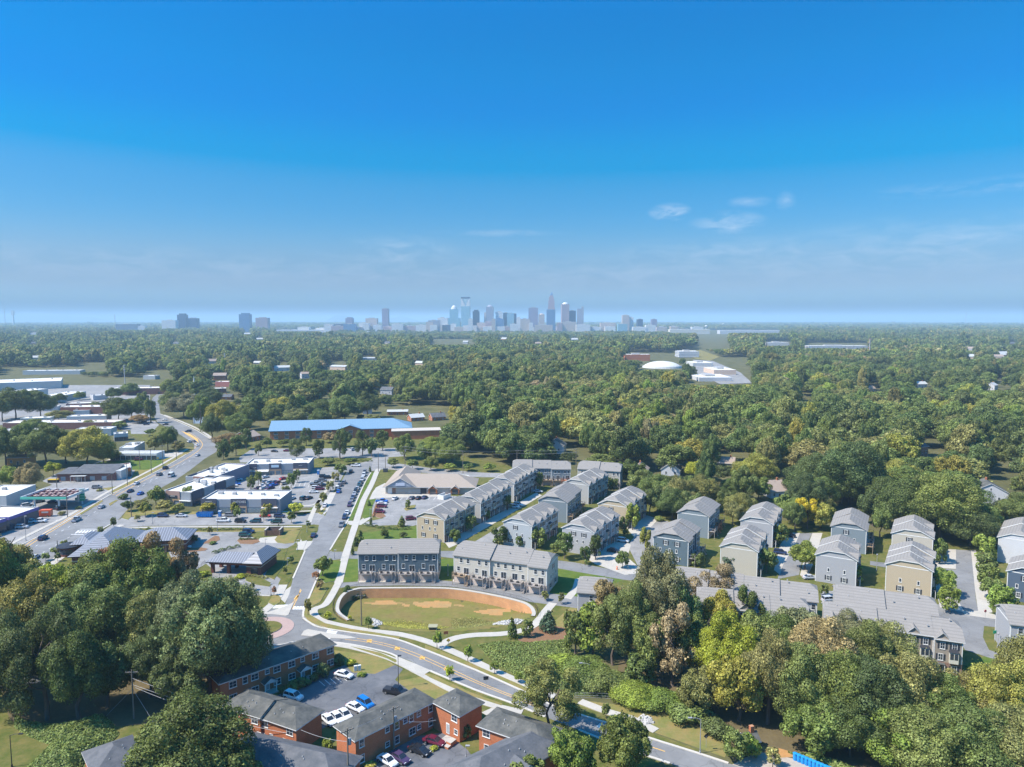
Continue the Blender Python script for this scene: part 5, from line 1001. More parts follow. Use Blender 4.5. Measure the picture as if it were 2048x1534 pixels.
# petrol station
pa, pb, pc = P(40, 995, 6.0), P(133, 995, 6.0), P(160, 981, 6.0); ux = (pb - pa); Lg = ux.length; Dg = (pc - pb).length
GS = empty('petrol_canopy', (pa.x, pa.y, 0), math.atan2(ux.y, ux.x), 'petrol station canopy with green edge and open brown roof frame', 'petrol canopy')
Dg = 17.0; M_GREEN_S = mat('green_sign_paint', (.01, .33, .17), .45, .06); M_MAROON = mat('maroon_steel', (.12, .045, .05), .7, .1)
w = MB()
for x0, x1, y0, y1, m_ in ((0, Lg, 0, .35, 0), (0, .35, .36, Dg - .36, 1), (Lg - .35, Lg, .36, Dg - .36, 1), (0, Lg, Dg - .35, Dg, 1)): w.box(x0, x1, y0, y1, 5.1, 6.2, m_)
w.build('fascia', [mat('mint_fascia', (.12, .50, .36), .5, .06), M_WTRIM], GS)
w = MB(); w.box(.4, Lg - .4, .4, Dg - .4, 5.15, 5.25, 0); w.build('ceiling', [mat('pinkish_decking', (.42, .33, .31), .8, .12)], GS)
w = MB()
for k in range(3): y = Dg * (.25 + .25 * k); w.box(.4, Lg - .4, y - .2, y + .2, 5.3, 5.7, 0)
for k in range(5): x = Lg * (.12 + .19 * k); w.box(x - .2, x + .2, .4, Dg - .4, 5.71, 6.1, 0)
w.build('roof_frame', [M_MAROON], GS)
for x in (Lg * .28, Lg * .80):
    for y in (1.0, Dg - 2): w = MB(); w.box(x - .3, x + .3, y - .3, y + .3, 0, 5.14, 0); w.build('pillar', M_WTRIM, GS); w = MB(); w.box(x - 1.3, x - .7, y - .4, y + .4, .1, 2.1, 0); w.box(x - 1.31, x - .69, y - .41, y + .41, 1.4, 1.9, 1); w.build('fuel_pump', [M_WTRIM, M_GREEN_S], GS)
p = P(165, 1008); PS = empty('price_sign', (p.x, p.y, 0), R(8), 'tall green petrol station sign with pale round emblem', 'sign')
w = MB(); w.box(-.25, .25, -.2, .2, 0, 1.6, 0); w.build('post', M_WTRIM, PS); w = MB(); w.box(-1.1, 1.1, -.25, .25, 1.6, 5.0, 0); w.box(-.9, .9, -.28, -.251, 2.6, 2.9, 1); w.box(-.6, .9, -.28, -.251, 3.8, 4.1, 1); w.build('panel', [M_GREEN_S, mat('mint', (.25, .62, .45), .5)], PS)
w = MB(); w.box(-1.1, 1.1, -.25, .25, 5.02, 7.4, 0); w.lathe([(.85, 0), (.85, .05), (.5, .05), (.5, 0)], 16, (0, 0, 0), 1)
w.v = [v if i < 8 else (v[0], -.25 - v[2], v[1] + 6.2) for i, v in enumerate(w.v)]; w.build('emblem', [mat('pale_mint', (.52, .60, .56), .5), mat('grey_mint', (.26, .36, .32), .5)], PS)
workshop('pale block garage with brick foot and dark awning at the left edge', (-60, 994), (12, 993), 22, 5.6, M_GREYW2, None, 1, 'garage_building', 'garage')
SR = workshop('white flat roofed showroom with a violet edge at the left corner', (-70, 1064), (12, 1038), 18, 5.2, mat('showroom_glass', (.05, .07, .10), .2, .1), None, 2, 'showroom', 'showroom', doors=6, fas=M_VIO)
SR2 = workshop('second white roof with violet fascia behind the showroom', (-60, 1034), (18, 1036), 16, 5.2, mat('showroom_glass', (.05, .07, .10), .2, .1), None, 0, 'showroom', 'showroom', fas=M_VIO)
# ---- far buildings: dome, schools, towers
p = P(1324, 735); w = MB(); rr = 35
w.lathe([(rr * math.sin(a) * 1.0, 2 + 9.5 * (math.cos(a) - math.cos(1.25)) / (1 - math.cos(1.25))) for a in np.linspace(1.25, 0.02, 9)], 32); dm_ = w.mesh('dome', mat('white_dome', (.56, .54, .50), .7, .06), True)
DM = empty('arena', (p.x, p.y, 0), 0, 'white shallow dome of an arena rising from the wood', 'arena'); inst('dome', dm_, DM); w = MB(); w.lathe([(rr, 0), (rr * .96, 3.5), (rr * .94, 3.5)], 32); w.build('wall', M_GREYW2, DM)
def block(label, px0, px1, py, h_px, D, wallm, name='far_building', cat='building', cap=None, floors=True, group=None):
    """far block from its photographed left, right, base and height"""
    a, b = P(px0, py), P(px1, py); L = (b - a).length; d = math.hypot(a.x, a.y); h = h_px / F_PX * d
    root = empty(name, (a.x, a.y, 0), math.atan2(b.y - a.y, b.x - a.x), label, cat, group)
    mb = MB(); mb.box(0, L, 0, D, 0, h, 0, 1); mb.build('wall', [wallm, M_WROOF], root)
    um = MB(); um.box(L * .3, L * .6, D * .3, D * .7, h, h + max(2.5, h * .05), 0); um.build('rooftop_unit', M_UNIT, root)
    return root
GRID = {}
def tower_mat(name, c, c2, pz=4.0, px_=3.2):
    m = banded('tower_' + name, c, c2, pz, 'Z', .42, .4, .06, .4); return m
FB = [('red brick school wing left of the dome', 1250, 1300, 722, 13, 20, M_BRICK), ('white flats with rows of windows right of the dome', 1358, 1398, 715, 12, 40, tower_mat('white_flats', (.62, .62, .62), (.2, .22, .28), 3.2)), ('low grey roof below the grass slope', 1386, 1426, 733, 7, 50, M_GREYW2), ('white and orange low building by the dome car park', 1428, 1472, 750, 10, 60, siding('peach', (.60, .46, .36))), ('pale warehouse right of the dome car park', 1398, 1464, 763, 8, 60, M_WS),
 ('long white flats in the right wood', 1617, 1735, 698, 6, 30, tower_mat('white_flats', (.62, .62, .62), (.2, .22, .28), 3.2)), ('white hall roof in the right wood', 1535, 1578, 692, 7, 30, M_WS), ('white long depot at right below the horizon', 1440, 1560, 668, 7, 60, M_WS), ('pale depot nearer the skyline', 1340, 1420, 668, 9, 60, siding('cream', (.6, .55, .46))), ('white depot left of the skyline', 552, 648, 665, 5, 60, M_WS), ('dark slab office with a mast at the left', 232, 276, 662, 12, 40, tower_mat('dark_slab', (.10, .12, .17), (.06, .07, .1))), ('white bank building beside the dark slab office', 274, 290, 662, 9, 40, M_WS), ('white hall among the left wood', 58, 74, 672, 5, 40, M_WS)]
for q in FB: block(q[0], q[1], q[2], q[3], q[4], q[5], q[6])
# skyline: built 4.8 km away at real height; base px row 664
def SKY(px, z_px):  # height in metres for a top shown at row z_px
    return CAM_H + (639.5 - z_px) / F_PX * SKD
SKD = 4800.0
def skx(px): return (px - 1024) / F_PX * SKD
T_BLUE = tower_mat('blue_glass', (.06, .14, .27), (.12, .22, .36)); T_DARK = tower_mat('dark_glass', (.02, .04, .09), (.06, .08, .14)); T_GREEN = tower_mat('green_glass', (.13, .30, .38), (.34, .50, .54)); T_TAN = tower_mat('tan_stone', (.60, .48, .38), (.28, .24, .24)); T_PINK = tower_mat('pink_granite', (.42, .30, .29), (.28, .21, .23)); T_WHITE = tower_mat('white_stone', (.80, .76, .70), (.36, .38, .42)); T_GREY = tower_mat('grey_stone', (.34, .34, .38), (.2, .22, .27)); T_VIOLET = tower_mat('violet_grey', (.26, .23, .30), (.18, .17, .23))
def tower(label, x0, x1, top, m, dep=40, dy=0, shape=None, cat='skyscraper'):
    X0, X1 = skx(x0), skx(x1); w = X1 - X0; h = SKY(0, top); root = empty('tower', ((X0 + X1) / 2, SKD + dy, 0), rb.uniform(-.05, .05), label, cat, 'towers of the skyline'); hw = w / 2; mb = MB()
    if shape == 'dukeframe':    # slotted crown: two legs, a V notch and a top bar
        mb.box(-hw, hw, 0, dep, 0, h * .74, 0); mb.build('shaft', [m], root); c = MB()
        for s in (-1, 1):
            i = len(c.v); c.v += [(s * hw, 0, h * .74), (s * hw * .05, 0, h * .74), (s * hw * .80, 0, h * .955), (s * hw, 0, h * .955), (s * hw, dep, h * .74), (s * hw * .05, dep, h * .74), (s * hw * .80, dep, h * .955), (s * hw, dep, h * .955)]
            for f in ((0, 1, 2, 3), (7, 6, 5, 4), (0, 3, 7, 4), (1, 5, 6, 2), (3, 2, 6, 7)): c.f.append(tuple(i + q for q in (f if s < 0 else tuple(reversed(f))))); c.m.append(0)
        c.box(-hw, hw, 0, dep, h * .957, h, 1); c.build('crown', [T_WHITE, T_DARK], root); return root
    if shape == 'spire':        # stepped and tapering with a crown of rods
        for k, (z0, z1, f) in enumerate(((0, .62, 1), (.62, .78, .9), (.78, .86, .72), (.86, .91, .5))): mb.box(-hw * f, hw * f, dep / 2 - dep / 2 * f, dep / 2 + dep / 2 * f, h * z0, h * z1, 0)
        mb.build('shaft', [m], root); c = MB(); c.lathe([(hw * .42, 0), (hw * .34, h * .03), (hw * .14, h * .075), (.3, h * .09)], 8); c.build('crown', [T_BLUE], root, (0, dep / 2, h * .91)); return root
    if shape == 'round':
        mb.box(-hw, hw, 0, dep, 0, h * .93, 0); mb.build('shaft', [m], root); c = MB(); c.lathe([(hw * .9, 0), (hw * .75, h * .03), (hw * .45, h * .055), (.2, h * .07)], 16); c.build('crown', [T_WHITE if 'white' in label else m], root, (0, dep / 2, h * .93)); return root
    if shape == 'dome2':
        mb.box(-hw, hw, 0, dep, 0, h * .52, 0); mb.box(-hw * .2, hw * .75, 5, dep - 5, h * .52, h * .84, 0); mb.build('shaft', [m], root); c = MB(); c.lathe([(hw * .36, 0), (hw * .3, h * .07), (hw * .1, h * .14), (.2, h * .16)], 12); c.build('crown', [T_WHITE], root, (hw * .28, dep / 2, h * .84)); return root
    if shape == 'slant':
        i = 0; mb.box(-hw, hw, 0, dep, 0, h * .82, 0); mb.v += [(-hw, 0, h * .82), (hw, 0, h * .82), (hw, dep, h * .82), (-hw, dep, h * .82), (-hw, 0, h), (-hw, dep, h)]; i = 8; mb.f += [(i, i + 1, i + 4), (i + 1, i + 2, i + 5, i + 4), (i + 2, i + 3, i + 5), (i + 3, i, i + 4, i + 5)]; mb.m += [0] * 4; mb.build('shaft', [m], root); return root
    mb.box(-hw, hw, 0, dep, 0, h, 0); mb.build('shaft', [m], root)
    if shape == 'step': c = MB(); c.box(-hw * .6, hw * .7, 4, dep - 4, h, h * 1.07, 0); c.build('crown', [m], root)
    elif shape == 'fin': c = MB(); c.box(hw * .3, hw, 2, dep - 2, h, h * 1.09, 0); c.build('crown', [m], root)
    elif shape == 'mast': c = MB(); c.tube([(0, dep / 2, h), (0, dep / 2, h * 1.3)], .9, 5); c.build('mast', M_UNIT, root)
    else: c = MB(); c.box(-hw * .5, hw * .5, dep * .25, dep * .75, h, h + 4, 0); c.build('rooftop_unit', [M_UNIT], root)
    return root
TW = [('tall dark violet tower standing alone left of the skyline', 765, 777.5, 618, T_VIOLET, 40, 0, None), ('stepped blue green tower with a white pyramid cap', 884, 919, 610, T_GREEN, 50, 60, 'dome2'), ('tallest left tower with an open notched crown', 922.5, 940, 595, T_GREEN, 45, 0, 'dukeframe'), ('dark blue slab right of the notched tower', 945, 958, 623, T_DARK, 40, 40, 'step'), ('grey tower with a rounded top in the middle of the skyline', 972, 986.5, 610, T_GREY, 45, 30, 'round'), ('narrow tan shaft on the left of the rounded grey tower', 968, 972.3, 626, T_TAN, 40, 30, None), ('white square tower right of the rounded grey one', 991, 1005, 624, T_WHITE, 40, 40, None), ('blue tower with a slanted top in front of the white square one', 993, 1008, 634, T_BLUE, 30, -60, 'slant'), ('dark blue tower with flat top next to the pale green one', 1006, 1016, 626, T_DARK, 40, 60, None), ('pale green glass block in the centre', 1014, 1028, 627, T_GREEN, 40, 20, None), ('thin dark tower beside the pale green block', 1027, 1033, 628, T_DARK, 40, 40, None), ('small white towers group with dark tops', 1033, 1041, 636, T_WHITE, 30, 0, 'step'), ('broad violet grey slab left of the spired tower', 1057, 1076, 616, T_VIOLET, 45, 20, None), ('short tan tower with rounded top beside the violet slab', 1077, 1089, 627, T_TAN, 40, 10, 'round'), ('blue glass block at the foot of the spired tower', 1092, 1109, 620, T_BLUE, 40, -70, None), ('pink stone tower with stepped crown and spire, tallest of all', 1096, 1110, 584, T_PINK, 50, 40, 'spire'), ('pinkish tower with a white domed crown', 1123, 1138, 605, T_PINK, 45, 0, 'round white'), ('dark blue block right of the white domed tower', 1138, 1152, 622, T_DARK, 40, 30, None), ('blue grey tower with a raised fin at the right end', 1154, 1167, 618, T_GREY, 40, 10, 'fin'), ('pale tower pair member right of the skyline with dark top', 1244, 1258, 631, T_TAN, 40, 0, None), ('white tower right of the tan one', 1257, 1267, 635, T_WHITE, 40, 20, None), ('dark tower alone right of the tan and white pair', 1274, 1285, 639, T_DARK, 40, 0, None), ('dark violet tower farthest right of the skyline', 1302, 1313, 639, T_VIOLET, 40, 0, None), ('violet block with a taller middle left of the skyline', 692, 706, 637, T_VIOLET, 40, 0, 'step'), ('tan and white blocks left of the lone dark tower', 732, 755, 637, T_TAN, 40, 0, None), ('dark office pair, taller blue half at the far left', 357, 374, 630, T_DARK, 40, 0, 'step'), ('dark office pair, lower half at the far left', 374, 395, 637, T_DARK, 40, 10, None), ('blue office block alone at the left', 480, 501, 629, T_BLUE, 50, 0, 'step'), ('brown office block alone at the left', 513, 537, 636, T_PINK, 50, 0, None), ('dark low office with a glass roof left of the lone tower', 662, 693, 649, T_DARK, 40, 0, None)]
for q in TW: tower(q[0], q[1], q[2], q[3], q[4], q[5], q[6], 'round' if q[7] == 'round white' else q[7])
low = [(838, 858, 652, T_WHITE), (858, 872, 646, T_TAN), (862, 884, 643, T_GREY), (878, 898, 638, T_WHITE), (888, 906, 652, T_DARK), (905, 915, 650, T_WHITE), (913, 930, 656, T_TAN), (928, 955, 653, T_WHITE), (955, 972, 648, T_TAN), (972, 990, 645, T_PINK), (985, 992, 640, T_TAN), (968, 1010, 655, T_WHITE), (1020, 1035, 650, T_WHITE), (1040, 1058, 640, T_TAN), (1057, 1064, 648, T_WHITE), (1068, 1102, 652, T_TAN), (1112, 1122, 648, T_PINK), (1122, 1150, 646, T_TAN), (1148, 1175, 651, T_WHITE), (1036, 1068, 657, T_WHITE), (790, 812, 650, T_WHITE), (812, 836, 654, T_PINK), (770, 792, 655, T_PINK), (744, 768, 654, T_TAN), (700, 724, 650, T_BLUE), (674, 700, 654, T_PINK), (725, 745, 648, T_WHITE), (1198, 1228, 648, T_TAN), (1228, 1246, 650, T_GREEN), (1283, 1302, 652, T_WHITE), (1308, 1328, 656, T_TAN), (940, 948, 640, T_WHITE), (345, 372, 643, T_WHITE), (660, 676, 651, T_WHITE), (1178, 1198, 656, T_WHITE), (850, 866, 655, T_PINK), (866, 880, 652, T_WHITE), (895, 925, 658, T_WHITE), (955, 968, 657, T_TAN), (1008, 1022, 655, T_PINK), (1076, 1090, 655, T_WHITE), (1104, 1118, 655, T_WHITE), (1160, 1180, 655, T_TAN), (716, 732, 656, T_TAN), (756, 772, 652, T_WHITE), (780, 800, 657, T_PINK), (1205, 1225, 655, T_WHITE), (1258, 1284, 656, T_WHITE), (1330, 1345, 655, T_TAN), (640, 662, 658, T_WHITE), (606, 628, 656, T_WHITE), (1376, 1398, 656, T_WHITE)]
names = {T_WHITE: 'white', T_TAN: 'tan', T_GREY: 'grey', T_DARK: 'dark', T_PINK: 'pinkish', T_BLUE: 'blue', T_GREEN: 'pale green'}
for k, (x0, x1, top, m) in enumerate(low):
    X0, X1 = skx(x0), skx(x1); h = SKY(0, top - 2); dyy = -120 + rb.uniform(-60, 60)
    near = min((t for t in TW), key=lambda t: abs((t[1] + t[2]) / 2 - (x0 + x1) / 2)); c_ = (near[1] + near[2]) / 2
    root = empty('city_block', ((X0 + X1) / 2, SKD + dyy, 0), 0, None, 'city building', 'low blocks at the foot of the towers'); root['_near'] = near[0]; root['_side'] = 'left' if (x0 + x1) / 2 < c_ else 'right'; root['_c'] = names[m]; root['_x'] = (x0 + x1) / 2
    mb = MB(); w = X1 - X0; mb.box(-w / 2, w / 2, 0, 45, 0, h, 0, 1); mb.build('wall', [m, M_WROOF], root); MB().box(-w * .2, w * .15, 12, 30, h, h + 4, 0).build('rooftop_unit', M_UNIT, root)
cb = sorted([o for o in COL.objects if o.name.startswith('city_block')], key=lambda o: o['_x'])
for k, o in enumerate(cb): o['label'] = 'low %s block, %s from the left along the foot of the skyline' % (o['_c'], ordinal(k + 1))
# masts, water towers and a steeple
def mast(label, px, base, top, col=M_UNIT, rad=.5, name='radio_mast', bands=False):
    p = P(px, base); d = math.hypot(p.x, p.y); h = (base - top) / F_PX * d; root = empty(name, (p.x, p.y, 0), 0, label, 'mast')
    mb = MB(); mb.tube([(0, 0, 0), (0, 0, h)], [rad * 1.3, rad * .7], 6); mb.build('pole', col, root)
    mb = MB()
    for z in ((.75, .85, .95) if not bands else (.3, .45, .6, .8, .95)): mb.box(-rad * 2.4, rad * 2.4, -rad * .4, rad * .4, h * z, h * z + rad * 1.6, 0)
    mb.build('antenna', mat('red_white_paint', (.55, .25, .22), .6) if bands else M_UNIT, root); return root
mast('thin radio mast over the right wood', 1931, 650, 628, rad=3.0); mast('red and white cell mast in the right wood', 1738, 725, 682, bands=True, rad=1.0); mast('pale cell mast in the left wood', 250, 770, 735, rad=.5); mast('mast on the dark slab office at the left', 231, 662, 633, rad=1.6); mast('thin mast at far left horizon', 11, 655, 622, rad=2.5)
mast('pale floodlight mast above the main road', 450, 738, 708, rad=.6); mast('tall white cylinder tower at the far left horizon', 28, 655, 628, M_WTRIM, 8, 'water_tower')
p = P(389, 790); ST = empty('church_steeple', (p.x, p.y, 0), 0, 'white pointed church steeple rising between the trees', 'steeple'); w = MB(); w.box(-1.3, 1.3, -1.3, 1.3, 0, 9, 0); w.build('tower', M_WTRIM, ST); w = MB(); w.lathe([(1.5, 0), (.9, 5), (.05, 13)], 8); w.build('spire', M_WTRIM, ST, (0, 0, 9))
for lab, px, py, s in (('white water tower ball right of the skyline', 1412, 664, 9), ('pale water tower at far right of the skyline', 1446, 656, 10)):
    p = P(px, py); WT = empty('water_tower', (p.x, p.y, 0), 0, lab, 'water tower'); w = MB(); w.tube([(0, 0, 0), (0, 0, 34)], [3, 2], 8); w.build('stem', M_WTRIM, WT); w = MB(); w.lathe([(.3, -s), (s * .8, -s * .5), (s, 0), (s * .7, s * .6), (.2, s * .8)], 12); w.build('tank', M_WTRIM, WT, (0, 0, 40))
# pond wall with its fence, outlet box, stone heaps
wl = MB(); n = len(POND_WALL); cap = MB()
ctr_ = sum(POND_WALL, Vector()) / n
Lw, Rw = ribbon_pts(POND_WALL, .55, .25)
def offs(k, o): return POND_WALL[k] + (Lw[k] - POND_WALL[k]).normalized() * o
for k in range(n - 1):
    a0, a1 = offs(k, -.15), offs(k, .95); b0, b1 = offs(k + 1, -.15), offs(k + 1, .95)
    z = -3.4
    wl.face([(a0.x, a0.y, z), (b0.x, b0.y, z), (b0.x, b0.y, .12), (a0.x, a0.y, .12)]); wl.face([(b1.x, b1.y, z), (a1.x, a1.y, z), (a1.x, a1.y, .12), (b1.x, b1.y, .12)])
    cap.face([(a0.x, a0.y, .25), (b0.x, b0.y, .25), (b1.x, b1.y, .25), (a1.x, a1.y, .25)]); cap.face([(a0.x, a0.y, .12), (b0.x, b0.y, .12), (b0.x, b0.y, .25), (a0.x, a0.y, .25)]); cap.face([(b1.x, b1.y, .12), (a1.x, a1.y, .12), (a1.x, a1.y, .25), (b1.x, b1.y, .25)])
PW = empty('retaining_wall', (0, 0, 0), 0, 'curved orange brown block retaining wall round the basin', 'retaining wall')
wl.build('wall', [brick('orange_block', (.60, .31, .14), (.54, .27, .13), (.5, .3, .17), .5)], PW); cap.build('coping', M_CONC, PW)
FN = empty('fence', (0, 0, 0), 0, 'black railing along the top of the curved retaining wall', 'fence'); f_ = MB(); fl = [offs(k, 1.6) for k in range(n)]
for z in (.25, 1.15): f_.tube([(p.x, p.y, z) for p in fl], .035, 4)
f_.build('rail', M_DARKM, FN); f_ = MB(); g_ = MB(); acc = 0
for k in range(n - 1):
    a, b = fl[k], fl[k + 1]; m_ = max(1, int((b - a).length / .35))
    for q in range(m_): p = a.lerp(b, q / m_); (g_ if q % 6 == 0 else f_).tube([(p.x, p.y, 0), (p.x, p.y, 1.25)], .03 if q % 6 == 0 else .016, 3)
o = f_.build('baluster', M_DARKM, FN); o['kind'] = 'stuff'; o = g_.build('post', M_DARKM, FN); o['kind'] = 'stuff'
p = P(866, 1257); mb = MB(); mb.box(-1.1, 1.1, -.9, .9, -.3, 1.0, 0); mb.box(-.9, .9, -.95, -.901, .2, .8, 1); mb.box(-1.25, 1.25, -1.05, 1.05, 1.0, 1.15, 0)
setp(mb.build('outlet_box', [mat('mossy_concrete', (.30, .28, .18), .9, .2), M_DARKM], None, (p.x, p.y, ground_z(p.x, p.y))), 'square concrete outlet box in the basin grass', 'outlet box')
def heap(label, pts, nst, s):
    poly = [P(*q) for q in pts]; xs_ = [p.x for p in poly]; ys_ = [p.y for p in poly]; mb = MB(); k = 0; g = random.Random(len(label))
    pp = [(p.x, p.y) for p in poly]
    while k < nst:
        x, y = g.uniform(min(xs_), max(xs_)), g.uniform(min(ys_), max(ys_))
        if not in_poly(x, y, pp): continue
        e = min(1, seg_d(x, y, pp + pp[:1]) / 2); r = s * g.uniform(.6, 1.4); z = ground_z(x, y) + e * .55 * g.random(); i = len(mb.v); k += 1
        V = [Vector((g.uniform(-1, 1), g.uniform(-1, 1), g.uniform(-.7, .8))).normalized() * r for _ in range(8)]
        bm = bmesh.new(); [bm.verts.new(v) for v in V]; h_ = bmesh.ops.convex_hull(bm, input=bm.verts); bm.verts.index_update()
        mb.v += [(v.co.x + x, v.co.y + y, v.co.z + z) for v in bm.verts]; 
        for f in bm.faces: mb.f.append(tuple(i + v.index for v in f.verts)); mb.m.append(0)
        bm.free()
    return setp(mb.build('stone_heap', M_GRAVEL), label, 'stone heap', kind='stuff')
heap('heap of pale grey stones at the right end of the basin', [(986, 1247), (992, 1236), (1003, 1229), (1018, 1231), (1035, 1236), (1048, 1242), (1040, 1249), (1010, 1250)], 420, .38)
heap('band of pale stones below the utility pole in the basin', [(735, 1222), (752, 1222), (764, 1232), (762, 1246), (752, 1254), (745, 1250), (750, 1238), (745, 1230)], 240, .34)
heap('small heap of grey stones on the dry slope', [(1272, 1441), (1285, 1430), (1300, 1434), (1308, 1446), (1292, 1450)], 130, .36)
# brick bin enclosure and the ivy kiosk
p = P(529, 1072); an = R(2); BE = empty('bin_enclosure', (p.x, p.y, 0), an, 'brick bin enclosure with brown gates beside the bank lot', 'enclosure'); w = MB()
for x0, x1, y0, y1 in ((0, .5, 0, 5), (5.6, 6.1, 0, 5), (.51, 5.59, 4.5, 5)): w.box(x0, x1, y0, y1, 0, 2.3, 0); w.box(x0 - .05, x1 + .05, y0 - .05, y1 + .05, 2.301, 2.45, 1)
w.build('wall', [M_BRICK_D, M_CONC], BE)
for x in (.55, 3.07): MB().box(x, x + 2.45, .1, .2, .1, 2.1, 0).build('gate', banded('brown_gate', (.16, .09, .06), (.10, .05, .035), .35, 'X', .2), BE)
house('small tan kiosk beside the ivy covered tree at the bottom right', (1503, 1503), 3, 2.6, 2.2, 1.2, siding('kiosk', (.4, .34, .26)), M_SHINGLE_D, R(15), 'kiosk')
# ------------------------------------------------------------------ vehicles
M_PAINT = mat('car_paint', (.5, .5, .5), .28, .03, 2.0, 0, .5, objcol=True)
M_CGLASS = mat('car_glass', (.02, .025, .035), .06, .05, 1, 0, .6); M_TYRE = mat('tyre', (.02, .02, .02), .9, .1); M_RIM = mat('rim', (.35, .35, .36), .35, .05, metal=.6)
M_HEAD = mat('headlight_lens', (.7, .7, .68), .1, 0); M_TAIL = mat('taillight_lens', (.35, .02, .02), .2, 0)
def loft(mb, rings, m=0):
    n = len(rings[0]); i = len(mb.v)
    for r in rings: mb.v += r
    for k in range(len(rings) - 1):
        for q in range(n):
            a = i + k * n + q; b = i + k * n + (q + 1) % n; mb.f.append((a, b, b + n, a + n)); mb.m.append(m)
    mb.f.append(tuple(i + q for q in reversed(range(n)))); mb.m.append(m); j = i + (len(rings) - 1) * n; mb.f.append(tuple(j + q for q in range(n))); mb.m.append(m)
def ring(x, hw, z0, z1): return [(x, -hw * .86, z0), (x, hw * .86, z0), (x, hw, z0 + .22), (x, hw, (z0 + z1) / 2 + .08), (x, hw * .86, z1), (x, -hw * .86, z1), (x, -hw, (z0 + z1) / 2 + .08), (x, -hw, z0 + .22)]
SPEC = {  # stations (x, top of lower body), cabin base/roof corners (x0,x1 at belt; x0,x1 at roof; roof z), half width
 'sedan': ([(-2.35, .72), (-2.2, .95), (-1.5, 1.0), (.95, .98), (2.0, .82), (2.33, .62)], (-1.75, 1.15, -1.05, .35, 1.45), .90, 4.7),
 'suv': ([(-2.3, .85), (-2.2, 1.08), (-1.5, 1.12), (1.1, 1.10), (2.1, 1.0), (2.32, .75)], (-2.2, 1.35, -1.95, .55, 1.78), .95, 4.7),
 'pickup': ([(-2.85, .95), (-2.8, 1.12), (-.9, 1.14), (1.3, 1.14), (2.55, 1.06), (2.8, .8)], (-.75, 1.6, -.55, .9, 1.88), .98, 5.7),
 'van': ([(-2.9, 1.0), (-2.8, 1.15), (-1.5, 1.2), (1.7, 1.18), (2.5, 1.05), (2.75, .8)], (-2.85, 2.15, -2.8, 1.35, 2.35), 1.0, 5.6)}
CAR = {}
for kind, (st, cab, hw, ln_) in SPEC.items():
    b = MB(); loft(b, [ring(x, hw * (.93 if k in (0, len(st) - 1) else 1), .28, z) for k, (x, z) in enumerate(st)])
    zb = st[2][1] - .03; x0, x1, r0, r1, zr = cab
    b.box(r0 + .02, r1 - .02, -hw * .74, hw * .74, zr - .05, zr, 0)                                            # roof skin
    for sx, rx in ((x0, r0), (x1, r1), ((x0 + x1) / 2, (r0 + r1) / 2)):                                          # pillars
        for s in (-1, 1): b.tube([(sx, s * hw * .87, zb), (rx, s * hw * .745, zr - .03)], .05, 4, 0)
    if kind == 'pickup': b.box(-2.7, -.95, -hw * .80, hw * .80, 1.125, 1.15, 1)
    if kind == 'van': b.box(r0, .9, -hw * .9, hw * .9, zb + .55, zr - .02, 0)
    body = b.mesh('body', [M_PAINT, M_DARKM])
    g = MB(); i = 0; g.v = [(x0, -hw * .85, zb), (x1, -hw * .85, zb), (x1, hw * .85, zb), (x0, hw * .85, zb), (r0, -hw * .73, zr - .051), (r1, -hw * .73, zr - .051), (r1, hw * .73, zr - .051), (r0, hw * .73, zr - .051)]
    g.f = [(0, 1, 5, 4), (1, 2, 6, 5), (2, 3, 7, 6), (3, 0, 4, 7)]; g.m = [0] * 4; glass = g.mesh('window', M_CGLASS)
    wr = .34 if kind in ('sedan',) else .38
    t = MB(); t.tube([(0, -.11, 0), (0, .11, 0)], wr, 14, 0); tyre = t.mesh('tyre', M_TYRE); t = MB(); t.tube([(0, -.125, 0), (0, .125, 0)], wr * .62, 10, 0); rim = t.mesh('rim', M_RIM)
    t = MB(); t.tube([(0, -.11, 0), (0, .11, 0)], wr, 12, 0); t.tube([(0, -.125, 0), (0, .125, 0)], wr * .62, 8, 1); wheel1 = (tyre, rim)
    hl = MB(); hl.box(-.06, .04, -.2, .2, -.07, .07, 0); hlm = hl.mesh('headlight', M_HEAD); tl = MB(); tl.box(-.04, .05, -.17, .17, -.1, .1, 0); tlm = tl.mesh('taillight', M_TAIL)
    wx = (st[0][0] + .85, st[-1][0] - .88); pts = [(x, s * hw * .93, wr) for x in wx for s in (-1, 1)]
    # one-piece version for cars too far off to show their parts
    one = MB(); one.v, one.f, one.m = list(b.v), list(b.f), list(b.m); i = len(one.v); one.v += g.v; one.f += [tuple(q + i for q in f) for f in g.f]; one.m += [1] * 4
    for p_ in pts: one.tube([(p_[0], p_[1] - .11, p_[2]), (p_[0], p_[1] + .11, p_[2])], wr, 10, 2)
    for s in (-1, 1): one.box(st[0][0] - .03, st[0][0] + .06, s * .62 - .17, s * .62 + .17, .72, .9, 3); one.box(st[-1][0] - .12, st[-1][0] + .0, s * .62 - .18, s * .62 + .18, .6, .72, 4)
    CAR[kind] = dict(body=body, glass=glass, tyre=tyre, rim=rim, hl=hlm, tl=tlm, pts=pts, x=(st[0][0], st[-1][0]), one=one.mesh('parked_car', [M_PAINT, M_CGLASS, M_TYRE, M_TAIL, M_HEAD]))
CCOL = dict(white=(.60, .60, .60), silver=(.42, .43, .45), grey=(.17, .175, .185), black=(.015, .015, .018), navy=(.022, .035, .085), blue=(.02, .11, .42), brightblue=(.012, .14, .42), teal=(.02, .07, .09), maroon=(.11, .012, .03), red=(.42, .03, .03), purple=(.06, .035, .085), beige=(.42, .37, .30), green=(.02, .06, .05), orange=(.72, .13, .05))
def angp(p0, p1): a, b = P(*p0), P(*p1); return math.atan2(b.y - a.y, b.x - a.x)
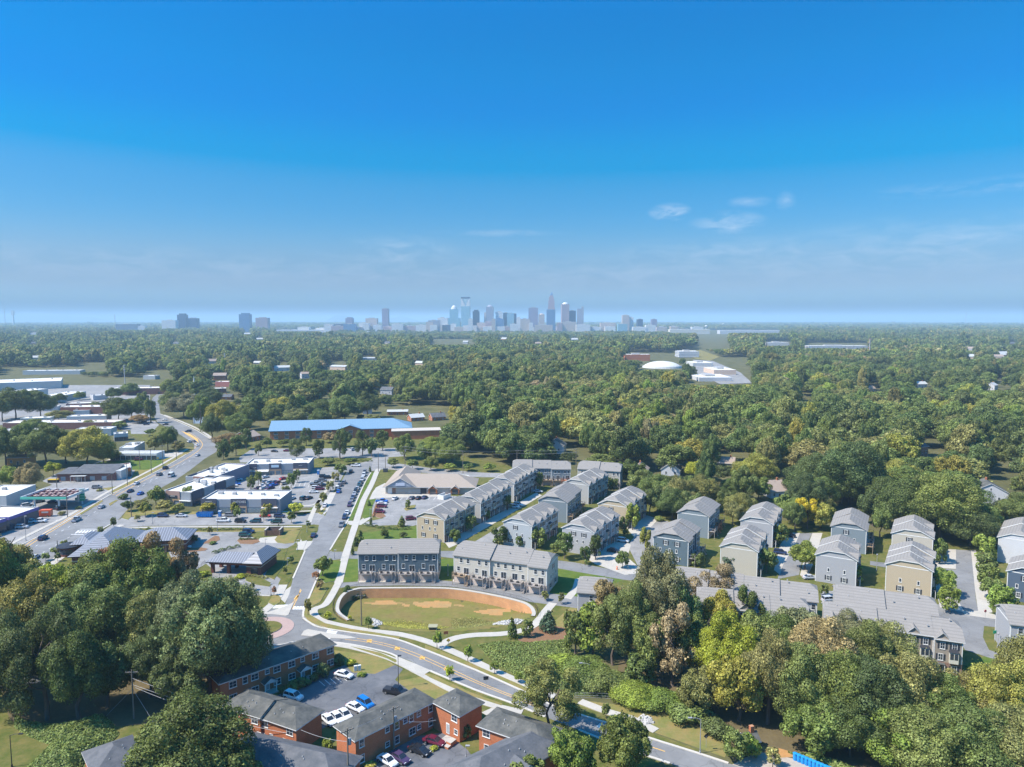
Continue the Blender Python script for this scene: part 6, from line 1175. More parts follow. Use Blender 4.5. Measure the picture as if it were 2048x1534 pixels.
AR = angp((40, 1105), (200, 1012)); AR2 = angp((262, 975), (360, 925)); ST_ = angp((617, 1150), (700, 990)); SS = angp((300, 1042), (560, 1042)); NAMES = dict(sedan='sedan', suv='suv', pickup='pickup truck', van='van')
def car(kind, colour, px, py, ang, label, group=None):
    p = P(px, py); far = math.hypot(p.x, p.y) > 330; C = CAR[kind]; nm = {'pickup': 'pickup_truck', 'van': 'delivery_van'}.get(kind, 'parked_car'); rgb = CCOL[colour] + (1,)
    cat = {'pickup': 'pickup truck', 'van': 'van'}.get(kind, 'car')
    z = .06
    if far:
        o = inst(nm, C['one'], None, (p.x, p.y, z), ang); o.color = rgb; return setp(o, label, cat, group)
    r = empty(nm, (p.x, p.y, z), ang, label, cat, group); b = inst('body', C['body'], r); b.color = rgb; inst('window', C['glass'], r)
    for q in C['pts']: w = inst('wheel', C['tyre'], r, q); inst('rim', C['rim'], w)
    for s in (-1, 1): inst('headlight', C['hl'], r, (C['x'][1] - .06, s * .62, .68)); inst('taillight', C['tl'], r, (C['x'][0] + .02, s * .62, .82))
    return r
CARS = '''
suv navy 86 1079 AR dark blue suv driving on the main road above the bank trees
sedan silver 70 1117 AR silver sedan on the near lane of the main road by the saplings
pickup silver 153 1042 AR silver pickup driving beside the grass median
sedan silver 203 1016 AR silver sedan driving past the petrol sign
sedan navy 261 984 AR2 dark blue sedan left of another blue sedan on the main road
sedan blue 281 989 AR2 blue sedan just before the corner tan verge on the main road
sedan white 273 969 AR2 white sedan under the utility pole by the dark roofed shop
suv black 331 938 AR2 black suv at the kerb of the main road by the green grass
suv grey 319 951 AR2 dark grey suv beside the white van on the main road
van white 343 953 AR2 white van driving on the main road behind the flat roofed shops
sedan white 395 912 AR2 white sedan on the inside of the bend
suv white 378 885 AR2+.6 white suv waiting at the inner kerb of the bend
sedan grey 387 884 AR2+.8 grey sedan next to the waiting white suv in the bend
sedan white 394 892 AR2+.6 white sedan behind the grey one in the bend
suv navy 377 864 AR2+1.6 navy suv alone on the far side of the bend
sedan black 331 850 AR2+1.7 black sedan near the far end of the main road
sedan white 330 841 AR2+1.7 white sedan behind the black one at the far end of the main road
sedan navy 12 1112 AR navy car half hidden by the orange topped tree at the left edge
suv grey 194 977 .1 grey suv crossing the lot of the dark roofed shop
suv maroon 277 921 .3 dark red suv in front of the long white store
pickup maroon 58 1028 .1 dark red pickup beside the orange van
suv white 62 1046 .15 white suv in front of the violet edged showroom, nearer one
pickup white 79 1045 .15 white pickup right of the white suv at the showroom
suv silver 44 1057 .2 silver suv under the edge of the showroom roof
suv silver 54 1013 .9 pale suv parked beside the petrol canopy
sedan white 45 1021 .9 white sedan next to the pale suv at the petrol canopy
suv grey 78 1005 .9 grey suv under the petrol canopy beside a pump
sedan navy 106 1006 .2 navy sedan under the middle of the petrol canopy
suv black 122 1019 1.2 black suv under the right front corner of the petrol canopy
suv navy 326 1034 SS navy suv at the left end of the side road row
sedan silver 363 1034 SS silver sedan right of the navy suv on the side road
suv grey 461 1033 SS grey suv right of the blue container on the side road
sedan red 531 1034 SS red sedan behind the small tree on the side road
suv navy 559 1035 SS navy suv right of the red sedan on the side road
pickup white 447 1044 SS white pickup on the near side of the side road
suv black 481 1045 SS black suv right of the white pickup on the side road
suv teal 511 1045 SS+3.14 dark teal suv between two dark suvs on the side road
suv green 553 1046 SS+3.14 dark green suv at the right end of the near row on the side road
sedan maroon 333 1074 .2 maroon sedan behind the dark bank roof
sedan white 316 1072 .2 white sedan partly hidden by the dark bank roof
sedan blue 376 1076 -1.2 blue sedan in the middle of the bank lot
sedan black 391 1079 -1.2 black sedan beside the blue one in the bank lot
sedan white 369 1097 .3 white sedan below the blue one in the bank lot
suv green 490 1073 SS dark green suv in front of the brick bin enclosure
suv navy 497 1066 SS navy suv behind the dark green one by the bin enclosure
sedan navy 627 1073 ST_ navy sedan alone at the left kerb of the straight street
sedan white 650 1013 ST_ white sedan in the bay beside the corner lawn
sedan blue 677 985 ST_ blue sedan at the near end of the left kerb row by the shop lot
suv white 675 978 ST_ white suv behind the blue sedan on the left kerb
suv grey 680 972 ST_ dark grey suv behind the white one on the left kerb
suv grey 688 967 ST_ grey suv standing out in the straight street by the left kerb
suv black 702 945 ST_ black suv at the top left of the straight street
pickup white 712 933 -.1 white pickup on the cross street before the hedge trees
sedan white 476 961 .2 white sedan in front of the shop with red brick rear
sedan white 466 973 .2 white sedan at the left of the shop lot near the walkway
sedan blue 472 970 .2 blue sedan behind the left white one in the shop lot
sedan black 549 904 -.3 black car alone in the school lot
sedan maroon 574 903 0 dark red car beside the big dark tree in the school lot
suv white 689 901 1.2 white suv under the school trees, left of two
suv white 705 901 1.2 white suv under the school trees, right of two
pickup blue 764 1005 -.1 blue pickup at the top of the day care side row
sedan white 764 1009 -.1 white car between blue and maroon ones at the day care
suv maroon 764 1015 -.1 maroon suv third in the day care side row
suv maroon 760 1026 -.1 maroon suv at the bottom of the day care side row
sedan white 790 999 1.3 white sedan before the day care windows
sedan grey 824 998 1.3 grey sedan left of three before the day care
sedan black 837 998 1.3 black sedan in the middle of three before the day care
sedan navy 849 997 1.3 navy sedan right of three before the day care
suv maroon 822 1040 .3 maroon car nose peeking out beside the tan townhouse row
suv white 1029 1016 -.35 white suv on the driveway of the second grey row, near one
suv white 1036 1012 -.35 white suv on the driveway of the second grey row, far one
sedan silver 1076 985 -.3 silver sedan on the topmost driveway below the dark blue row
suv white 1246 1084 -.4 white suv on the driveway of the light grey row
sedan black 1227 1104 -.4 black sedan on the lower driveway of the light grey row
suv black 1190 991 -.3 black suv in the shade between the blue and the grey row
suv black 1579 1074 -.4 black suv at the top driveway of the light tan row
suv navy 1560 1108 -.4 navy suv on the lower driveway of the light tan row
sedan silver 1620 1158 .1 silver sedan at the kerb behind the long roof
suv silver 1658 1203 .2 silver suv between the two long roofs
suv black 1894 1152 -.5 black suv in the shade right of the tan row
sedan white 688 1354 -.42 white sedan alone by the lime bushes of the apartment lot
suv white 587 1398 -.45 white suv half in the tree shade of the apartment lot
pickup black 791 1388 -.35 black pickup at the right side of the apartment lot
suv brightblue 731 1412 -.75 bright blue suv in the apartment lot
sedan white 711 1420 -.62 white sedan beside the bright blue suv
sedan white 657 1445 -.85 white sedan nearest the stepped roof in the row of three
sedan white 674 1440 -.85 white sedan in the middle of the row of three
sedan white 690 1434 -.85 white sedan third in the row behind the long wing
sedan maroon 869 1488 -.45 dark maroon sedan before the wooden stoop
sedan black 839 1506 -.55 black sedan between the maroon one and the bottom cars
sedan purple 800 1521 -.7 dark purple sedan at the bottom beside the white one
sedan white 775 1527 -.7 white sedan at the bottom edge of the photo
sedan white 280 842 .4 white car in the workshop car lot
sedan black 288 845 .4 black car in the workshop car lot
suv navy 293 850 .4 navy car at the near end of the workshop car lot
'''
for ln_ in CARS.strip().split('\n'):
    q = ln_.split(' ', 5); car(q[0], q[1], float(q[2]), float(q[3]), eval(q[4]), q[5])
row = [(731, 946, 'suv', 'grey'), (729, 952, 'suv', 'white'), (726, 961, 'suv', 'silver'), (723, 967, 'sedan', 'black'), (720, 972, 'suv', 'teal'), (716, 979, 'sedan', 'silver'), (713, 984, 'suv', 'black'), (710, 990, 'sedan', 'silver'), (707.5, 996, 'sedan', 'navy'), (705, 1002, 'sedan', 'grey'), (701, 1012, 'suv', 'purple'), (695.5, 1028, 'sedan', 'white'), (691, 1037, 'suv', 'navy'), (685, 1052, 'pickup', 'grey')]
for k, (x, y, kd, c) in enumerate(row):
    car(kd, c, x - 1.5, y, ST_ + math.pi, '%s %s, %s from the near end of the row right of the straight street' % (c, 'suv' if kd == 'suv' else 'pickup' if kd == 'pickup' else 'car', ordinal(14 - k)), 'cars parked along the straight street')
lot = [('sedan', 'white', 531, 956), ('sedan', 'red', 567, 959), ('sedan', 'silver', 529, 965), ('sedan', 'silver', 540, 966), ('sedan', 'navy', 551, 966), ('suv', 'maroon', 558, 968), ('sedan', 'white', 527, 972), ('sedan', 'silver', 537, 972), ('sedan', 'blue', 547.5, 972), ('suv', 'beige', 569, 969), ('sedan', 'navy', 519, 978), ('sedan', 'white', 528, 978), ('sedan', 'purple', 541, 978)]
for k, (kd, c, x, y) in enumerate(lot):
    rowi = 'back' if k < 2 else 'second' if k < 6 else 'third' if k < 10 else 'front'; mem = [q for q in range(len(lot)) if ('back' if q < 2 else 'second' if q < 6 else 'third' if q < 10 else 'front') == rowi]
    car(kd, c, x, y, 1.0, '%s car, %s from the left in the %s row of the crowded shop lot' % (c, ordinal(mem.index(k) + 1), rowi), 'cars in the shop lot')
lot2 = [('suv', 'black', 647, 955), ('suv', 'black', 656, 957), ('pickup', 'grey', 631, 970), ('suv', 'grey', 637, 967), ('suv', 'grey', 645, 963), ('suv', 'white', 632, 978), ('sedan', 'white', 627, 986), ('suv', 'maroon', 640, 980), ('sedan', 'black', 648, 973), ('suv', 'teal', 607, 999), ('sedan', 'white', 584, 999), ('sedan', 'maroon', 575, 999), ('sedan', 'black', 618, 998)]
for k, (kd, c, x, y) in enumerate(lot2):
    rowi = 'top right corner' if k < 2 else 'right side' if k < 9 else 'near end'; mem = [q for q in range(len(lot2)) if ('top right corner' if q < 2 else 'right side' if q < 9 else 'near end') == rowi]; mem.sort(key=lambda q: lot2[q][3] * 3 - lot2[q][2] * .01 if rowi == 'right side' else lot2[q][2])
    car(kd, c, x, y, .15 if k < 9 else 1.25, '%s %s, %s at the %s of the shop lot' % (c, 'suv' if kd == 'suv' else 'car' if kd == 'sedan' else 'pickup', ordinal(mem.index(k) + 1) + (' from the top' if rowi == 'right side' else ' from the left'), rowi), 'cars in the shop lot')
# orange box van
p = P(88, 1033); OV = empty('delivery_van', (p.x, p.y, .05), .12 + math.pi, 'orange red box van with white lettering beside the petrol station', 'van'); b = MB()
loft(b, [ring(x, 1.05, .35, z) for x, z in ((-3.2, 1.2), (-3.1, 1.3), (1.5, 1.3), (2.8, 1.2), (3.1, .9))]); b.box(-3.15, 1.2, -1.12, 1.12, 1.15, 3.0, 0); b.v += [(1.2, -1.0, 1.25), (2.4, -1.0, 1.25), (2.4, 1.0, 1.25), (1.2, 1.0, 1.25), (1.2, -1.0, 2.5), (1.7, -.95, 2.5), (1.7, .95, 2.5), (1.2, 1.0, 2.5)]; i = len(b.v) - 8
b.f += [(i, i + 1, i + 5, i + 4), (i + 2, i + 3, i + 7, i + 6), (i + 4, i + 5, i + 6, i + 7)]; b.m += [0] * 3; bo = b.build('body', [M_PAINT], OV); bo.color = CCOL['orange'] + (1,)
MB().face([(2.42, -.95, 1.28), (2.42, .95, 1.28), (1.72, .9, 2.48), (1.72, -.9, 2.48)]).build('windscreen', M_CGLASS, OV)
MB().box(-2.4, .4, -1.16, -1.13, 1.75, 2.45, 0).build('side_panel', mat('van_panel', (.62, .55, .50), .5, .2, 3), OV); MB().box(-2.4, .4, 1.13, 1.16, 1.75, 2.45, 0).build('side_panel', mat('van_panel', (.62, .55, .50), .5, .2, 3), OV)
for x in (-2.0, 2.0):
    for s in (-1, 1): w = inst('wheel', CAR['van']['tyre'], OV, (x, s * .98, .38)); inst('rim', CAR['van']['rim'], w)
# ------------------------------------------------------------------ poles, lamps, wires, signs, bins
M_POLE = mat('weathered_pole', (.20, .165, .13), .9, .2, 2.0); M_LAMP = mat('lamp_grey', (.30, .30, .31), .5, .1); M_WIRE = mat('cable', (.28, .28, .29), .5, .05)
def top_h(px, base, top):
    p = P(px, base); r = math.hypot(p.x, p.y); lo, hi = 0, 40
    for _ in range(40):
        m = (lo + hi) / 2
        if PIX((p.x, p.y, m))[1] > top: lo = m
        else: hi = m
    return p, lo
def lamp(label, px, base, top, dirx=1, kind='box', dark=False, group=None):
    p, h = top_h(px, base, top); root = empty('street_lamp', (p.x, p.y, 0), 0, label, 'street lamp', group); m_ = M_DARKM if dark else M_LAMP
    mb = MB(); mb.tube([(0, 0, 0), (0, 0, h - .1)], [.09, .06], 6); mb.tube([(0, 0, 0), (0, 0, .5)], .17, 8); mb.build('pole', m_, root)
    hd = MB()
    if kind == 'box': hd.box(-.1, .75 * dirx, -.2, .2, h - .12, h + .05, 0)
    elif kind == 'globe': hd.lathe([(.05, h - .25), (.22, h - .05), (.26, h + .2), (.12, h + .4), (.01, h + .45)], 10)
    elif kind == 'arm': hd.tube([(0, 0, h - .15), (.9 * dirx, 0, h + .2), (1.9 * dirx, 0, h + .25)], .05, 5); hd.box(1.7 * dirx, 2.5 * dirx, -.17, .17, h + .18, h + .34, 0)
    hd.build('lamp_head', m_, root); return root
LAMPS = '''52 1081 1032 1 box tall pale lamp beside the showroom forecourt
349 1098 1076 -1 box lamp in the bank lot near the brown tree
440 1172 1141 1 box lamp before the drive-through canopy
487 1068 1052 1 box lamp by the dark cars at the bin enclosure
531 1096 1078 1 box lamp behind the drive-through roof
435 1063 1036 1 box lamp at the clipped hedge above the bank lot
595 1101 1079 1 box lamp at the upper bank exit
575 1131 1116 1 box lamp in the middle of the bank pavement
542 1191 1167 1 box lamp at the lower bank exit
614 1065 1045 1 box lamp at the corner of side road and straight street
305 1047 1025 1 box lamp at the left end of the side road
740 1047 1018 1 box lamp at the day care lot entrance
669 1117 1100 1 box lamp at the lane mouth by the leafy tree
818 999 984 1 box lamp before the day care windows
797 1375 1311 1 box dark lamp pole beside the apartment lot
1400 1507 1438 -1 arm brown street lamp with an arm on the dry slope
932 1515 1491 1 box short post lamp on the lawn between the brick wings
1995 1295 1268 1 globe lantern on the lawn beside the grey townhouse at right
896 1152 1131 1 globe white globe lamp between the teal and the white row
1179 1356 1328 -1 arm pale lamp standing in the green thicket
24 1534 1470 1 arm dark lamp on the lawn in the bottom left corner
1753 1142 1110 1 globe lantern between the two right hand gables
501 977 940 1 box lamp among the cars in the shop lot'''
for ln_ in LAMPS.split('\n'):
    q = ln_.split(' ', 5); lamp(q[5], float(q[0]), float(q[1]), float(q[2]), int(q[3]), q[4], 'dark' in q[5])
def pole(label, px, base, top, arms=1, rz=0.0, trans=False):
    p, h = top_h(px, base, top); root = empty('utility_pole', (p.x, p.y, ground_z(p.x, p.y)), rz, label, 'utility pole', None); mb = MB(); mb.tube([(0, 0, -.3), (0, 0, h)], [.19, .12], 8); mb.build('pole', M_POLE, root)
    for k in range(arms):
        z = h - .5 - k * 1.6; am = MB(); am.box(-1.3, 1.3, -.08, .08, z - .08, z + .08, 0); am.tube([(-.8, 0, z), (0, 0, z - .8)], .04, 4); am.tube([(.8, 0, z), (0, 0, z - .8)], .04, 4)
        for x in (-1.15, -.45, .45, 1.15): am.lathe([(.05, z + .08), (.07, z + .2), (.02, z + .3)], 6, (x, 0, 0), 1)
        am.build('crossarm', [M_POLE, M_LAMP], root)
    if trans: t = MB(); t.lathe([(.01, h - 3.3), (.3, h - 3.3), (.32, h - 2.2), (.01, h - 2.1)], 12, (.42, 0, 0)); t.build('transformer', M_LAMP, root)
    root['_h'] = h; return root
UP = {}
POLES = '''a 268 1437 1340 1 .1 0 weathered utility pole with one crossarm in the shade of the big trees
b 697 1570 1456 1 .7 1 utility pole with transformer before the end of the long brick wing
c 788 1501 1413 1 .7 1 utility pole with transformer before the middle of the long brick wing
d 723 1251 1177 2 .1 0 utility pole with two crossarms standing in the basin
e 135 1034 984 1 .9 1 utility pole with transformer beside the orange van
f 225 988 946 1 .9 0 utility pole on the grass left of the main road shop
g 255 971 926 1 .9 0 utility pole before the orange fronted shop
h 303 947 897 1 .9 0 utility pole at the green grass by the main road
i 326 934 890 1 .9 0 utility pole where the main road starts to bend
j 353 919 880 1 .9 0 utility pole inside the bend before the trees
k 402 863 806 1 .3 0 tall utility pole outside the bend
l 386 847 818 1 .3 0 utility pole before the blue sided house
m 263 1034 993 0 0 0 plain pole at the corner of the side road
n 116 1112 1081 0 0 0 plain pole between the saplings by the bank
o 757 944 905 0 0 0 thin plain pole at the top of the wide pavement
p 771 942 908 1 .1 0 utility pole beside the dark bin at the day care
q 810 933 892 2 .1 1 utility pole with transformers before the round tree by the school
r 926 946 901 1 .1 0 utility pole in the row of low trees behind the day care
s 1034 935 900 1 .1 0 utility pole behind the dark blue row
t 1152 943 897 2 .1 0 tall utility pole between the two top rows
u 1358 952 928 1 .1 0 pale pole right of the pink gabled house
v 1366 948 922 1 .1 0 utility pole right of the pale pole by the pink gabled house
w 1312 940 918 1 .1 0 utility pole above the dark trees behind the tan row
x 1572 962 942 1 .1 0 utility pole behind the small brown roofed house
y 280 938 897 0 0 0 slim pole on the grass before the long store
z 114 978 948 0 0 0 slim pole beside the yellow skip
aa 616 866 832 1 .1 0 dark pole behind the brick school
bb 1735 1390 1350 0 0 0 wooden fence pole beside the brick fronted row'''
for ln_ in POLES.split('\n'):
    q = ln_.split(' ', 7); UP[q[0]] = pole(q[7], float(q[1]), float(q[2]), float(q[3]), int(q[4]), float(q[5]), q[6] == '1')
def wire(label, A, B, sag=.6, r=.028):
    A, B = Vector(A), Vector(B); mb = MB(); mb.tube([A.lerp(B, t) - Vector((0, 0, sag * 4 * t * (1 - t))) for t in np.linspace(0, 1, 13)], r, 4)
    return setp(mb.build('power_line', M_WIRE), label, 'power line', 'wires between the utility poles')
def tip(k, dz=-.2, dx=0): o = UP[k]; return (o.location.x + dx, o.location.y, o.location.z + o['_h'] + dz)
for lab, a, b, dz, dx in (('upper wire in front of the forest from the school pole to the next', 'q', 'r', -.2, 0), ('second wire in front of the forest from the school pole to the next', 'q', 'r', -1.9, .6), ('upper wire from the low tree row to the pole behind the dark blue row', 'r', 's', -.2, 0), ('lower wire from the low tree row to the pole behind the dark blue row', 'r', 's', -1.9, .6), ('upper wire above the dark blue row', 's', 't', -.2, 0), ('lower wire above the dark blue row', 's', 't', -1.9, .6), ('wire from the day care bin pole to the school pole', 'p', 'q', -.2, 0), ('wire over the dark trees to the pale pole', 'w', 'u', -.2, 0), ('wire along the main road past the orange shop', 'f', 'g', -.2, 0), ('wire along the main road from the orange shop on', 'g', 'h', -.2, 0), ('wire along the main road to the bend', 'h', 'i', -.2, 0), ('wire along the main road into the trees of the bend', 'i', 'j', -.2, 0), ('wire from the orange van to the shop pole', 'e', 'f', -.2, 0)): wire(lab, tip(a, dz, dx), tip(b, dz, dx), .7, .035)
e1 = P(447, 1411, 6.2); e2 = P(596, 1457, 5); e3 = P(660, 1470, 5.5)
wire('thick cable from the shaded pole to the left corner of the stepped roof', tip('a', -1.8), e1, .5, .04); wire('upper of the two cables passing the stepped apartment', tip('a', -3.2), P(590, 1452, 5.6), 1.0, .04); wire('lower of the two cables passing the stepped apartment', tip('a', -3.8, .4), P(596, 1470, 4), 1.2, .04)
wire('cable from the stepped apartment to the transformer pole', (e2.x, e2.y, 5), tip('b', -2.6), .5, .04); wire('cable between the two transformer poles', tip('b', -.4), tip('c', -.4), .4, .03); wire('cable from the middle transformer pole down to the brick wing', tip('c', -2.4), P(872, 1440, 5), .6, .035); wire('guy wire right of the shaded pole', tip('a', -4.2), P(312, 1452, 0), 0, .035); wire('guy wire left of the shaded pole', tip('a', -4.2), P(212, 1432, 0), 0, .035)
# signs
def signpost(label, px, base, h, shape, col, back=False):
    p = P(px, base); root = empty('road_sign', (p.x, p.y, 0), R(12), label, 'road sign'); MB().tube([(0, 0, 0), (0, 0, h)], .035, 5).build('post', M_LAMP, root); mb = MB(); s = .42
    if shape == 'diamond': mb.v = [(-s * 1.3, 0, h), (0, 0, h - s * 1.3), (s * 1.3, 0, h), (0, 0, h + s * 1.3)] + [(-s * 1.3, .03, h), (0, .03, h - s * 1.3), (s * 1.3, .03, h), (0, .03, h + s * 1.3)]; mb.f = [(0, 1, 2, 3), (7, 6, 5, 4)] + [(q, q + 4, (q + 1) % 4 + 4, (q + 1) % 4) for q in range(4)]; mb.m = [0] * 6
    elif shape == 'octagon': mb.v = [(s * math.cos(a), yy, h + s * math.sin(a)) for yy in (-.02, .02) for a in np.arange(8) * math.pi / 4 + math.pi / 8]; mb.f = [tuple(range(8)), tuple(reversed(range(8, 16)))] + [(q, q + 8, (q + 1) % 8 + 8, (q + 1) % 8) for q in range(8)]; mb.m = [0] * 10
    else: mb.box(-s * 1.4, s * 1.4, -.03, .03, h - s, h + s, 0)
    mb.build('panel', col, root); return root
M_YSIGN = mat('yellow_sign', (.62, .36, .03), .5, .05); M_RSIGN = mat('red_sign', (.50, .05, .05), .5, .05)
signpost('yellow diamond sign where the footpath meets the street', 897, 1297, 2.2, 'diamond', M_YSIGN); signpost('dark backed diamond sign on the lower verge', 1412, 1495, 2.4, 'diamond', M_DARKM); signpost('red octagonal sign at the crossing of the right lanes', 1970, 1237, 2.2, 'octagon', M_RSIGN); signpost('sign post on the verge halfway down the curving street', 972, 1376, 2.4, 'rect', M_DARKM); signpost('small brown post sign by the basin path', 892, 1274, 1.2, 'rect', mat('brown_sign', (.25, .10, .05), .7)); signpost('yellow post at the green grass by the main road', 316, 926, 3.0, 'rect', M_YSIGN); signpost('green street name sign beside the lantern', 1989, 1283, 2.6, 'rect', M_GREEN_S)
p = P(1234, 1139); mb = MB(); mb.lathe([(.01, 0), (.34, 0), (.3, .35), (.28, .5), (.25, 1.0), (.01, 1.02)], 12, m=0); mb.lathe([(.30, .55), (.285, .72)], 12, m=1); setp(mb.build('traffic_drum', [mat('orange_plastic', (.75, .16, .03), .5), M_WTRIM], None, (p.x, p.y, .03)), 'orange traffic drum on the lane by the light grey row', 'traffic drum')
p = P(715, 1341); EB = empty('utility_box', (p.x, p.y, 0), R(20), 'white utility cabinets between the two lime bushes', 'cabinet'); 
for x in (-.45, .45): MB().box(x - .38, x + .38, -.25, .25, 0, 1.3, 0).build('cabinet', M_WTRIM, EB)
p = P(410, 1034); SK = empty('skip', (p.x, p.y, .05), SS, 'bright blue skip container at the kerb of the side road', 'skip'); w = MB(); w.v = [(-3, -1.1, .3), (3, -1.1, .3), (3, 1.1, .3), (-3, 1.1, .3), (-3.4, -1.2, 2.0), (3.2, -1.2, 2.0), (3.2, 1.2, 2.0), (-3.4, 1.2, 2.0)]; w.f = [(0, 1, 5, 4), (1, 2, 6, 5), (2, 3, 7, 6), (3, 0, 4, 7), (3, 2, 1, 0)]; w.m = [0] * 5; w.box(-3.2, 3.0, -1.05, 1.05, 1.5, 1.55, 1); w.build('body', [mat('blue_container', (.01, .18, .50), .5, .1), M_DARKM], SK)
w = MB()
for k in range(7): x = -2.7 + k * .9; w.box(x - .08, x + .08, -1.24, -1.16, .45, 1.95, 0)
w.build('rib', mat('blue_container', (.01, .18, .50), .5, .1), SK)
for lab, px, py, s in (('blue portable toilet beside the blue skip', 440, 1033, 1.0), ('blue portable toilet behind the shop lot', 637, 949, .95)):
    p = P(px, py); PT = empty('portable_toilet', (p.x, p.y, .02), R(5), lab, 'portable toilet'); MB().box(-.6, .6, -.6, .6, 0, 2.3, 0).build('cabin', mat('toilet_blue', (.04, .16, .42), .5, .06), PT); MB().box(-.65, .65, -.65, .65, 2.3, 2.45, 0).lathe([(.1, 2.45), (.1, 2.8), (0, 2.8)], 6).build('roof', mat('toilet_roof', (.5, .56, .6), .5), PT); MB().box(-.4, .4, -.63, -.61, .1, 2.1, 0).build('door', mat('toilet_door', (.06, .22, .50), .5), PT)
p = P(107, 965); YS = empty('skip', (p.x, p.y, 0), R(3), 'dark skip with a yellow lid left of the dark roofed shop', 'skip'); MB().box(-2.4, 2.4, -1, 1, 0, 1.5, 0).build('body', M_DARKM, YS); MB().box(-2.45, 2.45, -1.05, 1.05, 1.5, 1.75, 0).build('lid', mat('yellow_lid', (.60, .38, .02), .5, .1), YS)
p = P(771, 944); setp(MB().box(-1.2, 1.2, -.8, .8, 0, 1.9, 0).box(-1.25, 1.25, -.85, .85, 1.9, 2.0, 0).tube([(-.9, -.82, .9), (.9, -.82, .9)], .06, 5).build('dumpster', mat('dark_grey_paint', (.06, .065, .075), .6), None, (p.x, p.y, 0)), 'dark grey dumpster at the left end of the day care', 'dumpster')
p = P(887, 1000); DB = empty('white_enclosure', (p.x, p.y, 0), R(60), 'white walled enclosure behind the tan townhouse row at the day care lot', 'enclosure'); w = MB(); w.box(0, .3, 0, 3.5, 0, 2.0, 0); w.box(.31, 6, 3.2, 3.5, 0, 2.0, 0); w.box(.31, 6, 0, .3, 0, 2.0, 0); w.build('wall', M_WTRIM, DB)
w = MB(); pts = [P(866, 955), P(905, 954), P(935, 957), P(946, 963)]; 
for a, b in zip(pts[:-1], pts[1:]): t = (b - a).normalized(); nn = Vector((-t.y, t.x, 0)) * .06; w.prism([(a.x - nn.x, a.y - nn.y), (b.x - nn.x, b.y - nn.y), (b.x + nn.x, b.y + nn.y), (a.x + nn.x, a.y + nn.y)], 0, 1.9)
setp(w.build('fence', M_WTRIM), 'white board fence behind the day care roof', 'fence')
for k, (px, py, lab) in enumerate(((978, 1171, 'dark bin between the second and third garage of the white row'), (1006, 1176, 'dark bin left of two at the third garage of the white row'), (1014, 1176, 'dark bin right of two at the third garage of the white row'), (1051, 1181, 'dark bin beside the fourth garage of the white row'), (754, 1159, 'bin between the first and second garage of the teal row'), (795, 1160, 'bin between the second and third garage of the teal row'), (834, 1160, 'bin left of two at the right garages of the teal row'), (840, 1158, 'bin right of two at the right garages of the teal row'))):
    p = P(px, py); o = inst('wheelie_bin', BIN, None, (p.x, p.y, .03), R(-15)); setp(o, lab, 'bin', 'bins behind the townhouse garages')
BB = MB().lathe([(.01, 0), (.30, 0), (.33, .5), (.33, 1.15), (.36, 1.2), (.01, 1.28)], 12, m=0).box(-.05, .05, -.37, -.3, .9, 1.0, 1).mesh('blue_barrel', [mat('bright_blue_plastic', (.02, .26, .62), .4, .08), M_DARKM])
for k in range(11):
    t = k / 10; p = P(1590 + 76 * t, 1520 + 32 * t); o = inst('blue_barrel', BB, None, (p.x, p.y, .04), 0, (1.25, 1.25, 1.15)); setp(o, 'bright blue barrel, %s from the left in the row below the hedge' % ordinal(k + 1), 'barrel', 'row of blue barrels')
# railing of the drive-through and the chain fence below the woods
RL = empty('railing', (0, 0, 0), 0, 'dark railing curving round the end of the drive-through lane', 'railing'); rl = smooth_line([P(*q) for q in ((391, 1158), (390, 1150), (398, 1138), (410, 1126))], 5); mb = MB()
for z in (.5, 1.0): mb.tube([(p.x, p.y, z) for p in rl], .035, 4)
mb.build('rail', M_DARKM, RL); mb = MB(); [mb.tube([(p.x, p.y, 0), (p.x, p.y, 1.02)], .04, 4) for p in rl]; mb.build('post', M_DARKM, RL)
CF = empty('chain_fence', (0, 0, 0), 0, 'thin chain fence between the dry slope and the green thicket', 'fence'); cl_ = smooth_line([P(*q) for q in ((1150, 1396), (1220, 1398), (1290, 1412), (1360, 1434), (1440, 1462))], 6); mb = MB()
for z in (.1, .6, 1.2): mb.tube([(p.x, p.y, z) for p in cl_], .025, 4)
mb.build('rail', M_LAMP, CF); mb = MB(); [mb.tube([(p.x, p.y, 0), (p.x, p.y, 1.25)], .03, 4) for p in cl_[::2]]; mb.build('post', M_LAMP, CF)
BF = empty('fence', (0, 0, 0), 0, 'black garden fence behind the brick fronted row', 'fence'); cl_ = [P(1925, 1340), P(1960, 1352), P(1972, 1385), P(2060, 1408)]; mb = MB()
for a, b in zip(cl_[:-1], cl_[1:]):
    for q in range(24): p = a.lerp(b, q / 24); mb.tube([(p.x, p.y, 0), (p.x, p.y, 1.3)], .02, 3)
    mb.tube([(a.x, a.y, 1.2), (b.x, b.y, 1.2)], .03, 4)
mb.build('rail', M_DARKM, BF)
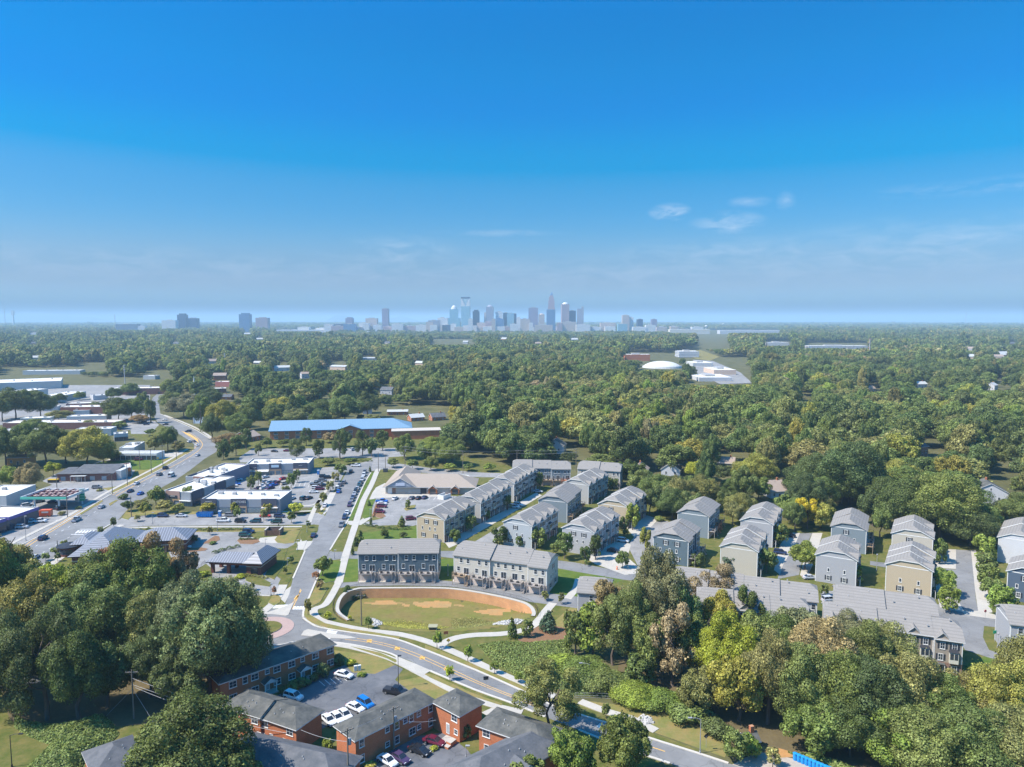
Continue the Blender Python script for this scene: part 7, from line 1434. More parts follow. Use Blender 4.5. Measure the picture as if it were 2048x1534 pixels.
# ------------------------------------------------------------------ trees
TINT = {'dark': (.040, .055, .019), 'green': (.060, .078, .024), 'bright': (.078, .104, .022), 'lime': (.125, .145, .020), 'yellow': (.112, .112, .026), 'olive': (.085, .087, .032), 'sage': (.060, .074, .036),
        'tan': (.115, .102, .056), 'brown': (.110, .082, .045), 'rust': (.120, .066, .038), 'gold': (.20, .165, .014), 'blue': (.036, .056, .034), 'grey': (.084, .090, .052)}
TWORD = {'dark': 'dark green', 'green': 'green', 'bright': 'bright green', 'lime': 'lime green', 'yellow': 'yellow-green', 'olive': 'olive', 'tan': 'tan', 'brown': 'brown', 'rust': 'rust red', 'gold': 'golden yellow', 'sage': 'grey green', 'blue': 'bluish green', 'grey': 'pale grey-green'}
def crown_mesh(name, seed, n, leaf, form, material, z0=0.0):
    """leaf-sized faces spread over many lumps; unit crown: width 1, height 1 from z=0"""
    g = np.random.default_rng(seed)
    if form == 'cone':
        k = 26; zz = np.linspace(.06, .97, k); ang = g.uniform(0, 6.28, k) ; rr = (1 - zz) * .36 + .03
        C = np.stack([rr * np.cos(ang * 7) * .8, rr * np.sin(ang * 7) * .8, zz], 1); S = (1 - zz) * .24 + .06
    elif form == 'oval':
        k = 22; zz = g.uniform(.12, .9, k); rm = .34 * np.sqrt(np.clip(1 - ((zz - .42) / .58) ** 2, .02, 1)); ang = g.uniform(0, 6.28, k)
        C = np.stack([rm * np.cos(ang), rm * np.sin(ang), zz], 1); S = g.uniform(.11, .19, k)
    elif form == 'sparse':
        k = 26; ang = g.uniform(0, 6.28, k); zz = g.uniform(.12, .93, k); rm = .44 * np.sqrt(np.clip(1 - ((zz - .5) / .55) ** 2, .05, 1)) * np.sqrt(g.uniform(.1, 1, k))
        C = np.stack([rm * np.cos(ang), rm * np.sin(ang), zz], 1); S = g.uniform(.06, .13, k)
    elif form == 'mound':
        k = 16; ang = g.uniform(0, 6.28, k); rm = .36 * np.sqrt(g.uniform(0, 1, k)); zz = .55 * (1 - (rm / .5) ** 2)
        C = np.stack([rm * np.cos(ang), rm * np.sin(ang), zz], 1); S = g.uniform(.13, .26, k)
    else:
        k = 120 if n > 30000 else 70 if n > 12000 else 44; th = g.uniform(0, 6.28, k); ct = g.uniform(-.55, 1, k); st = np.sqrt(1 - ct * ct); rr = g.uniform(.42, 1.12, k)
        C = np.stack([.37 * rr * st * np.cos(th), .37 * rr * st * np.sin(th), .50 + .36 * rr * ct], 1); S = g.uniform(.04, .15, k) if k > 60 else g.uniform(.05, .17, k)
        C = np.vstack([C, [[0, 0, .52], [.1, .08, .38]]]); S = np.concatenate([S, [.22, .17]])
    w = S ** 2; w /= w.sum()
    pts, nrm = [], []
    need = n
    while need > 0:
        q = g.choice(len(S), need * 2, p=w); d = g.normal(size=(need * 2, 3)); d[:, 2] += .25; d /= np.linalg.norm(d, axis=1)[:, None]
        rad = S[q] * g.uniform(.72, 1.12, need * 2); p = C[q] + d * rad[:, None]
        dist = np.linalg.norm(p[:, None, :] - C[None], axis=2) / S[None]; ok = (dist.min(1) > .62) & (p[:, 2] > .0)
        p, d = p[ok][:need], d[ok][:need]; pts.append(p); nrm.append(d); need -= len(p)
    p = np.vstack(pts); d = np.vstack(nrm) + g.normal(size=(n, 3)) * .36; d /= np.linalg.norm(d, axis=1)[:, None]
    ni = n // 12; p[:ni] = C[g.choice(len(S), ni)] + g.normal(size=(ni, 3)) * .06
    a = np.cross(d, g.normal(size=(n, 3))); a /= np.linalg.norm(a, axis=1)[:, None]; b = np.cross(d, a)
    s = leaf * np.clip(g.lognormal(-.1, .42, n), .3, 2.2)[:, None]; s2 = s * g.uniform(.6, 1.0, n)[:, None]
    bend = d * s * .25
    V = np.stack([p - a * s * .5 - bend * .5, p - b * s2 * .5 + bend, p + a * s * .5 - bend * .5, p + b * s2 * .5 + bend], 1).reshape(-1, 3)
    V[:, 2] = np.maximum(V[:, 2], z0)
    me = bpy.data.meshes.new(name); me.vertices.add(n * 4); me.vertices.foreach_set('co', V.astype(np.float32).ravel())
    me.loops.add(n * 4); me.loops.foreach_set('vertex_index', np.arange(n * 4, dtype=np.int32)); me.polygons.add(n); me.polygons.foreach_set('loop_start', np.arange(0, n * 4, 4, dtype=np.int32))
    me.materials.append(material); me.update(calc_edges=True); return me
def trunk_mesh(name, seed, limbs=7, spread=.34, top=.85):
    """unit trunk: height 1, tapered, with limbs"""
    g = random.Random(seed); mb = MB(); line = [Vector((0, 0, -.02))]
    for k in range(1, 6): line.append(Vector((g.uniform(-.018, .018) * k, g.uniform(-.018, .018) * k, top * k / 5)))
    mb.tube(line, [.026, .021, .017, .013, .009, .004], 7)
    for k in range(limbs):
        z = top * g.uniform(.32, .82); i = min(int(z / top * 5), 4); t = z / top * 5 - i; b = line[i].lerp(line[i + 1], t); a = k * 2.4 + g.uniform(-.5, .5); r = spread * g.uniform(.6, 1.0)
        m = b + Vector((math.cos(a) * r * .5, math.sin(a) * r * .5, .09)); e = b + Vector((math.cos(a + .2) * r, math.sin(a + .2) * r, g.uniform(.12, .24)))
        mb.tube([b, m, e], [.010, .007, .003], 5)
        a2 = a + g.choice((-.7, .7)); mb.tube([m, m + Vector((math.cos(a2) * r * .4, math.sin(a2) * r * .4, .10))], [.006, .002], 4)
    return mb.mesh(name, BARK, True)
CROWNS = {}
TINT = {k: (v[0] * 3.4, v[1] * 3.2, v[2] * 2.75) for k, v in TINT.items()}
for fm, cnts in (('round', (9500, 3400, 900)), ('oval', (5000, 2600, 800)), ('cone', (4000, 2200, 700)), ('sparse', (3800, 2000, 500)), ('mound', (6000, 2600, 800))):
    for size, n, lf in (('X', int(cnts[0] * 5.5), .0155), ('L', int(cnts[0] * 2.2), .027), ('M', cnts[1], .066), ('S', cnts[2], .12)):
        CROWNS[fm, size] = [crown_mesh('crown_' + fm, 100 * k + len(fm) * 7 + n, n, lf * (1.15 if fm == 'sparse' else 1), fm, LEAF_OBJ, .0 if fm == 'mound' else -1) for k in range(4 if size + fm in ('Xround', 'Lround') else 2 if size in 'XL' else 3)]
TRUNKS = [trunk_mesh('trunk', k) for k in range(4)]
TREE_N = []          # (object, x, y) of every single tree, for the labels
rt = random.Random(11)
def plant(name, x, y, w, h, tint, form, label=None, cat='tree', group=None, z=0.0, clear=None):
    """one tree, sapling or shrub: Empty > trunk, crown"""
    size = 'X' if w > 13.5 else 'L' if w > 8.5 else 'M' if w > 3.8 else 'S'
    cb = {'round': .16 if w < 9 else .05, 'oval': .14, 'cone': .06, 'sparse': .16, 'mound': 0}[form] if clear is None else clear
    root = empty(name, (x, y, z), rt.uniform(0, 6.28), label, cat, group)
    c = inst('crown', rt.choice(CROWNS[form, size]), root, (0, 0, h * cb), 0, (w * rt.uniform(.88, 1.14), w * rt.uniform(.88, 1.14), h * (1 - cb)))
    base = TINT[tint] if isinstance(tint, str) else tint; j = rt.uniform(.85, 1.17)
    c.color = (base[0] * j * rt.uniform(.92, 1.08), base[1] * j, base[2] * j * rt.uniform(.85, 1.15), 1)
    if form != 'mound': inst('trunk', rt.choice(TRUNKS), root, (0, 0, 0), rt.uniform(0, 6.28), (max(h * .9, w * .55), max(h * .9, w * .55), h * .95))
    return root
def plant_px(name, px, py, wpx, hpx, tint, form='round', label=None, cat='tree', group=None, clear=None):
    p = P(px, py); d = math.sqrt(p.x ** 2 + p.y ** 2 + CAM_H ** 2); s = F_PX / d; cd = math.hypot(p.x, p.y) / d
    w = wpx / s; h = max(.5, (hpx / s - .12 * w) / cd)
    o = plant(name, p.x, p.y, w, h, tint, form, label, cat, group, ground_z(p.x, p.y), clear)
    o['_w'] = w; o['_tint'] = tint; o['_form'] = form
    return o
TREES = '''
15 1275 110 168 olive round|62 1300 90 140 green round|128 1295 125 150 lime round|200 1285 125 160 green round|268 1275 135 178 green round|225 1238 78 150 rust round|325 1240 105 160 brown sparse|366 1240 70 128 brown sparse
75 1335 115 160 olive round|158 1345 105 150 green round|238 1340 115 150 green round|312 1335 105 140 olive round|384 1330 125 165 sage round|452 1325 140 160 olive round|418 1400 180 210 sage round|482 1385 115 190 sage round
-20 1300 100 190 yellow round|12 1200 90 95 yellow round|30 1425 120 160 dark round|95 1440 120 165 dark oval|160 1442 110 150 dark round|215 1415 90 120 dark round|300 1395 100 120 dark round|360 1425 100 110 dark round|-30 1400 100 160 olive round
385 1600 205 172 dark round|330 1620 110 130 dark round|450 1610 110 110 green round
1315 1300 125 190 grey round|1258 1322 110 150 green round|1213 1262 66 105 brown sparse|1352 1310 90 140 green round|1185 1312 62 96 bright oval|1150 1308 48 84 dark oval|1225 1330 80 118 green oval|1430 1238 100 112 brown sparse|1345 1372 88 140 tan sparse|1300 1352 80 120 green round
1440 1282 78 96 yellow round|1495 1285 66 98 dark sparse|1452 1392 120 150 lime round|1510 1362 100 124 green round|1560 1350 100 112 green round|1395 1360 90 130 green round|1600 1322 90 110 grey round|1640 1402 125 150 tan round|1700 1322 100 92 grey round|1768 1368 112 112 olive round|1722 1392 110 130 green round
1850 1412 100 66 green round|1400 1432 90 92 olive round|1478 1442 100 130 yellow round|1535 1448 110 160 olive round|1592 1456 115 150 green round|1662 1465 125 140 green round|1740 1482 120 140 dark round|1812 1470 130 140 olive round|1882 1488 110 112 green round|1945 1470 110 108 olive round|2008 1492 120 140 yellow round|2050 1462 100 150 olive round
1700 1432 100 120 dark round|1570 1402 90 110 dark round|2040 1420 70 78 yellow round|1900 1432 80 60 olive round|1790 1542 110 90 bright oval|1850 1552 130 110 green round|1940 1562 140 120 green round|2030 1570 130 120 olive round|1620 1502 110 96 green round|1700 1512 120 100 dark round
1097 1478 138 138 olive sparse|1245 1568 105 124 green round|1142 1575 92 112 bright round|1060 1600 80 70 green round
942 1063 21 34 green oval|1015 1020 21 31 green oval|972 1040 18 22 green oval|910 1086 23 28 green oval|999 1090 34 41 dark oval|1040 1094 19 24 dark oval|1075 1096 38 43 green oval|1129 1118 34 54 green oval|1170 1130 26 38 green oval|1191 1120 26 50 dark oval|1245 1136 25 34 green oval|1110 1110 24 26 green round|1079 978 17 35 green oval|1265 1060 27 52 bright oval|1248 1072 21 38 dark oval|1291 1100 20 44 yellow oval
1395 1133 25 29 green oval|1460 1144 36 34 blue oval|1502 1146 36 40 dark oval|1533 1146 40 50 green round|1610 1140 62 58 bright round|1557 1090 33 44 green oval|1648 1191 17 20 green oval|1708 1168 33 36 bright oval|1797 1179 30 30 bright oval|1879 1126 28 42 green oval|1886 1193 48 54 bright round|1898 1223 40 44 bright oval|1966 1123 33 47 bright oval|1971 1151 36 40 green oval|1978 1174 36 36 green oval|2003 1236 40 54 bright oval|1982 1198 34 36 green oval
646 1153 33 42 green round|502 978 17 27 green oval|517 970 16 28 green oval|582 976 17 30 green oval|594 965 15 26 green oval|572 990 16 19 olive oval|681 948 24 22 green oval|671 963 17 20 olive oval|661 983 19 22 olive oval|592 1029 29 26 lime round|417 1027 30 25 yellow round|470 1026 22 22 yellow round|536 1026 20 21 yellow oval|312 1013 32 38 green round|377 1006 23 32 green oval|330 1025 30 26 olive round|356 1028 23 21 yellow round|256 1023 21 22 dark round|291 1033 25 27 yellow round|284 1012 30 14 olive round
534 896 23 21 green round|567 894 25 19 green round|613 891 25 36 dark oval|594 916 34 40 dark oval|638 916 24 38 dark oval|680 917 31 58 dark oval|692 894 28 36 dark round|725 911 31 50 dark oval|743 913 24 38 dark oval|765 901 25 42 dark oval|809 918 48 56 green round|517 911 14 24 green oval|655 931 28 19 green round|701 929 26 17 green round|787 935 27 21 green round|825 939 27 25 green round|862 941 32 32 green round|900 942 25 19 bright round|937 942 25 19 green round|980 943 27 19 bright round|447 919 25 40 dark oval|472 911 23 40 dark oval|492 899 24 42 dark oval|660 886 32 26 brown round|850 925 40 50 green round|890 928 50 60 green round
310 906 32 42 olive round|336 901 42 50 green round|357 903 26 24 olive round|12 932 64 72 green round|52 927 60 76 dark round|92 932 70 80 green round|132 927 52 62 green round|176 934 92 82 yellow round|207 931 40 46 yellow round|226 922 32 26 olive round|57 988 48 58 tan round|22 978 36 44 bright round|107 952 27 28 lime round|32 838 72 62 dark round|82 836 52 52 dark round|5 842 40 50 green round|118 842 40 24 olive round
238 842 60 50 dark round|264 840 52 46 green round|302 846 22 52 green round|280 846 36 20 brown round|368 836 64 52 grey round|402 856 52 66 green round|344 822 42 42 green round|448 856 72 62 yellow round|474 876 54 54 green round|424 878 42 52 dark round|458 894 62 34 brown round|500 860 50 60 green round|560 838 60 50 yellow round|600 840 60 45 green round|640 842 60 50 dark round|690 842 70 60 green round|735 836 50 60 dark round|935 880 58 44 yellow round|910 846 28 36 yellow oval|746 848 30 24 olive round
1700 1010 120 130 dark round|1880 1080 130 130 green round|1820 1070 110 110 dark round|1940 1092 84 76 dark round|1615 1058 50 66 gold sparse|1590 1062 40 60 green round|1640 1058 50 56 yellow round|1400 960 62 46 lime round|1480 1040 60 60 olive round|1345 1040 64 70 dark round|1300 1030 50 66 dark round|1380 1040 60 66 green round|2040 1050 80 60 green round
1300 1004 50 60 green round|1322 1024 46 60 dark round|1282 988 50 56 green round|1345 1002 50 60 olive round|1240 958 40 40 green round|1268 968 50 56 dark round|1365 1020 56 60 green round|1450 1030 40 56 green round|1465 1050 40 50 olive round|1415 1012 50 60 green round|1565 1035 36 50 green round|1650 1042 40 60 olive round|1745 1052 50 70 dark round|1760 1075 40 60 green round|1228 985 24 30 green oval|1100 958 16 22 green oval|1215 978 22 26 dark oval
560 862 40 34 green round|590 850 50 40 olive round|870 922 60 56 bright round|905 932 60 60 green round|640 852 50 40 dark round|545 850 40 44 green round
190 820 26 18 green round|120 806 24 20 dark round|72 806 30 26 green round|228 800 26 26 dark round|160 800 22 18 green round|180 856 30 18 olive round|260 790 30 26 green round|285 812 24 30 green round|340 790 40 34 green round|66 862 40 26 green round|392 786 36 34 green round|420 812 44 40 dark round|350 800 36 34 dark round|240 858 24 18 green round|300 872 20 16 green round
'''
EVERGREENS = '1024 1276 20 38 dark cone|1054 1273 21 32 green oval|1096 1263 32 40 blue cone|721 1082 15 22 dark cone|712 1092 12 18 dark cone|770 1076 17 19 dark oval|807 1077 20 15 dark round|804 1053 14 22 green cone|816 1018 12 19 green oval|740 944 6 12 dark cone|738 1012 7 12 green cone|705 1110 8 18 dark cone|742 1048 6 16 dark cone'
SAPLINGS = '129 1097 14 15 green|110 1111 13 14 green|91 1122 14 15 green|70 1135 14 13 green|115 1123 10 15 dark|96 1143 10 17 green|228 1058 11 22 dark|201 1070 11 16 green|297 1068 9 13 green|420 1070 10 16 olive|389 1087 11 16 dark|275 1043 11 13 olive|582 1127 11 15 green|570 1149 10 16 green|548 1191 9 17 rust|504 1181 10 16 olive|617 1056 9 15 green|632 1161 13 18 rust|640 1179 14 17 brown|616 1231 12 30 olive|656 1239 12 15 lime|700 1241 8 10 lime|737 1258 14 24 green|874 1298 16 32 bright|936 1323 17 30 bright|989 1348 16 24 bright|1037 1366 15 20 bright|900 1361 16 28 lime|1090 1201 15 18 olive|1122 1208 13 22 olive|1212 1438 16 27 green|475 1037 15 21 green|528 1041 14 23 olive|583 1046 17 24 green|647 1011 16 26 olive|636 1023 12 17 olive|1545 1537 26 34 olive|1352 1198 10 12 green'
SHRUBS = '407 1153 19 15 lime mound|703 1330 18 16 lime mound|724 1352 15 10 bright mound|655 1499 17 24 bright mound|933 1478 18 26 dark oval|480 1155 22 10 lime mound|690 1185 7 10 dark mound|695 1181 11 14 dark mound|708 1182 8 12 dark mound|716 1180 8 12 dark mound|729 1178 7 13 dark mound|676 1330 20 26 dark mound|646 1352 24 30 dark mound|628 1362 16 18 dark mound|604 1372 24 20 dark mound|586 1380 24 22 dark mound|570 1388 20 18 dark mound|1470 1524 46 58 green oval|1495 1512 40 46 bright mound|165 1000 14 10 olive mound|247 998 18 14 dark mound|200 982 10 6 olive mound|158 1018 10 8 olive mound|124 1030 12 10 olive mound|557 1058 6 10 dark cone|562 1060 6 9 dark cone|558 1066 5 8 dark cone|426 1088 14 8 dark mound|1318 1042 18 14 green mound|868 1500 14 10 lime mound|740 1531 22 8 yellow mound|1330 1418 80 44 bright mound|1270 1402 80 46 bright mound|1215 1378 80 46 green mound|1170 1350 80 44 green mound|1370 1442 60 40 green mound|1430 1468 50 34 dark mound|1120 1330 60 24 bright mound|1280 1372 60 60 dark oval'
def parse(s): return [q.split() for ln_ in s.replace('\n', '|').split('|') for q in [ln_.strip()] if q]
for q in parse(TREES):
    n = plant_px('tree', float(q[0]), float(q[1]), float(q[2]), float(q[3]), q[4], q[5]); TREE_N.append(n)
for q in parse(EVERGREENS): TREE_N.append(plant_px('tree', float(q[0]), float(q[1]), float(q[2]), float(q[3]), q[4], q[5]))
SAPS = [plant_px('sapling', float(q[0]), float(q[1]), float(q[2]), float(q[3]), q[4], 'oval', clear=.3) for q in parse(SAPLINGS)]
SHRB = [plant_px('shrub', float(q[0]), float(q[1]), float(q[2]), float(q[3]), q[4], q[5]) for q in parse(SHRUBS)]
# ---- the forest: front trees as single trees, everything farther as one mass of instances
FRONT = [(-400, 752), (300, 757), (340, 776), (480, 846), (540, 852), (700, 847), (745, 838), (765, 824), (895, 832), (897, 850), (880, 870), (872, 905), (900, 918), (960, 928), (1020, 938), (1060, 936), (1140, 936), (1152, 946), (1255, 950), (1266, 990), (1310, 1025), (1345, 1042), (1395, 1030), (1440, 1002), (1470, 1035), (1500, 1025), (1560, 1012), (1578, 1055), (1650, 1050), (1662, 1028), (1740, 1028), (1748, 1062), (1780, 1050), (1866, 1045), (1880, 1090), (1960, 1095), (1990, 1082), (2010, 1064), (2150, 1060), (2500, 1060)]
FR_W = [P(*q) for q in FRONT]
# front line as a function of bearing
fr_b = [math.atan2(p.x, p.y) for p in FR_W]; fr_r = [math.hypot(p.x, p.y) for p in FR_W]
def front_r(b): return float(np.interp(b, fr_b, fr_r))
# sight lines kept open so that houses, roofs and streets inside the wood can be seen: px rect, and the y of its ground
CLEAR = [(1366, 708), (1400, 700), (1440, 714), (1510, 745), (1520, 772), (1395, 772), (1370, 740)]
GAPS = [(q[1], q[3] - q[4] - 1, q[2], q[3], q[3]) for q in FB] + [(a - 8, b_ - 9, a + 8, b_ - 1, b_) for a, b_ in FARH] + [(0, 735, 150, 775, 745), (150, 725, 215, 745, 735), (750, 812, 900, 846, 830), (284, 740, 345, 775, 760), (1280, 706, 1362, 742, 738), (1250, 705, 1300, 720, 722), (1380, 715, 1505, 771, 768), (1355, 700, 1405, 718, 722), (1118, 878, 1145, 906, 906), (1540, 945, 1578, 995, 995), (1352, 905, 1370, 950, 950), (1280, 925, 1310, 950, 950), (1440, 910, 1466, 930, 935), (1830, 878, 1860, 915, 915), (1965, 945, 2040, 1005, 1006), (2000, 925, 2035, 950, 955), (1735, 770, 1760, 785, 784), (1830, 765, 1860, 777, 776), (1975, 760, 2020, 782, 782), (550, 725, 580, 745, 742), (655, 722, 695, 742, 740), (725, 712, 750, 722, 721), (760, 768, 785, 790, 788), (630, 790, 675, 825, 826), (725, 795, 745, 830, 826), (410, 755, 470, 800, 800), (435, 790, 470, 815, 815), (1390, 660, 1460, 700, 700), (1608, 686, 1740, 699, 699), (1530, 683, 1580, 694, 694), (860, 678, 950, 692, 692), (600, 735, 620, 760, 758), (1605, 785, 1625, 805, 800)]
def gap_top(px, base, top, half):
    """lowest row a nearer crown may reach so that what lies behind stays in view"""
    lim = top
    for x0, y0, x1, y1, gy_ in GAPS:
        if px + half > x0 + 1 and px - half < x1 - 1 and base > gy_ - 2 and base > y0 + 2: lim = max(lim, y1 - 2)
    return lim
gf = np.random.default_rng(5)
cand = []
d = 300.0
while d < 16000:
    s = max(13.8, d / 250.0); nb = int(1.42 * d / s)
    for k in range(nb):
        b = -.71 + 1.42 * (k + gf.uniform(.08, .92)) / nb; r = d + gf.uniform(-.45, .45) * s
        if r < front_r(b) + 3: continue
        x, y = r * math.sin(b), r * math.cos(b)
        roll = noise.noise((x * .0016, y * .0012, 3)) * min(1, max(0, (r - 700) / 1500))
        zb = max(-2, 14 * roll)
        hh = 21.5 * (1 + .30 * noise.noise((x * .008, y * .008, 1)) + gf.uniform(-.22, .25)); ww = s * gf.choice((gf.uniform(.7, 1.1), gf.uniform(1.2, 1.7), gf.uniform(1.5, 2.1))) if s < 15 else s * gf.uniform(.8, 1.7)
        if gf.uniform() < .12: hh *= .6; ww *= .7
        elif gf.uniform() < .10: hh *= 1.25; ww *= 1.15
        if r > 2500: hh *= 1 + .25 * gf.uniform(-1, 1)
        px, py = PIX((x, y, zb)); _, pt = PIX((x, y, zb + hh)); sc_ = F_PX / r
        if r > 500 and px < 300 and 690 < py < 750 and gf.uniform() < .0: continue
        py0 = PIX((x, y, 0))[1]
        if any(q[0] < px < q[2] and q[1] < py0 <= q[4] + 1 for q in GAPS) or in_poly(px, py0, CLEAR): continue
        gt = gap_top(px, py0, pt, ww * .45 * sc_)
        if gt > pt:
            hh *= (py - gt) / (py - pt)
            if hh < 3.5: continue
            ww = min(ww, hh * 1.3)
        if 4150 < r < 5600 and 640 < px < 1340 and gf.uniform() < .88: continue
        if 2900 < r < 4800 and 640 < px < 1340: hh *= .55
        t = noise.noise((x * .006, y * .006, 9)) + gf.normal() * .42
        tn = 'dark' if t < -.2 else 'green' if t < .34 else 'olive' if t < .72 else 'yellow' if t < .98 else 'bright' if t < 1.25 else 'tan'
        if tn == 'yellow' and r > 900 and gf.uniform() < .6: tn = 'olive'
        cand.append((r, x, y, zb, ww, hh, tn))
    d += s
cand.sort()
QUOTA = 300 - len(TREE_N)
singles, rest = cand[:QUOTA], cand[QUOTA:]
FTREES = []
for r, x, y, zb, ww, hh, tn in singles:
    o = plant('tree', x, y, ww, hh, tn, 'round', None, 'tree', None, zb); o['_w'] = ww; o['_tint'] = tn; o['_form'] = 'round'; TREE_N.append(o); FTREES.append(o)
wood_col = bpy.data.collections.new('wood_crowns')
for k in range(5):
    o = bpy.data.objects.new('wood_crown', crown_mesh('wood_crown', 900 + k, 12500, .033, 'round', LEAF_INST, -1)); wood_col.objects.link(o)
for k in range(4):
    o = bpy.data.objects.new('wood_far_crown', crown_mesh('wood_far_crown', 950 + k, 1400, .088, 'round', LEAF_INST, -1)); wood_col.objects.link(o)
n = len(rest); me = bpy.data.meshes.new('forest'); me.vertices.add(n)
A = np.array([q[:6] for q in rest]); me.vertices.foreach_set('co', np.stack([A[:, 1], A[:, 2], A[:, 3] + A[:, 5] * .10], 1).astype(np.float32).ravel())
at = me.attributes.new('scl', 'FLOAT_VECTOR', 'POINT'); at.data.foreach_set('vector', np.stack([A[:, 4], A[:, 4], A[:, 5] * .9], 1).astype(np.float32).ravel())
at = me.attributes.new('rot', 'FLOAT', 'POINT'); at.data.foreach_set('value', gf.uniform(0, 6.28, n).astype(np.float32))
near = A[:, 0] < 1500
at = me.attributes.new('variant', 'INT', 'POINT'); at.data.foreach_set('value', np.where(near, gf.integers(0, 5, n), 5 + gf.integers(0, 4, n)).astype(np.int32))
tc_ = np.array([TINT[q[6]] for q in rest]) * gf.uniform(.82, 1.2, (n, 1)) * gf.uniform(.93, 1.07, (n, 3))
at = me.attributes.new('tint', 'FLOAT_COLOR', 'POINT'); at.data.foreach_set('color', np.hstack([tc_, np.ones((n, 1))]).astype(np.float32).ravel())
fo = bpy.data.objects.new('forest', me); COL.objects.link(fo); setp(fo, 'continuous wood of green and olive crowns running from the houses to the skyline', 'forest', kind='stuff')
ng = bpy.data.node_groups.new('forest', 'GeometryNodeTree'); ng.interface.new_socket('Geometry', in_out='INPUT', socket_type='NodeSocketGeometry'); ng.interface.new_socket('Geometry', in_out='OUTPUT', socket_type='NodeSocketGeometry')
gi = ng.nodes.new('NodeGroupInput'); go = ng.nodes.new('NodeGroupOutput'); ip = ng.nodes.new('GeometryNodeInstanceOnPoints'); ci = ng.nodes.new('GeometryNodeCollectionInfo')
ci.inputs['Collection'].default_value = wood_col; ci.inputs['Separate Children'].default_value = True; ci.inputs['Reset Children'].default_value = True
def named(nm, typ):
    q = ng.nodes.new('GeometryNodeInputNamedAttribute'); q.data_type = typ; q.inputs['Name'].default_value = nm; return next(o for o in q.outputs if o.enabled)
cx = ng.nodes.new('ShaderNodeCombineXYZ'); ng.links.new(named('rot', 'FLOAT'), cx.inputs[2])
e2r = ng.nodes.new('FunctionNodeEulerToRotation'); ng.links.new(cx.outputs[0], e2r.inputs[0])
ng.links.new(gi.outputs[0], ip.inputs['Points']); ng.links.new(ci.outputs[0], ip.inputs['Instance']); ip.inputs['Pick Instance'].default_value = True
ng.links.new(named('variant', 'INT'), ip.inputs['Instance Index']); ng.links.new(e2r.outputs[0], ip.inputs['Rotation']); ng.links.new(named('scl', 'FLOAT_VECTOR'), ip.inputs['Scale'])
ng.links.new(ip.outputs[0], go.inputs[0])
md = fo.modifiers.new('forest', 'NODES'); md.node_group = ng
print('FOREST', n, 'single', len(TREE_N))
# ------------------------------------------------------------------ hedges, thickets, and a label for every tree
def cover(name, label, poly_px, n, hmax, tint, leaf, cat, lumps=.12, kind='stuff', world=None):
    """leaf faces over a bumpy mound: what nobody could count"""
    g = np.random.default_rng(n); poly = [(p.x, p.y) for p in (P(*q) for q in poly_px)]; x0, x1 = min(p[0] for p in poly), max(p[0] for p in poly); y0, y1 = min(p[1] for p in poly), max(p[1] for p in poly)
    pts, nr = [], []
    def H(x, y):
        e = min(1, seg_d(x, y, poly + poly[:1]) / 2.5); return hmax * e * (.35 + .65 * max(0, .5 + noise.noise((x * lumps, y * lumps, 5)) * .9) + .18 * noise.noise((x * .6, y * .6, 2)))
    while len(pts) < n:
        x, y = g.uniform(x0, x1), g.uniform(y0, y1)
        if not in_poly(x, y, poly): continue
        h = H(x, y); gx_, gy_ = (H(x + .3, y) - h) / .3, (H(x, y + .3) - h) / .3; pts.append((x, y, max(.05, h + g.normal() * .12) + ground_z(x, y))); nr.append((-gx_, -gy_, 1))
    p = np.array(pts); d = np.array(nr); d /= np.linalg.norm(d, axis=1)[:, None]; d += g.normal(size=(n, 3)) * .5; d /= np.linalg.norm(d, axis=1)[:, None]
    a = np.cross(d, g.normal(size=(n, 3))); a /= np.linalg.norm(a, axis=1)[:, None]; b = np.cross(d, a); s = leaf * g.uniform(.6, 1.4, n)[:, None]
    V = np.stack([p - a * s / 2, p - b * s / 2, p + a * s / 2, p + b * s / 2], 1).reshape(-1, 3)
    me = bpy.data.meshes.new(name); me.vertices.add(n * 4); me.vertices.foreach_set('co', V.astype(np.float32).ravel()); me.loops.add(n * 4); me.loops.foreach_set('vertex_index', np.arange(n * 4, dtype=np.int32)); me.polygons.add(n); me.polygons.foreach_set('loop_start', np.arange(0, n * 4, 4, dtype=np.int32)); me.materials.append(LEAF_OBJ); me.update(calc_edges=True)
    o = bpy.data.objects.new(name, me); COL.objects.link(o); o.color = TINT[tint] + (1,); return setp(o, label, cat, kind=kind)
cover('ground_cover', 'bright green creeper thicket in the bottom left corner below the big trees', [(30, 1432), (60, 1445), (130, 1452), (175, 1440), (205, 1430), (225, 1445), (238, 1470), (210, 1500), (180, 1520), (150, 1560), (30, 1560), (75, 1515), (100, 1490), (60, 1475), (28, 1455)], 18000, 2.4, 'green', .34, 'thicket')
cover('ground_cover', 'bright green creeper sheet on the slope below the footpath', [(955, 1290), (1000, 1283), (1060, 1285), (1135, 1278), (1150, 1310), (1200, 1350), (1180, 1385), (1110, 1378), (1050, 1360), (985, 1325)], 18000, 1.1, 'green', .30, 'thicket')
cover('ground_cover', 'dark green creeper mounds along the foot of the right wood', [(1130, 1345), (1200, 1345), (1300, 1372), (1420, 1420), (1470, 1470), (1430, 1462), (1350, 1430), (1290, 1408), (1210, 1394), (1130, 1390)], 15000, 3.6, 'dark', .40, 'thicket')
cover('ground_cover', 'clipped green hedge bank above the row of blue barrels', [(1575, 1505), (1620, 1510), (1700, 1535), (1760, 1560), (1700, 1560), (1620, 1525)], 7000, 2.4, 'green', .35, 'thicket')
cover('ground_cover', 'yellow green weeds in the middle of the basin floor', [(770, 1246), (760, 1228), (800, 1220), (860, 1228), (900, 1236), (880, 1252), (820, 1256)], 5000, .35, 'yellow', .22, 'weeds', .3)
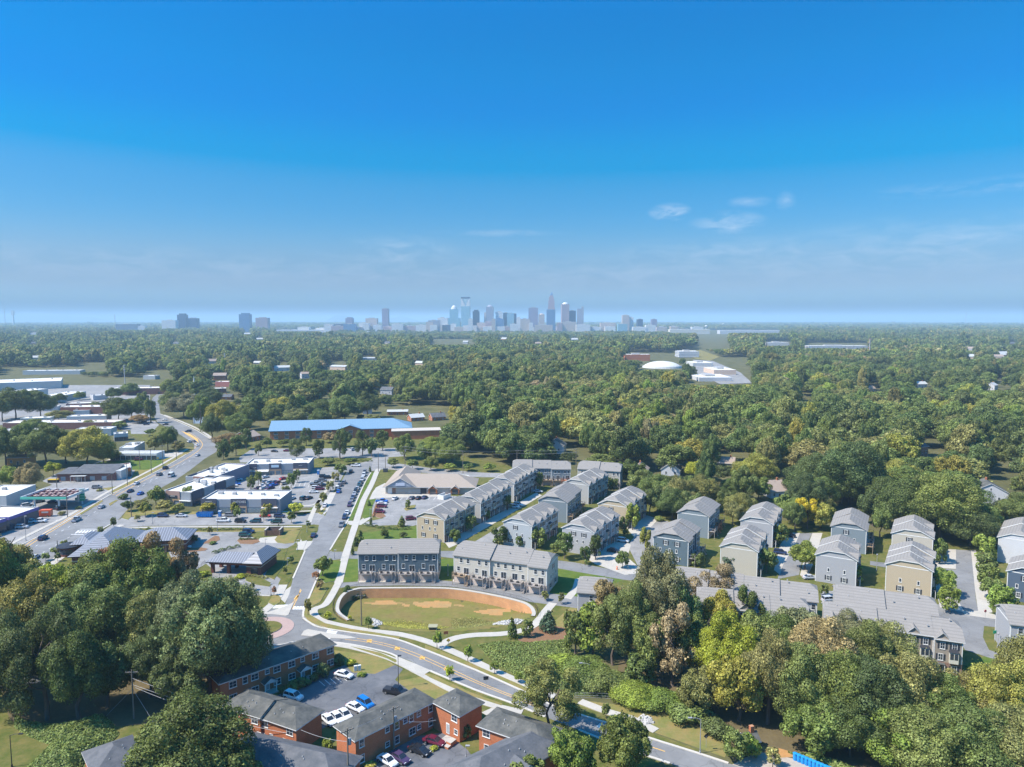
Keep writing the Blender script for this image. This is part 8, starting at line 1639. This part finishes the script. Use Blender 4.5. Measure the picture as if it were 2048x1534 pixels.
cover('ground_cover', 'olive weeds on the right half of the basin floor', [(905, 1248), (900, 1218), (950, 1216), (1000, 1228), (980, 1240), (950, 1252)], 4500, .35, 'olive', .22, 'weeds', .3)
def hedge(label, line, w, h, tint, nm='hedge'):
    g = np.random.default_rng(len(label)); pts = smooth_line([P(*q) for q in line], 3); V, n_ = [], 0; root = empty(nm, tuple(pts[0]), 0, label, 'hedge'); L = [0]
    for a, b in zip(pts[:-1], pts[1:]): L.append(L[-1] + (b - a).length)
    n = int(L[-1] * 55); V = []
    for k in range(n):
        s = g.uniform(0, L[-1]); i = max(0, np.searchsorted(L, s) - 1); a, b = pts[i], pts[i + 1]; t = (b - a).normalized(); q = a + t * (s - L[i]); nn = Vector((-t.y, t.x, 0)); an = g.uniform(0, math.pi); gapf = .75 + .25 * math.sin(s * 2.1)
        c = q + nn * math.cos(an) * w / 2 * g.uniform(.8, 1.1) + Vector((0, 0, h * gapf * (math.sin(an) ** .5) * g.uniform(.75, 1.05))) - pts[0]
        d = Vector((g.normal(), g.normal(), g.normal() + 1)).normalized(); u = d.orthogonal().normalized() * .16; v = d.cross(u); V += [c - u, c - v, c + u, c + v]
    me = bpy.data.meshes.new('foliage'); me.from_pydata([tuple(v) for v in V], [], [(4 * k, 4 * k + 1, 4 * k + 2, 4 * k + 3) for k in range(n)]); me.materials.append(LEAF_OBJ); o = inst('foliage', me, root); o.color = TINT[tint] + (1,); return root
hedge('long clipped hedge between the side road and the bank lot', [(262, 1062), (350, 1061.5), (480, 1060.5), (505, 1060)], 1.4, 1.1, 'dark'); hedge('short hedge on the island of the dark cars', [(478, 1080), (512, 1079)], 1.2, .9, 'dark'); hedge('hedge curving behind the drive-through railing', [(426, 1108), (450, 1100), (480, 1094)], 1.6, 1.2, 'dark'); hedge('row of low shrubs below the day care lot', [(728, 1050), (760, 1056), (800, 1060), (822, 1058)], 1.2, 1.1, 'dark'); hedge('low planting beside the kerb of the day care cars', [(747, 1034), (752, 1015), (757, 1003)], .9, .8, 'rust'); hedge('low hedge in front of the drive-through kiosk', [(490, 1151), (515, 1154), (535, 1158)], 1.3, .9, 'olive'); hedge('dark shrubs in front of the long wing of the brick apartments', [(740, 1494), (775, 1478), (800, 1465)], 1.6, 1.2, 'dark'); hedge('dark green hedge along the grass before the school trees', [(660, 922), (700, 922), (745, 923)], 2.0, 1.3, 'dark')
LM = [((1026, 1300), 'footpath bend'), ((560, 1320), 'long brick apartment'), ((524, 1440), 'stepped brick apartment'), ((790, 1440), 'long brick wing'), ((240, 1110), 'dark roofed bank'), ((470, 1130), 'drive-through'), ((690, 1000), 'parked row of the straight street'), ((480, 1000), 'flat roofed shops'), ((560, 935), 'shop with white awnings'), ((700, 860), 'blue roofed school'), ((850, 970), 'beige day care'), ((860, 1060), 'tan townhouse row'), ((800, 1130), 'teal townhouse row'), ((1000, 1150), 'white townhouse row'), ((1040, 1070), 'pale blue townhouse row'), ((1160, 1090), 'light grey townhouse row'), ((1230, 1030), 'upper tan townhouse row'), ((1340, 1110), 'dark teal townhouse row'), ((1430, 1030), 'dark blue stepped row'), ((1480, 1130), 'light tan townhouse row'), ((1560, 985), 'brown roofed cottage'), ((1680, 1150), 'lavender grey row'), ((1700, 1050), 'blue grey row with black shutters'), ((1820, 1170), 'right tan row with yellow deck'), ((1825, 1060), 'cream townhouse row'), ((1930, 1170), 'straight right lane'), ((2030, 1180), 'navy townhouse row'), ((2005, 1000), 'white gabled house at right'), ((1845, 910), 'brick and white house in the wood'), ((1500, 1190), 'long grey roof'), ((1780, 1300), 'brick fronted row'), ((100, 1000), 'petrol station'), ((170, 955), 'dark roofed shop'), ((270, 915), 'long white store'), ((400, 890), 'bend of the main road'), ((100, 850), 'brick workshops'), ((1090, 940), 'top dark blue row'), ((1200, 945), 'top tan row'), ((1130, 905), 'white gable behind the power lines'), ((1455, 935), 'brown roof in the trees'), ((860, 835), 'brick houses behind the school'), ((1300, 1420), 'dry grass slope'), ((1600, 1525), 'blue barrels'), ((1500, 1500), 'ivy kiosk'), ((530, 1257), 'roundabout'), ((870, 1255), 'grassy basin'), ((268, 1437), 'shaded utility pole'), ((40, 1500), 'bottom left lawn'), ((110, 1090), 'near end of the main road')]
LMW = [(P(*q[0]), q[1]) for q in LM]
FORM = {'round': 'broad', 'oval': 'upright', 'cone': 'pointed', 'sparse': 'thin crowned', 'mound': 'rounded'}
def auto_labels(objs, noun, group=None):
    b = {}
    for o in objs:
        x, y = o.location.x, o.location.y; k = min(range(len(LMW)), key=lambda i: (LMW[i][0].x - x) ** 2 + (LMW[i][0].y - y) ** 2); b.setdefault((k, o['_tint'], o['_form']), []).append(o)
    for (k, tn, fm), lst in b.items():
        c = LMW[k][0]; lst.sort(key=lambda o: (o.location.x - c.x) ** 2 + (o.location.y - c.y) ** 2)
        for i, o in enumerate(lst):
            o['label'] = '%s %s %s, %sclosest to the %s' % (FORM[fm], TWORD[tn], noun, '' if i == 0 and len(lst) > 1 else '' if i == 0 else ordinal(i + 1) + ' ', LMW[k][1])
            if i == 0: o['label'] = '%s %s %s %s the %s' % (FORM[fm], TWORD[tn], noun, 'closest to' if len(lst) > 1 else 'near', LMW[k][1])
            if group: o['group'] = group
auto_labels([o for o in TREE_N], 'tree'); auto_labels(SAPS, 'sapling'); auto_labels(SHRB, 'shrub')
for o in FTREES: o['group'] = 'front trees of the forest'
for o in SC.objects:
    for k in [k for k in o.keys() if k.startswith('_')]: del o[k]
